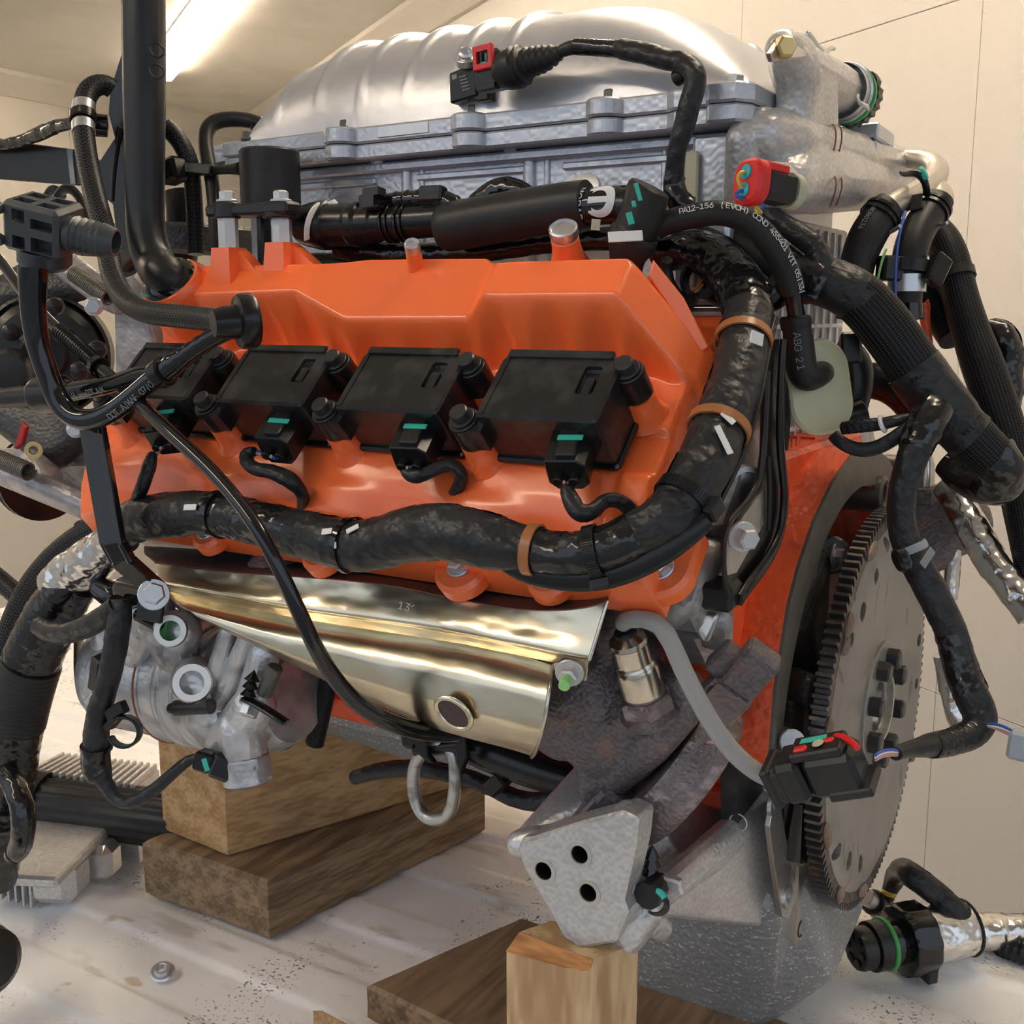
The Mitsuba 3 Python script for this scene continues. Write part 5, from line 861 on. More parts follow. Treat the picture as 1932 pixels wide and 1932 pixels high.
for (tx_, ty_), (a, b, w1) in zip(TOW, ((413, 392, 50), (517, 388, 70))):
    q = P(a, b, ty_); zc_ = P(a, 404, ty_)[2]; put(at(rcyl(rp(w1, q), .0125, .001, 28), [tx_, ty_, zc_ - .004]), 'black_plastic', 'clamp_ear', VCAN, 25); put(bolt(np.array([tx_, ty_, zc_ + .0086]), Z_, .0054, .0068, 1.6), 'zinc_pale', 'bolt', VCAN, 15)
q1, q2 = P(400, 400, TOW[0][1] + .004), P(555, 392, TOW[0][1] + .004); put(bar(q1, q2, .009, .018, .002, Z_), 'black_plastic', 'clamp_plate', VCAN, 25); put(bar(P(428, 400, .705), P(590, 402, .715), .008, .03, .002, Z_), 'black_satin', 'clamp_plate', VCAN, 25)
put(bar(P(497, 405, .715), P(500, 510, .715), .008, .012, .002), 'black_satin', 'clamp_leg', VCAN, 25)
VT = thing('vent_hose', 'grey-black rubber hose arching beside the silver lid, left end of the supercharger', 'hose')
put(tp([(412, 470, .77, 26), (405, 400, .77, 26), (398, 330, .78, 27), (388, 270, .79, 28), (398, 236, .80, 29), (425, 226, .81, 29), (470, 228, .82, 28), (492, 236, .825, 30)], seg=22, step=.003), 'rubber', 'hose', VT)
put(tp([(395, 318, .775, 34), (394, 326, .775, 34)], seg=20), 'black_plastic', 'clamp', VT); put(tp([(398, 322, .775, 16), (430, 320, .77, 18), (455, 318, .765, 26)], seg=12), 'black_plastic', 'clamp', VT); put(tp([(488, 230, .822, 34), (486, 250, .822, 26), (484, 264, .80, 18)], seg=14), 'black_plastic', 'clamp', VT)
PH = thing('printed_hose', 'black hose with white printed lettering curving down to the cream plate', 'hose')
hp = tp([(1236, 432, .712, 44), (1265, 418, .715, 46), (1310, 407, .72, 47), (1360, 402, .725, 47), (1410, 418, .735, 48), (1450, 455, .745, 50), (1478, 500, .755, 50), (1494, 548, .765, 50)], seg=26, step=.002); put(hp, 'rubber', 'hose', PH)
put(text_on(hp, 'PA12-156 (EVOH) COND 455401 VIT 05/33/23 SHIFT 1 03:3', .020, .0042, -fw + up * .35 + rt * .2, gap=.66), 'print_white', 'lettering', PH, False)
put(tp([(1492, 540, .766, 32), (1499, 575, .772, 32), (1504, 605, .778, 34)], seg=20, step=.003), 'black_gloss', 'tube', PH)
el = tp([(1500, 596, .778, 50), (1500, 598, .778, 58), (1503, 618, .779, 58), (1503.4, 620, .779, 54), (1508, 660, .78, 58), (1512, 690, .78, 58), (1520, 708, .782, 58), (1540, 708, .79, 50), (1552, 704, .80, 42)], seg=28, step=.0015); put(el, 'rubber', 'elbow', PH)
put(text_on(el, 'ABG 21', .013, .005, -fw * .9 - rt * .3, gap=.9), 'print_grey', 'lettering', PH, False)
CT = thing('cream_plate', 'cream plastic oval plate at the end of the printed hose', 'plate')
oc_ = P(1545, 730, .803); ex = uv3(P(1590, 718, .85) - P(1500, 738, .79)); ey = uv3(P(1527, 655, .806) - P(1560, 800, .802)); hw, hh = .021, .034
nz = uv3(-fw + rt * .28); ey = uv3(up - rt * .16); ey = uv3(ey - nz * (ey @ nz)); cap2 = Polygon([(-.003, -.012), (.003, -.012), (.003, .012), (-.003, .012)]).buffer(.0225, 12)
put(at(prism(list(cap2.exterior.coords)[:-1], .006, .002), oc_ - nz * .003, nz, np.cross(ey, nz)), 'cream_plastic', CT, smooth=30)
CS = thing('cam_sensor', 'black sensor body with a latched plug behind the cream plate', 'sensor')
put(tp([(1580, 660, .84, 40), (1610, 680, .845, 60), (1616, 720, .845, 62), (1600, 790, .845, 56)], seg=20, step=.003), 'black_plastic', 'body', CS); put(bar(P(1585, 660, .84), P(1625, 658, .845), .024, .02, .002, up), 'black_satin', 'plug', CS, 25); put(cyl(P(1590, 790, .83), P(1625, 775, .84), .011), 'black_satin', 'stub', CS, 30)
put(tp([(1460, 690, .76, 20), (1468, 740, .765, 40), (1470, 780, .77, 44), (1478, 850, .775, 18)], seg=14, step=.003), 'black_satin', 'lead', CS)
for (xx_, yy_, yv), pts in (((0, 0, 0), [(1300, 440, .80, 30), (1370, 470, .80, 46), (1430, 480, .80, 44)]), ):
    TG = thing('rubber_duct', 'matt black duct passing behind the printed hose', 'duct'); put(tp([(1290, 425, .81, 70), (1360, 440, .81, 76), (1440, 490, .81, 70), (1480, 520, .82, 60)], seg=24, step=.004), 'rubber', TG, smooth=True)
IP = thing('injector_plug', 'black plug with yellow and blue wires and a red lock behind the right end of the cover', 'plug')
put(at(lathe([(.0105, 0), (.013, 0), (.013, .012), (.0105, .012), (.0105, 0)], 24), P(1326, 530, .772), -fw + rt * -.6), 'black_satin', 'shroud', IP, 30); put(bar(P(1330, 525, .785), P(1375, 545, .79), .028, .022, .002, up), 'black_satin', 'body', IP, 25)
for k, m in enumerate(('wire_orange', 'wire_yellow', 'wire_blue', 'wire_blue')): put(tp([(1300 + k * 1, 553 + 3 * k, .765, 5), (1312, 546 + 6 * k, .764, 6), (1326, 526 + 10 * k, .768, 6)], seg=8, step=.002), m, 'wire', IP)
put(bar(P(1354, 520, .757), P(1360, 552, .757), .004, .004, .0006), 'red_plastic', 'lock', IP, 25); put(bar(P(1356, 552, .757), P(1374, 555, .757), .004, .004, .0006), 'red_plastic', 'lock', IP, 25)
put(tp([(1258, 490, .74, 22), (1262, 530, .745, 22), (1285, 570, .75, 36), (1300, 560, .757, 40)], seg=16, step=.003, fn=tape(.06, 40, 3)), 'cloth_tape', 'lead', IP)
TH = thing('conduit_branch', 'black taped conduit with a ribbed end rising behind the printed hose', 'conduit')
put(tp([(1415, 385, .80, 20), (1440, 398, .80, 34), (1480, 425, .80, 40), (1530, 460, .80, 44), (1552, 500, .80, 46), (1545, 545, .80, 50)], seg=20, step=.002, fn=tape(.08, 45, 14)), 'cloth_tape', 'conduit', TH)
put(tp([(1488, 470, .815, 26), (1520, 495, .815, 28), (1540, 510, .815, 28)], seg=16, step=.0008, fn=lambda u, t: 1 + .12 * np.sin(u * 3000)), 'black_satin', 'ribbed_sleeve', TH)
put(flat([P(a, b, .775) for a, b in ((1508, 520), (1562, 520), (1540, 565), (1512, 552))], .0006), 'vinyl_tape', 'tape_flap', TH, False)
# ---------------------------------------------------------------- right side: pipes, hoses and the rear harness
AP = thing('coolant_pipe', 'bent aluminium coolant pipe leaving the right end of the silver manifold, upper one', 'pipe')
put(tp([(1705, 300, 1.10, 32), (1740, 302, 1.09, 38), (1766, 318, 1.07, 44), (1756, 345, 1.04, 46), (1715, 372, 1.0, 46), (1670, 398, .97, 46)], seg=24, step=.003), 'pipe_alu', 'tube', AP)
AP2 = thing('coolant_pipe', 'short aluminium coolant pipe end below the bent pipe', 'pipe')
put(tp([(1735, 372, 1.06, 40), (1762, 360, 1.05, 46), (1772, 378, 1.03, 52), (1756, 400, 1.01, 52)], seg=24, step=.003), 'pipe_alu', 'tube', AP2)
RH1 = thing('coolant_hose', 'black rubber coolant hose pushed on the bent aluminium pipe', 'hose')
h1 = tp([(1680, 388, .972, 60), (1668, 400, .968, 66), (1640, 440, .955, 70), (1620, 490, .945, 66), (1612, 540, .94, 62), (1608, 600, .94, 60)], seg=26, step=.003); put(h1, 'rubber', 'hose', RH1)
for a, b in ((1668, 400), (1658, 414)): tie(h1, a, b, .003, 'black_satin', RH1, 1.03, name='band')
put(text_on(h1, '68080236', .016, .004, -fw - rt * .9, gap=.7), 'print_grey', 'lettering', RH1, False)
put(tp([(1672, 470, .935, 5), (1662, 500, .93, 5), (1654, 540, .93, 5)], seg=6), 'green_chalk', 'stripe', RH1)
RH2 = thing('coolant_hose', 'black rubber coolant hose with a blue stripe and clamps, right of the other one', 'hose')
h2 = tp([(1772, 376, 1.01, 56), (1756, 400, 1.0, 62), (1735, 430, .985, 64), (1718, 475, .97, 64), (1712, 520, .965, 62), (1710, 570, .965, 58)], seg=26, step=.003); put(h2, 'rubber', 'hose', RH2)
for a, b in ((1765, 390), (1756, 402)): tie(h2, a, b, .003, 'black_satin', RH2, 1.03, name='band')
put(tp([(1708, 400, .955, 6), (1694, 460, .93, 6), (1690, 500, .928, 6), (1690, 568, .93, 6)], seg=6), 'wire_blue', 'stripe', RH2)
tie(h2, 1713, 505, .010, 'black_satin', RH2, 1.12, th=.004, name='clamp'); tie(h2, 1712, 532, .014, 'zinc', RH2, 1.03, th=.0016, name='clamp')
put(bar(P(1670, 508, .955), P(1690, 506, .945), .02, .02, .002, up), 'black_satin', 'clip', RH2, 25); put(bar(P(1755, 498, .96), P(1780, 520, .97), .026, .012, .002, up), 'black_satin', 'clip', RH2, 25)
put(cyl(P(1716, 570, .965), P(1720, 605, .965), .010), 'black_gloss', 'stub', RH2, 30)
put(tp([(1700, 325, 1.0, 8), (1715, 328, .99, 12), (1735, 330, .98, 16), (1745, 345, .985, 14), (1744, 372, 1.0, 14)], seg=10, step=.002), 'black_satin', 'strap', AP); put(tp([(1738, 318, .985, 10), (1742, 328, .98, 14), (1748, 338, .98, 10)], seg=8, step=.002), 'teal_paint', 'mark', AP)
put(bar(P(1728, 370, .99), P(1730, 398, .98), .01, .006, .001), 'black_satin', 'tie_head', AP, 25)
for a, b, l in ((1692, 436, 'hose'),): put(tp([(1680, 438, .94, 7), (1690, 432, .935, 8), (1698, 426, .93, 7)], seg=8), 'zinc', 'clamp_tab', RH1)
put(tp([(1765, 422, .99, 7), (1778, 424, .985, 8), (1787, 420, .98, 7)], seg=8), 'zinc', 'clamp_tab', RH2)
OB = thing('orange_bracket', 'thin orange lifting eye behind the blue-striped hose', 'bracket')
put(tp([(1735, 595, 1.06, 26), (1742, 572, 1.06, 26), (1745, 600, 1.06, 20), (1752, 640, 1.06, 14), (1760, 690, 1.07, 8)], seg=14, step=.003), 'block_orange', OB, smooth=True)
RHN = thing('rear_harness', 'thick black harness with woven sleeve sweeping down the right side and folding back in a loop', 'wiring harness')
bpts = [(1500, 528, .80, 84), (1540, 530, .805, 92), (1585, 542, .81, 96), (1630, 572, .815, 98), (1680, 632, .82, 100), (1725, 695, .825, 102), (1770, 755, .83, 104), (1815, 808, .835, 98), (1860, 852, .84, 92), (1886, 878, .845, 90), (1890, 905, .86, 84), (1862, 912, .88, 80), (1825, 895, .90, 78), (1795, 868, .91, 72)]
put(tp(bpts[:4], seg=32, step=.003, fn=tape(.05, 30, 41)), 'cloth_tape', 'taped_end', RHN)
put(tp([(1615, 560, .813, 98)] + bpts[3:6] + [(1738, 712, .826, 104)], seg=36, step=.002, fn=lambda u, t: 1 + .03 * np.sin(3 * t + u * 30) + .02 * np.sin(u * 55)), 'braid_fine', 'woven_sleeve', RHN)
put(tp([(1722, 692, .825, 106)] + bpts[6:8] + [(1832, 824, .837, 100)], seg=32, step=.003, fn=tape(.05, 30, 42)), 'cloth_tape', 'taped_end', RHN)
put(tp([(1815, 808, .835, 96), (1860, 852, .84, 90), (1882, 874, .844, 88)], seg=30, step=.002), 'braid_fine', 'woven_sleeve', RHN)
put(tp([(1872, 862, .842, 92)] + bpts[9:], seg=30, step=.002, fn=tape(.06, 40, 43)), 'vinyl_tape', 'loop', RHN)
BD0 = thing('black_duct', 'black corrugated duct in the gap below the thick woven harness', 'duct'); put(tp([(1600, 735, .93, 60), (1660, 720, .93, 70), (1720, 760, .93, 70), (1740, 830, .94, 50)], seg=22, step=.003), 'black_satin', BD0, smooth=True)
BB = thing('branch_cable', 'black taped branch cable hanging in front of the flexplate to the red-locked plug', 'cable')
bb = [(1768, 768, .80, 64), (1748, 800, .79, 70), (1726, 850, .78, 60), (1708, 905, .775, 54), (1700, 960, .772, 52), (1706, 1010, .772, 54), (1730, 1065, .772, 58), (1765, 1130, .77, 60), (1795, 1195, .768, 60), (1812, 1255, .765, 62), (1832, 1310, .76, 64), (1848, 1352, .755, 62), (1836, 1382, .745, 56), (1800, 1398, .73, 50), (1760, 1406, .71, 46), (1726, 1412, .69, 34), (1690, 1422, .66, 26)]
tb_ = tp(bb, seg=26, step=.0022, fn=tape(.06, 32, 51)); put(tb_, 'cloth_tape', 'cable', BB)
put(tp([(a, b, y, w1 * 1.03) for a, b, y, w1 in bb[8:11]], seg=24, step=.0018, fn=tape(.08, 70, 52)), 'vinyl_tape', 'shiny_tape', BB); put(tp([(a, b, y, w1 * 1.05) for a, b, y, w1 in bb[:3]], seg=24, step=.0018, fn=tape(.08, 70, 53)), 'vinyl_tape', 'shiny_tape', BB)
put(tp([(1836, 1382, .745, 54), (1800, 1398, .73, 50), (1757, 1407, .708, 46)], seg=24, step=.0012, fn=lambda u, t: 1 + .06 * np.sin(u * 1400)), 'vinyl_tape', 'ribbed_sleeve', BB)
tie(tb_, 1724, 1034, .0055, 'light_grey_plastic', BB, 1.06, ratchet=True); put(at(rcyl(.0085, .008, .002), P(1712, 1052, .745), -rt + up * -.4), 'black_satin', 'push_clip', BB, 30); put(at(cbox(.006, .014, .001, .0003), P(1750, 1052, .748), -fw + rt * .5, rt + up * -.8), 'print_grey', 'paint_mark', BB, False)
for d, m in ((-5, 'wire_blue'), (0, 'wire_pink'), (4, 'wire_pink'), (-2, 'white_paint')): put(tp([(1652, 1430 + d, .615, 6), (1668, 1422 + d, .635, 7), (1692, 1421 + d * .8, .66, 7)], seg=8, step=.002), m, 'wire', BB)
for d, m in ((-4, 'wire_blue'), (0, 'white_paint'), (5, 'wire_pink')): put(tp([(1858, 1368, .745, 6), (1885, 1372 + d, .74, 6), (1915, 1386 + d, .735, 6)], seg=8, step=.003), m, 'wire', BB)
put(bar(P(1903, 1400, .735), P(1945, 1410, .735), .018, .016, .002, up), 'light_grey_plastic', 'grey_plug', BB, 25)
put(tp([(1740, 790, .79, 26), (1690, 825, .785, 28), (1640, 848, .78, 28), (1600, 842, .775, 26), (1572, 820, .775, 24)], seg=14, step=.003, oval=.55), 'cloth_tape', 'strap', BB)
put(tp([(1745, 786, .80, 18), (1700, 792, .79, 22), (1665, 800, .785, 24)], seg=14, step=.002), 'cloth_tape', 'lead', BB); put(tp([(1664, 800, .785, 24), (1630, 803, .78, 26), (1590, 808, .78, 24)], seg=14, step=.001, fn=lambda u, t: 1 + .08 * np.sin(u * 1500) * np.sin(4 * t)), 'braid', 'lead', BB); put(cyl(P(1662, 801, .783), P(1668, 799, .783), .0065), 'white_paint', 'lead_tape', BB, 30)
SH = thing('woven_hose', 'long black woven-sleeved hose hanging at the far right of the engine', 'hose')
sp_ = [(1755, 430, 1.08, 62), (1790, 480, 1.07, 68), (1808, 545, 1.06, 66), (1830, 620, 1.05, 70), (1858, 700, 1.04, 78), (1885, 780, 1.03, 78), (1905, 850, 1.02, 74), (1920, 930, 1.01, 66), (1934, 1010, 1.0, 60), (1950, 1090, 1.0, 58)]
hh_ = tp(sp_, seg=32, step=.003); put(hh_, 'braid_fine', 'hose', SH); tie(hh_, 1803, 520, .008, 'rubber', SH, 1.02, name='band')
TL = thing('taped_connector', 'black tape-wrapped lump behind the far right woven hose', 'connector'); put(tp([(1862, 620, 1.10, 36), (1890, 640, 1.10, 62), (1900, 690, 1.10, 58), (1898, 740, 1.10, 62), (1908, 775, 1.10, 40)], seg=22, step=.003, fn=tape(.16, 35, 61)), 'vinyl_tape', TL, smooth=True)
SH2 = thing('woven_hose', 'short black woven hose crossing behind the coolant clamps', 'hose'); put(tp([(1730, 540, 1.08, 60), (1770, 590, 1.08, 62), (1800, 640, 1.07, 56)], seg=24), 'braid_fine', SH2, smooth=True)
for nm, lab, pts in (('foil_cable', 'crinkled silver foil-wrapped cable running off to the right edge', [(1785, 915, 1.02, 52), (1812, 955, 1.01, 58), (1840, 1005, 1.0, 62), (1872, 1060, .99, 60), (1905, 1105, .98, 60), (1950, 1160, .97, 62)]),
                     ('foil_cable', 'thin foil sleeve hanging beside the flexplate', [(1803, 960, 1.05, 14), (1802, 1000, 1.05, 24), (1798, 1060, 1.05, 28), (1793, 1130, 1.05, 26)]),
                     ('foil_cable', 'silver foil sleeve hanging behind the branch cable near the bottom', [(1782, 1236, 1.05, 40), (1792, 1290, 1.05, 42), (1808, 1350, 1.05, 44), (1838, 1408, 1.05, 40)])):
    f = thing(nm, lab, 'cable'); put(tp(pts, seg=26, step=.002, fn=tape(.10, 38, 71)), 'foil', f, smooth=True)
RM = thing('rear_manifold', 'brown iron manifold outlet of the far bank with its own oxygen sensor', 'exhaust manifold')
put(blob([Q([(1725, 960, 1.06, .02), (1790, 985, 1.07, .03), (1760, 1040, 1.05, .02)]), Q([(1700, 1055, 1.06, .02), (1810, 985, 1.09, .03)])], .006, 4), 'manifold_iron', 'outlet', RM, True)
put(tp([(1748, 862, 1.06, 22), (1748, 885, 1.06, 30), (1746, 905, 1.06, 34), (1744, 925, 1.06, 36), (1742, 955, 1.06, 60)], seg=20, step=.003), 'nickel', 'sensor', RM); put(tp([(1748, 866, 1.06, 18), (1765, 830, 1.06, 18), (1790, 835, 1.06, 18), (1800, 850, 1.06, 18)], seg=12), 'grey_cable', 'sensor_cable', RM)
put(at(hexh(.018, .014), P(1742, 945, 1.06), Z_), 'manifold_iron', 'boss', RM, 15); put(bar(P(1721, 915, 1.055), P(1722, 1000, 1.055), .008, .004, .001), 'rust_stain', 'bar', RM, 25)
RB = thing('right_bank', 'far cylinder bank of the engine with its orange cover', 'engine bank')
mirp = lambda s, n: (2 * CR[1] - bkp(s, n)[0], bkp(s, n)[1])
put(yz([mirp(s, n) for s, n in hs], -.79, -.285, .004), 'grey_casting', 'head', RB, 25); put(yz([mirp(s, n) for s, n in ((-.51, -.556), (-.51, -.52), (-.47, -.46), (-.44, -.47), (-.34, -.50), (-.31, -.556))], -.77, -.43, .004), 'orange_paint', 'cover', RB, 25)
# ---------------------------------------------------------------- things lying on the table at the right
PC = thing('round_plug', 'black round multi-pin plug with a green seal, lying on the table at the right', 'plug')
a0, a1_ = P(1612, 1790, 1.0), P(1750, 1768, .985); zc = TZ + .031; a0 = PZ(1612, 1792, zc); a1_ = PZ(1752, 1764, zc + .002); pa2 = uv3(a1_ - a0); LL_ = np.linalg.norm(a1_ - a0)
put(at(lathe([(0, 0), (.0185, .001), (.0195, .004), (.0195, .014), (.017, .015), (.017, .028), (0, .03)], 36), a0, pa2), 'black_plastic', 'pin_face', PC, 30)
for k in range(6): t = k * math.pi / 3; u1_ = np.cross(pa2, Z_); u2_ = np.cross(u1_, pa2); put(at(rcyl(.0042, .002), a0 + (u1_ * math.cos(t) + u2_ * math.sin(t)) * .0115 - pa2 * .0015, pa2), 'black_gloss', 'socket', PC, 30)
put(at(lathe([(.017, .016), (.0225, .016), (.0225, .028), (.017, .028)], 36), a0, pa2), 'black_plastic', 'barrel', PC, 30); put(at(ring(.0222, .0024, 40), a0 + pa2 * .031, pa2), 'green_seal', 'seal', PC, True)
nut = lathe([(.016, .033), (.021, .034), (.021, .044), (.031, .046), (.0325, .050), (.0325, .070), (.031, .072), (.024, .073)], 48); rr = np.hypot(nut.vertices[:, 0], nut.vertices[:, 1]); th = np.arctan2(nut.vertices[:, 1], nut.vertices[:, 0])
nut.vertices[:, :2] *= (1 + .02 * (rr > .03) * np.sign(np.sin(th * 12)))[:, None]; put(at(nut, a0, pa2), 'black_gloss', 'nut', PC, 25); put(at(cbox(.030, .016, .012, .002), a0 + pa2 * .066 - Z_ * .024 + np.cross(pa2, Z_) * .012, pa2), 'black_gloss', 'lever', PC, 25)
FC = thing('foil_cable', 'silver foil-wrapped cable from the round plug to the right edge, on the table', 'cable')
e_ = a0 + pa2 * .073; put(tube([e_, e_ + pa2 * .02, e_ + pa2 * .045], [.0265, .0265, .025], 30, .003), 'foil', 'sleeve', FC)
fq = [e_ + pa2 * .04, PZ(1800, 1757, TZ + .026), PZ(1870, 1758, TZ + .022), PZ(1960, 1762, TZ + .019)]; put(tube(fq, [.018, .0175, .017, .017], 24, .002, fn=tape(.12, 45, 81)), 'foil', 'cable', FC); put(at(ring(.0255, .0012, 36, 6), e_ + pa2 * .046, pa2), 'black_satin', 'band', FC, True)
KS = thing('speed_sensor', 'small steel-tipped black sensor with a black cable arching over the table edge at the right', 'sensor')
zs = TZ + .012; k0 = PZ(1632, 1690, zs + .03); k1 = PZ(1668, 1718, zs); put(cyl(k0, k0 + (k1 - k0) * .5, .0085), 'zinc', 'tip', KS, 30); put(cyl(k0 + (k1 - k0) * .35, k1, .0125, .002), 'black_plastic', 'body', KS, 30)
kq = [k1, PZ(1676, 1688, zs + .022), PZ(1690, 1655, zs + .04), P(1725, 1655, 1.02), P(1762, 1682, 1.03), P(1800, 1715, 1.03), PZ(1845, 1745, TZ + .012), PZ(1900, 1780, TZ + .010), PZ(1960, 1800, TZ + .010)]
put(tube(kq, [.006, .007, .010, .0115, .0115, .011, .0105, .0095, .009], 18, .0025, fn=tape(.06, 40, 91)), 'cloth_tape', 'cable', KS); put(cyl(PZ(1676, 1690, zs + .022), PZ(1678, 1682, zs + .026), .0075), 'wire_yellow', 'yellow_tape', KS, 30)
put(tube([PZ(1888, 1776, TZ + .011), PZ(1915, 1788, TZ + .012), PZ(1950, 1800, TZ + .011)], .0125, 18, .0012, fn=lambda u, t: 1 + .08 * np.sin(u * 1200)), 'black_satin', 'ribbed_sleeve', KS)
# ---------------------------------------------------------------- left side
FP = thing('filler_pipe', 'tall matt black oil filler pipe rising from the left end of the orange cover', 'pipe')
fp = [(270, -60, .675, 80), (271, 40, .672, 80), (272, 160, .670, 79), (273, 300, .667, 74), (274, 400, .665, 72), (279, 455, .663, 74), (296, 502, .660, 76)]
cx = PB(320, 530, -.443)
fw_ = [P(a, b, y) for a, b, y, _ in fp] + [cx + N_ * .006, cx - N_ * .012]; fr_ = [rp(c[3], q) for c, q in zip(fp, fw_)]
put(tube(fw_, fr_ + [fr_[-1], fr_[-1]], 36, .004), 'pipe_black', 'pipe', FP)
put(at(lathe([(.0150, .009), (.0205, .006), (.0235, .002), (.0235, -.002), (.014, -.003)], 40), cx, N_ * .9 + X_ * .1 + Y_ * -.1), 'black_gloss', 'collar', FP, 30); put(at(ring(.0232, .0028, 40, 8), cx - N_ * .0035, N_), 'white_foam', 'foam_seal', FP, True)
put(at(cbox(.010, .004, .001, .0003), cx + N_ * .0035 - S_ * -.0195 - X_ * .010, N_, X_), 'teal_paint', 'mark', FP, False)
for yy in (95, 135): put(at(ring(.0055, .0008, 24, 6), P(296, yy, .6545), -fw + rt * .55), 'pipe_black', 'moulded_mark', FP, True)
put(at(lathe([(0.0, .004), (.026, .002), (.030, -.006), (.030, -.05), (0, -.05)], 36), cx - N_ * .002, N_), 'orange_paint', 'filler_neck', VC, 30)
PB_ = thing('plate_bracket', 'flat black sheet-steel bracket standing behind the filler pipe', 'bracket')
put(flat([P(a, b, .735) for a, b in ((236, 78), (207, 170), (204, 215), (216, 260), (160, 345), (212, 385), (222, 470), (268, 485), (300, 440), (300, 80))], .004, .0008), 'black_satin', 'plate', PB_, 25)
put(tp([(228, 240, .725, 14), (218, 300, .725, 10), (212, 380, .725, 8)], seg=10), 'black_gloss', 'edge', PB_)
CB = thing('cross_bar', 'dark flat bar with a pale end stripe reaching in from the left edge', 'bar')
put(flat([P(a, b, .74) for a, b in ((-40, 255), (0, 263), (140, 282), (160, 300), (163, 347), (135, 348), (0, 338), (-40, 334))], .02, .001), 'black_satin', 'bar', CB, 25); put(flat([P(a, b, .7385) for a, b in ((126, 281), (135, 282), (142, 347), (133, 347))], .002), 'print_grey', 'stripe', CB, False)
BHo = thing('braided_hose', 'black braided hose looping over the bracket and down to the round elbow cap', 'hose')
bh = [(212, 168, .715, 36), (188, 160, .705, 38), (168, 172, .695, 40), (158, 205, .685, 40), (158, 250, .675, 40), (168, 320, .66, 40), (184, 390, .64, 41), (200, 450, .625, 42), (210, 510, .605, 42), (232, 560, .585, 42), (275, 588, .565, 42), (340, 597, .55, 44), (405, 604, .535, 44), (420, 606, .53, 42)]
bt_ = tp(bh, seg=30, step=.003); put(bt_, 'braid', 'hose', BHo); tie(bt_, 158, 224, .009, 'black_satin', BHo, 1.05, ratchet=True); tie(bt_, 157, 205, .012, 'zinc', BHo, 1.01, th=.0006, name='metal_sleeve'); tie(bt_, 157, 240, .010, 'zinc', BHo, 1.01, th=.0006, name='metal_sleeve')
put(at(lathe([(0, 0), (.010, .001), (.010, .012), (.016, .014), (.016, .02), (0, .02)], 28), P(205, 238, .72), -rt * 1 - fw * .3), 'black_gloss', 'push_clip', BHo, 30)
TC = thing('taped_cable', 'thin black taped cable stretched above the dark bar', 'cable'); put(tp([(-30, 275, .73, 20), (40, 266, .725, 22), (80, 250, .715, 26), (110, 238, .705, 24), (150, 232, .69, 20)], seg=14, step=.003, fn=tape(.15, 30, 95)), 'vinyl_tape', TC, smooth=True)
BH2 = thing('braided_hose', 'black braided hose half hidden to the right of the filler pipe', 'hose'); put(tp([(312, 240, .76, 34), (335, 262, .765, 34), (355, 300, .77, 34), (364, 350, .775, 32), (368, 420, .78, 32), (370, 480, .78, 32)], seg=24), 'braid', 'hose', BH2)
put(bar(P(322, 300, .755), P(332, 345, .755), .022, .018, .003), 'black_gloss', 'clip', BH2, 25); put(bar(P(330, 315, .76), P(400, 322, .77), .010, .008, .001, up), 'black_satin', 'clip', BH2, 25)
QL = thing('quick_line', 'shiny black plastic vent line from the slotted plug down, round and up to the round cap', 'hose')
ql = [(62, 505, .50, 56), (62, 560, .50, 50), (70, 640, .502, 44), (88, 700, .505, 42), (108, 750, .508, 42), (140, 786, .51, 42), (180, 790, .512, 40), (225, 768, .514, 38), (262, 738, .516, 38), (292, 714, .518, 40)]
qt = tp(ql, seg=28, step=.0022); put(qt, 'black_gloss', 'tube', QL); put(text_on(qt, 'DOT A/KWF 07/05/23 8.0 MM UL', .152, .0046, -fw + up * -.5 + rt * .2, gap=.72), 'print_grey', 'lettering', QL, False)
put(tp([(298, 710, .519, 54), (300, 708, .519, 58), (312, 700, .52, 58), (314, 699, .52, 50)], seg=26, step=.001), 'black_satin', 'coupling', QL)
put(tp([(308, 703, .52, 40), (322, 692, .521, 44), (360, 664, .523, 36), (400, 638, .525, 36), (430, 622, .527, 38), (440, 616, .528, 40)], seg=26, step=.0018, fn=lambda u, t: 1 + .03 * np.sin(u * 700) * (u < .05)), 'black_gloss', 'tube', QL)
cap_o = P(452, 607, .528); cax = uv3(rt * .85 + up * .15 - fw * -.45); put(at(lathe([(0, -.017), (.0085, -.017), (.0105, -.010), (.011, -.002), (.0165, -.001), (.0178, .002), (.0178, .0075), (.0165, .010), (0, .011)], 40), cap_o, cax), 'black_satin', 'round_cap', QL, 30)
QP = thing('slotted_plug', 'slate-black square plug with ribbed pockets and a barbed spout at the left edge', 'plug')
def QQ(a, b, y=.50): return P(a, b, y)
cbz = uv3(-fw * .86 - up * .42 - rt * .22); cbx = uv3(rt * .97 - up * .20); cbx = uv3(cbx - cbz * (cbx @ cbz)); cby = np.cross(cbz, cbx)
o = QQ(54, 436); W2 = rp(116, o) * 2; base = at(cbox(W2, rp(96, o) * 2, .036, .003), o - cbz * .018, cbz, cbx)
fac = [at(cbox(.0095, .009, .02, .0005), o + cbx * x + cby * y, cbz, cbx) for x, y in ((-.008, .0085), (-.008, -.010))] + [at(cbox(.0165, .007, .02, .0005), o + cbx * .0095 + cby * .0055, cbz, cbx), at(cbox(.0165, .010, .02, .0005), o + cbx * .0095 - cby * .009, cbz, cbx)]
topc = [at(cbox(.013, .0095, .012, .0005), o - cbz * (.018 + z) + cby * .0175 + cbx * x, cby, cbx) for x in (-.009, .009) for z in (-.008, .008)]
put(cut(base, *fac, *topc), 'plastic_slate', 'body', QP, 25)
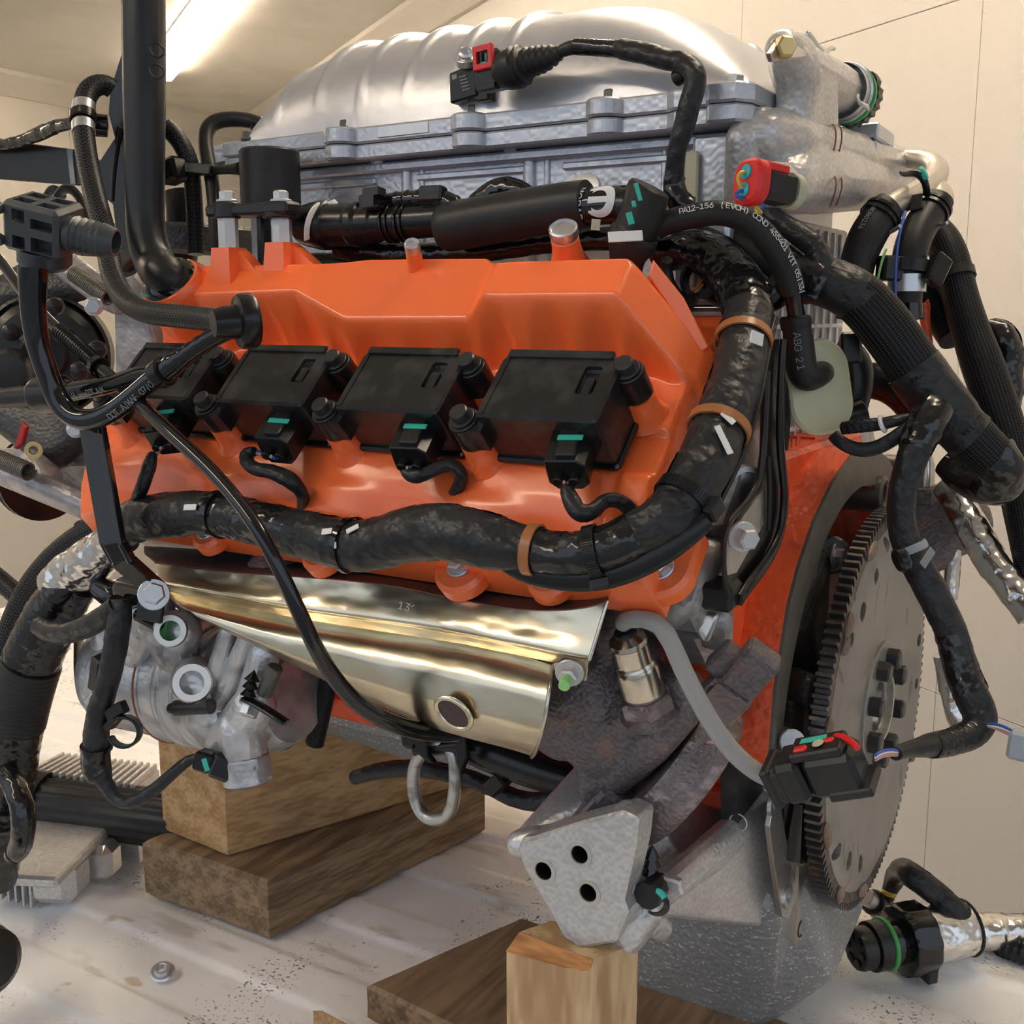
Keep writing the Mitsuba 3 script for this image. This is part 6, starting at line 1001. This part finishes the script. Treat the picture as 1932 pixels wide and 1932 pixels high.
for s in (-1, 1): put(at(lathe([(.002, -.001), (.0042, -.001), (.0042, .004), (.002, .004), (.002, -.001)], 18), o - cbx * .0225 + cby * .011 * s, cbz), 'plastic_slate', 'lug', QP, 30)
put(at(lathe([(.0185, 0), (.0185, .010), (.016, .013), (0, .013)], 30), o - cbz * .018 - cby * .016, -cby), 'plastic_slate', 'neck', QP, 30)
bo_ = o + cbx * W2 * .48 - cbz * .016; br = [(.0125, 0), (.0125, .004)]
for k in range(4): br += [(.0118, .005 + .0045 * k), (.0132 - .0004 * k, .0062 + .0045 * k), (.0112, .009 + .0045 * k)]
put(at(lathe(br + [(.0122, .024), (.0095, .034), (.008, .034), (.008, .02), (0, .02)], 32), bo_, cbx - cbz * .12), 'plastic_slate', 'barbed_spout', QP, 30)
DT = thing('dipstick_tube', 'long glossy black dipstick tube sweeping from the left edge across the cover and under the shield', 'tube')
dpts = [(-30, 462, .59, 20), (0, 492, .585, 20), (45, 552, .57, 21), (100, 612, .555, 21), (125, 635, .55, 22), (190, 695, .535, 24), (250, 748, .52, 26), (320, 815, .505, 28), (385, 875, .495, 28), (440, 935, .487, 28), (490, 1005, .483, 29), (530, 1080, .485, 29), (562, 1150, .49, 30), (595, 1220, .50, 31), (632, 1280, .515, 32), (680, 1330, .53, 33), (735, 1362, .55, 34), (795, 1380, .58, 34), (860, 1384, .62, 32)]
dt = tp(dpts, seg=22, step=.003); put(dt, 'black_gloss', 'tube', DT); put(tp([(112, 624, .5525, 30), (150, 657, .544, 30), (186, 690, .536, 30)], seg=18, step=.0007, fn=lambda u, t: 1 + .09 * np.sin(u * 3600)), 'black_satin', 'spring_sleeve', DT); tie(dt, 186, 692, .006, 'black_gloss', DT, 1.35, name='collar')
QM = thing('quick_line', 'black vent tube with lettering joining the coupling from the ribbed end at the left', 'hose')
qm = tp([(130, 740, .53, 36), (170, 733, .528, 36), (220, 722, .525, 34), (268, 706, .522, 32), (300, 706, .52, 30)], seg=22, step=.003); put(qm, 'black_gloss', 'tube', QM); put(text_on(qm, 'MM UL    DOT A/K', .006, .0042, -fw - up * .5, gap=.72), 'print_grey', 'lettering', QM, False)
put(tp([(72, 748, .53, 60), (80, 746, .53, 72), (118, 742, .53, 72), (124, 741, .53, 50), (136, 739, .53, 38)], seg=26, step=.0015), 'black_satin', 'coupling', QM); put(tp([(-30, 752, .53, 34), (0, 752, .53, 36), (40, 748, .53, 38), (75, 746, .53, 42)], seg=24, step=.003, fn=lambda u, t: 1 + .07 * np.sin(t * 9)), 'rubber', 'ribbed_end', QM)
AL = thing('alternator', 'dark alternator with a bolted black rear cover at the left edge', 'alternator')
ao = P(82, 672, .70); al = uv3(X_ * .72 - Y_ * .69); put(at(lathe([(0, .004), (.020, .006), (.024, 0), (.046, -.002), (.053, -.008), (.055, -.014), (.056, -.05), (0, -.05)], 48), ao, al), 'black_plastic', 'rear_cover', AL, 30)
put(at(lathe([(.058, -.012), (.061, -.014), (.061, -.060), (0, -.060)], 48), ao, al), 'black_iron', 'case', AL, 30)
for px, py in ((104, 578), (20, 627), (184, 660), (150, 700)): put(at(lathe([(.0085, 0), (.007, .005), (.003, .007), (0, .007)], 20), P(px, py, .655 if px > 90 else .67), al), 'black_plastic', 'knob', AL, 30)
for px, py in ((177, 578), (143, 809)): put(bolt(P(px, py, .650), al, .0062, .006, 1.3), 'zinc', 'bolt', AL, 15)
put(at(lathe([(0, .016), (.016, .014), (.020, .006), (.021, -.01), (0, -.01)], 32), P(20, 700, .64), al), 'black_plastic', 'round_cap', AL, 30)
for k in range(7): put(bar(P(38 + 5 * k, 640 + 5 * k, .655), P(52 + 5 * k, 628 + 5 * k, .652), .0015, .003, .0004), 'black_gloss', 'vent_slat', AL, 25)
put(flat([P(a, b, .64) for a, b in ((26, 842), (40, 796), (48, 806), (40, 838), (28, 848))], .005, .001), 'red_dark', 'red_cap', AL, 25); put(at(lathe([(.004, 0), (.008, 0), (.008, .006), (.004, .006), (.004, 0)], 20), P(65, 848, .64), al), 'brass', 'terminal', AL, 30)
for q_ in ([(10, 560, .70, .02), (60, 530, .72, .02), (150, 540, .74, .015)], [(10, 780, .69, .02), (100, 850, .70, .02), (180, 800, .72, .012)]): put(blob([Q(q_)], .007, 4), 'black_iron', 'frame', AL, True)
GB = thing('front_bracket', 'grey-purple cast front bracket behind the alternator with two coil springs', 'bracket')
put(flat([P(a, b, .715) for a, b in ((210, 470), (262, 540), (290, 640), (300, 700), (240, 985), (160, 962), (100, 935), (0, 912), (-40, 900), (-40, 850), (30, 850), (95, 872), (150, 840), (215, 700))], .03, .003), 'grey_casting', 'web', GB, 25)
for q_ in ([[(-20, 880, .66, .014), (60, 905, .66, .012), (140, 940, .67, .012), (220, 980, .68, .012)], [(60, 870, .67, .012), (90, 900, .67, .014)]], [[(110, 490, .70, .014), (200, 560, .70, .012), (222, 570, .70, .012)]]): put(blob([Q(c) for c in q_], .005, 4), 'grey_casting', 'arm', GB, True)
def spring(a, b, r, w, n): 
    a, b = np.asarray(a), np.asarray(b); d = b - a; f = fr(a, d); t = np.linspace(0, 1, n * 10); p_ = np.stack([np.cos(t * n * 6.2832) * r, np.sin(t * n * 6.2832) * r, t * np.linalg.norm(d)], 1); return tube(p_ @ f[:3, :3].T + a, w, 6, .0012)
put(spring(P(138, 516, .672), P(205, 562, .672), .0062, .0012, 22), 'flange_steel', 'spring', GB, True); put(spring(P(-5, 865, .638), P(54, 890, .638), .0075, .0013, 18), 'flange_steel', 'spring', GB, True)
put(flat([P(a, b, .70) for a, b in ((90, 930), (150, 950), (172, 880), (120, 880))], .004, .001), 'grey_casting', 'pad', GB, 25)
for a, b, y in ((248, 500, .70),): put(bolt(P(a, b, y), N_ - fw * .2, .010, .009, 1.5), 'dark_bolt', 'bolt', GB, 15)
PU = thing('belt_pulley', 'black grooved pulley under the front bracket with its hanging flat belt', 'pulley'); put(at(lathe([(0, 0), (.045, 0), (.048, .003), (.045, .006), (.048, .009), (.045, .012), (.048, .015), (.048, .022), (0, .022)], 40), P(68, 900, .80), X_ + Y_ * -.3), 'black_satin', 'wheel', PU, 30)
HB2 = thing('hose_guide', 'dark background hoses left of the filler pipe', 'hose')
for k, l in enumerate(([(108, 372, .80, 16), (130, 356, .80, 18), (150, 372, .80, 18), (165, 420, .80, 18), (172, 480, .80, 18)], [(85, 380, .81, 14), (100, 357, .81, 16), (118, 372, .81, 16)], [(340, 360, .82, 60), (345, 420, .82, 60), (340, 500, .82, 60)], [(240, 350, .77, 20), (250, 420, .77, 18), (232, 500, .77, 16)])): put(tp(l, seg=16), 'rubber', 'hose', HB2)
put(bar(P(130, 440, .80), P(240, 460, .80), .11, .03, .004), 'black_iron', 'housing', HB2, 25); put(bar(P(310, 450, .83), P(450, 455, .83), .10, .03, .004), 'black_iron', 'housing', HB2, 25)
put(bar(P(330, 400, .825), P(345, 470, .825), .008, .006, .001), 'zinc', 'stay', HB2, 25); put(bar(P(398, 300, .83), P(470, 283, .83), .018, .02, .003), 'silver_paint', 'lug', HB2, 25)
SBk = thing('strut_bar', 'glossy black channel strut slanting from the vent line down to the heat shield corner', 'strut')
for off, w1, t1 in ((0, 40, .003), (-1, 10, .010), (1, 10, .010)):
    q = [P(172 + off * 17, 790, .53), P(213 + off * 17, 1022, .525), P(232 + off * 17, 1058, .53), P(290 + off * 15, 1108, .55)]
    for a, b in zip(q[:-1], q[1:]): put(bar(a, b + (b - a) * .02, rp(w1, a) * 2, t1, .0008, rt), 'black_gloss', 'channel', SBk, 25)
put(bolt(P(290, 1122, .54), -fw * .6 + up * .1 - rt * -.2, .0072, .010, 1.6), 'zinc', 'bolt', SBk, 15); put(bar(P(262, 1130, .555), P(310, 1140, .56), .03, .004, .001, up), 'black_satin', 'foot', SBk, 25)
# left harness
LH = thing('left_harness', 'heavy black harness with a silver foil section curving down the left edge', 'wiring harness')
put(tp([(230, 1010, .60, 72), (200, 1035, .602, 80), (165, 1065, .604, 90), (128, 1092, .605, 92), (112, 1108, .605, 88)], seg=32, step=.0018, fn=tape(.09, 30, 101)), 'foil', 'foil_wrap', LH)
put(tp([(150, 1092, .606, 84), (112, 1140, .603, 100), (80, 1200, .60, 106), (52, 1270, .598, 108), (34, 1340, .596, 106), (22, 1420, .595, 100), (12, 1500, .594, 96), (0, 1580, .593, 90), (-14, 1660, .592, 86)], seg=36, step=.002, fn=tape(.05, 60, 102)), 'vinyl_tape', 'taped_cable', LH)
put(tp([(60, 1250, .597, 109), (38, 1325, .595, 109), (30, 1365, .595, 107)], seg=36, step=.0012, fn=lambda u, t: 1 + .025 * np.sin(u * 1300)), 'rubber', 'ribbed_sleeve', LH)
put(tp([(-10, 1450, .58, 40), (25, 1480, .575, 44), (42, 1530, .57, 46), (42, 1580, .57, 44), (25, 1612, .575, 36)], seg=20, step=.002, fn=tape(.08, 50, 103)), 'vinyl_tape', 'loop', LH)
put(tp([(75, 1180, .575, 38), (110, 1195, .568, 42), (150, 1188, .563, 42), (195, 1165, .56, 44), (225, 1140, .56, 44)], seg=20, step=.002, fn=tape(.05, 50, 104)), 'cloth_tape', 'branch', LH)
CL = thing('compressor_lead', 'black taped lead hanging in front of the compressor with a round hose clip and a plug', 'cable')
cl = [(228, 1130, .562, 40), (226, 1160, .56, 44), (218, 1220, .557, 46), (202, 1290, .556, 44), (186, 1350, .556, 46), (182, 1410, .557, 50), (188, 1455, .558, 46), (200, 1480, .558, 30), (222, 1508, .56, 26), (256, 1510, .562, 26), (290, 1490, .568, 24), (325, 1460, .575, 22), (355, 1436, .582, 20), (375, 1431, .585, 16)]
ct = tp(cl, seg=22, step=.002, fn=tape(.07, 45, 111)); put(ct, 'cloth_tape', 'lead', CL); put(tp([(182, 1405, .557, 54), (184, 1455, .557, 52), (190, 1466, .557, 46)], seg=20), 'vinyl_tape', 'sleeve', CL); tie(ct, 182, 1408, .003, 'black_gloss', CL, 1.06)
put(bar(P(372, 1430, .585), P(404, 1440, .59), .016, .016, .002, up), 'black_satin', 'plug', CL, 25); put(bar(P(400, 1436, .59), P(442, 1452, .60), .021, .020, .003, up), 'black_satin', 'plug', CL, 25); put(at(cbox(.004, .010, .001), P(388, 1443, .575), -fw, rt + up * .3), 'teal_paint', 'mark', CL, False)
put(at(cut(rcyl(.0128, .010, .0005, 36), at(rcyl(.0106, .03, .0001, 36), [0, 0, -.01]), at(cbox(.02, .010, .03), [-.0128, 0, 0])), P(240, 1378, .558), -fw), 'black_satin', 'hose_clip', CL, 25); put(bar(P(205, 1372, .557), P(222, 1352, .557), .006, .010, .001), 'black_satin', 'hose_clip', CL, 25); put(bar(P(206, 1350, .556), P(235, 1332, .556), .010, .008, .001), 'black_satin', 'hose_clip', CL, 25)
put(bar(P(190, 1240, .57), P(182, 1300, .575), .012, .012, .002), 'black_satin', 'side_plug', CL, 25); put(tp([(192, 1246, .562, 5), (200, 1252, .561, 6), (196, 1270, .561, 6), (192, 1285, .562, 5)], seg=6), 'teal_paint', 'mark', CL)
put(bar(P(178, 1310, .60), P(164, 1326, .60), .006, .006, .001), 'zinc', 'screw', CL, 25)
put(blob([Q([(190, 1110, .60, .010), (215, 1125, .60, .012)]), Q([(235, 1110, .58, .010), (275, 1120, .57, .008), (240, 1130, .58, .010)])], .004, 3), 'black_gloss', 'cable_clamp', CL, True)
BL = thing('braided_hose', 'wide black braided hose curving behind the foil section at the left', 'hose'); put(tp([(215, 992, .66, 44), (170, 1005, .66, 50), (110, 1050, .66, 54), (62, 1110, .66, 56), (30, 1180, .66, 58), (8, 1260, .66, 60), (-4, 1350, .66, 60), (-10, 1460, .66, 60)], seg=28, step=.003), 'braid', BL, smooth=True)
BL2 = thing('braided_hose', 'thin braided hose coming in from the far left edge', 'hose'); put(tp([(-40, 1065, .70, 38), (0, 1095, .70, 38), (45, 1135, .70, 38)], seg=24), 'braid', BL2, smooth=True)

bpath = [(150, 985, .78, 0), (150, 1080, .78, 0), (150, 1180, .78, 0), (150, 1270, .78, 0), (160, 1318, .78, 0), (190, 1345, .775, 0)]; put(tube([P(a, b, y) for a, b, y, _ in bpath], .014, 16, .004, oval=.25, hint=[0, 0.2, 1]), 'black_satin', 'belt', PU, True)
BD = thing('braided_hose', 'black braided lead dropping from the shield in front of the oil pan', 'hose'); put(tp([(625, 1255, .69, 32), (615, 1310, .69, 34), (604, 1360, .69, 34), (594, 1402, .69, 36)], seg=22), 'braid_fine', BD, smooth=True)
LL2 = thing('lower_loom', 'black taped loom hanging under the exhaust manifold', 'wiring loom'); put(tp([(668, 1468, .72, 26), (720, 1454, .72, 32), (790, 1450, .72, 34), (860, 1462, .72, 34), (920, 1482, .72, 34), (980, 1508, .72, 36), (1035, 1510, .72, 36), (1075, 1495, .72, 34)], seg=18, step=.003, fn=tape(.08, 40, 121)), 'cloth_tape', 'loom', LL2)
put(tp([(870, 1405, .71, 56), (940, 1425, .71, 74), (1010, 1450, .71, 76), (1068, 1468, .71, 66), (1092, 1475, .71, 50)], seg=24, step=.004), 'black_satin', 'conduit', LL2); put(bar(P(930, 1465, .705), P(950, 1490, .705), .02, .015, .002), 'black_satin', 'clip', LL2, 25)
# ---------------------------------------------------------------- on the table at the left
FH = thing('ribbed_hose', 'black lengthwise-ribbed hose lying over the finned cooler', 'hose'); zf = TZ + .062
fh = [PZ(25, 1492, zf), PZ(70, 1512, zf), PZ(160, 1524, zf), PZ(260, 1538, zf), PZ(370, 1552, zf)]; put(tube(fh, [rp(104, q) for q in fh], 60, .006, fn=lambda u, t: 1 + .045 * np.sin(t * 17)), 'rubber', 'hose', FH); put(tube([PZ(62, 1510, zf), PZ(80, 1513, zf), PZ(98, 1516, zf)], rp(122, fh[1]), 30, .004), 'black_satin', 'cuff', FH)
OC = thing('finned_cooler', 'silver finned aluminium cooler lying on the table at the left edge', 'cooler')
ob = PZ(130, 1668, TZ); od = uv3(PZ(330, 1580, TZ) - ob); os_ = np.cross(Z_, od)
cz0 = [PZ(a, b, TZ + .09) for a, b in ((55, 1462), (115, 1430), (300, 1452), (255, 1492))]
put(hull(np.vstack([cz0, [q - Z_ * .085 for q in cz0]])), 'cast_alu', 'core', OC, False)
for k in range(15):
    a = cz0[1] + (cz0[2] - cz0[1]) * (k + .5) / 15; b = cz0[0] + (cz0[3] - cz0[0]) * (k + .5) / 15; put(bar(a + Z_ * .003, b + Z_ * .003, .004, .010, .001, uv3(cz0[2] - cz0[1])), 'cast_alu', 'fin', OC, False)
hx = [PZ(72, 1640, TZ + .036), PZ(135, 1640, TZ + .036)]; hd = uv3(PZ(200, 1600, TZ) - PZ(128, 1672, TZ))
hl = cbox(.050, .052, .05, .012); put(at(hl, PZ(112, 1650, TZ + .0262), Z_, uv3(hd)), 'cast_alu', 'end_tank', OC, False); put(at(cbox(.034, .075, .04, .010), PZ(158, 1618, TZ + .0262), Z_, uv3(hd)), 'machined', 'end_tank', OC, False)
for k in range(5): q = PZ(14 + 14 * k, 1648 + 4 * k, TZ + .022); put(at(cbox(.0025, .07, .044, .001), q + uv3(hd) * .02, Z_, np.cross(uv3(hd), Z_)), 'cast_alu', 'fin', OC, False)
put(at(cbox(.16, .14, .012, .003), PZ(60, 1590, TZ + .05), Z_, uv3(hd)), 'cast_alu', 'base', OC, False)
WS = thing('flange_nut', 'small grey flanged nut lying on the table', 'nut'); wz = PZ(307, 1840, TZ + .001); put(at(lathe([(.0042, 0), (.0105, 0), (.0112, .0012), (.010, .0026), (.0072, .003), (.0068, .0068), (.0048, .007), (.0042, .0062), (.0042, 0)], 32), wz + Z_ * .003, Z_ * 1 + fw * -.42 + rt * .1), 'zinc', WS, smooth=25)
RC = thing('end_plug', 'black rubber end cap poking in at the lower left edge', 'cap'); put(at(lathe([(0, .028), (.018, .026), (.028, .016), (.030, 0), (.029, -.03), (0, -.03)], 36), P(-38, 1810, .50), rt * .7 - fw * .5), 'rubber', RC, smooth=30)
short = {'wiring_harness': 'thick black taped wiring harness along the bottom and right edge of the orange valve cover', 'rear_harness': 'thick black harness with woven sleeve sweeping down the right side into a loop', 'dipstick_tube': 'long glossy black dipstick tube sweeping across the orange cover and under the shield',
         'quick_line': 'shiny black lettered vent line from the slotted plug round to the round cap', 'oxygen_sensor': 'nickel oxygen sensor in the manifold with a grey cable to a black plug', 'sensor_cable': 'black taped cable arching over the silver lid with a red-latched plug',
         'coolant_manifold': 'rough silver coolant manifold across the back of the supercharger, with a tall neck', 'mount_bracket': 'silver cast mount bracket with three bored holes, resting on the pine stub', 'compressor_lead': 'black taped lead in front of the compressor with a round hose clip'}
for k, v in short.items():
    if k in labels: labels[k]['label'] = v
for k in labels:
    w = labels[k].get('label', '').split()
    if len(w) > 16: labels[k]['label'] = ' '.join(w[:15])
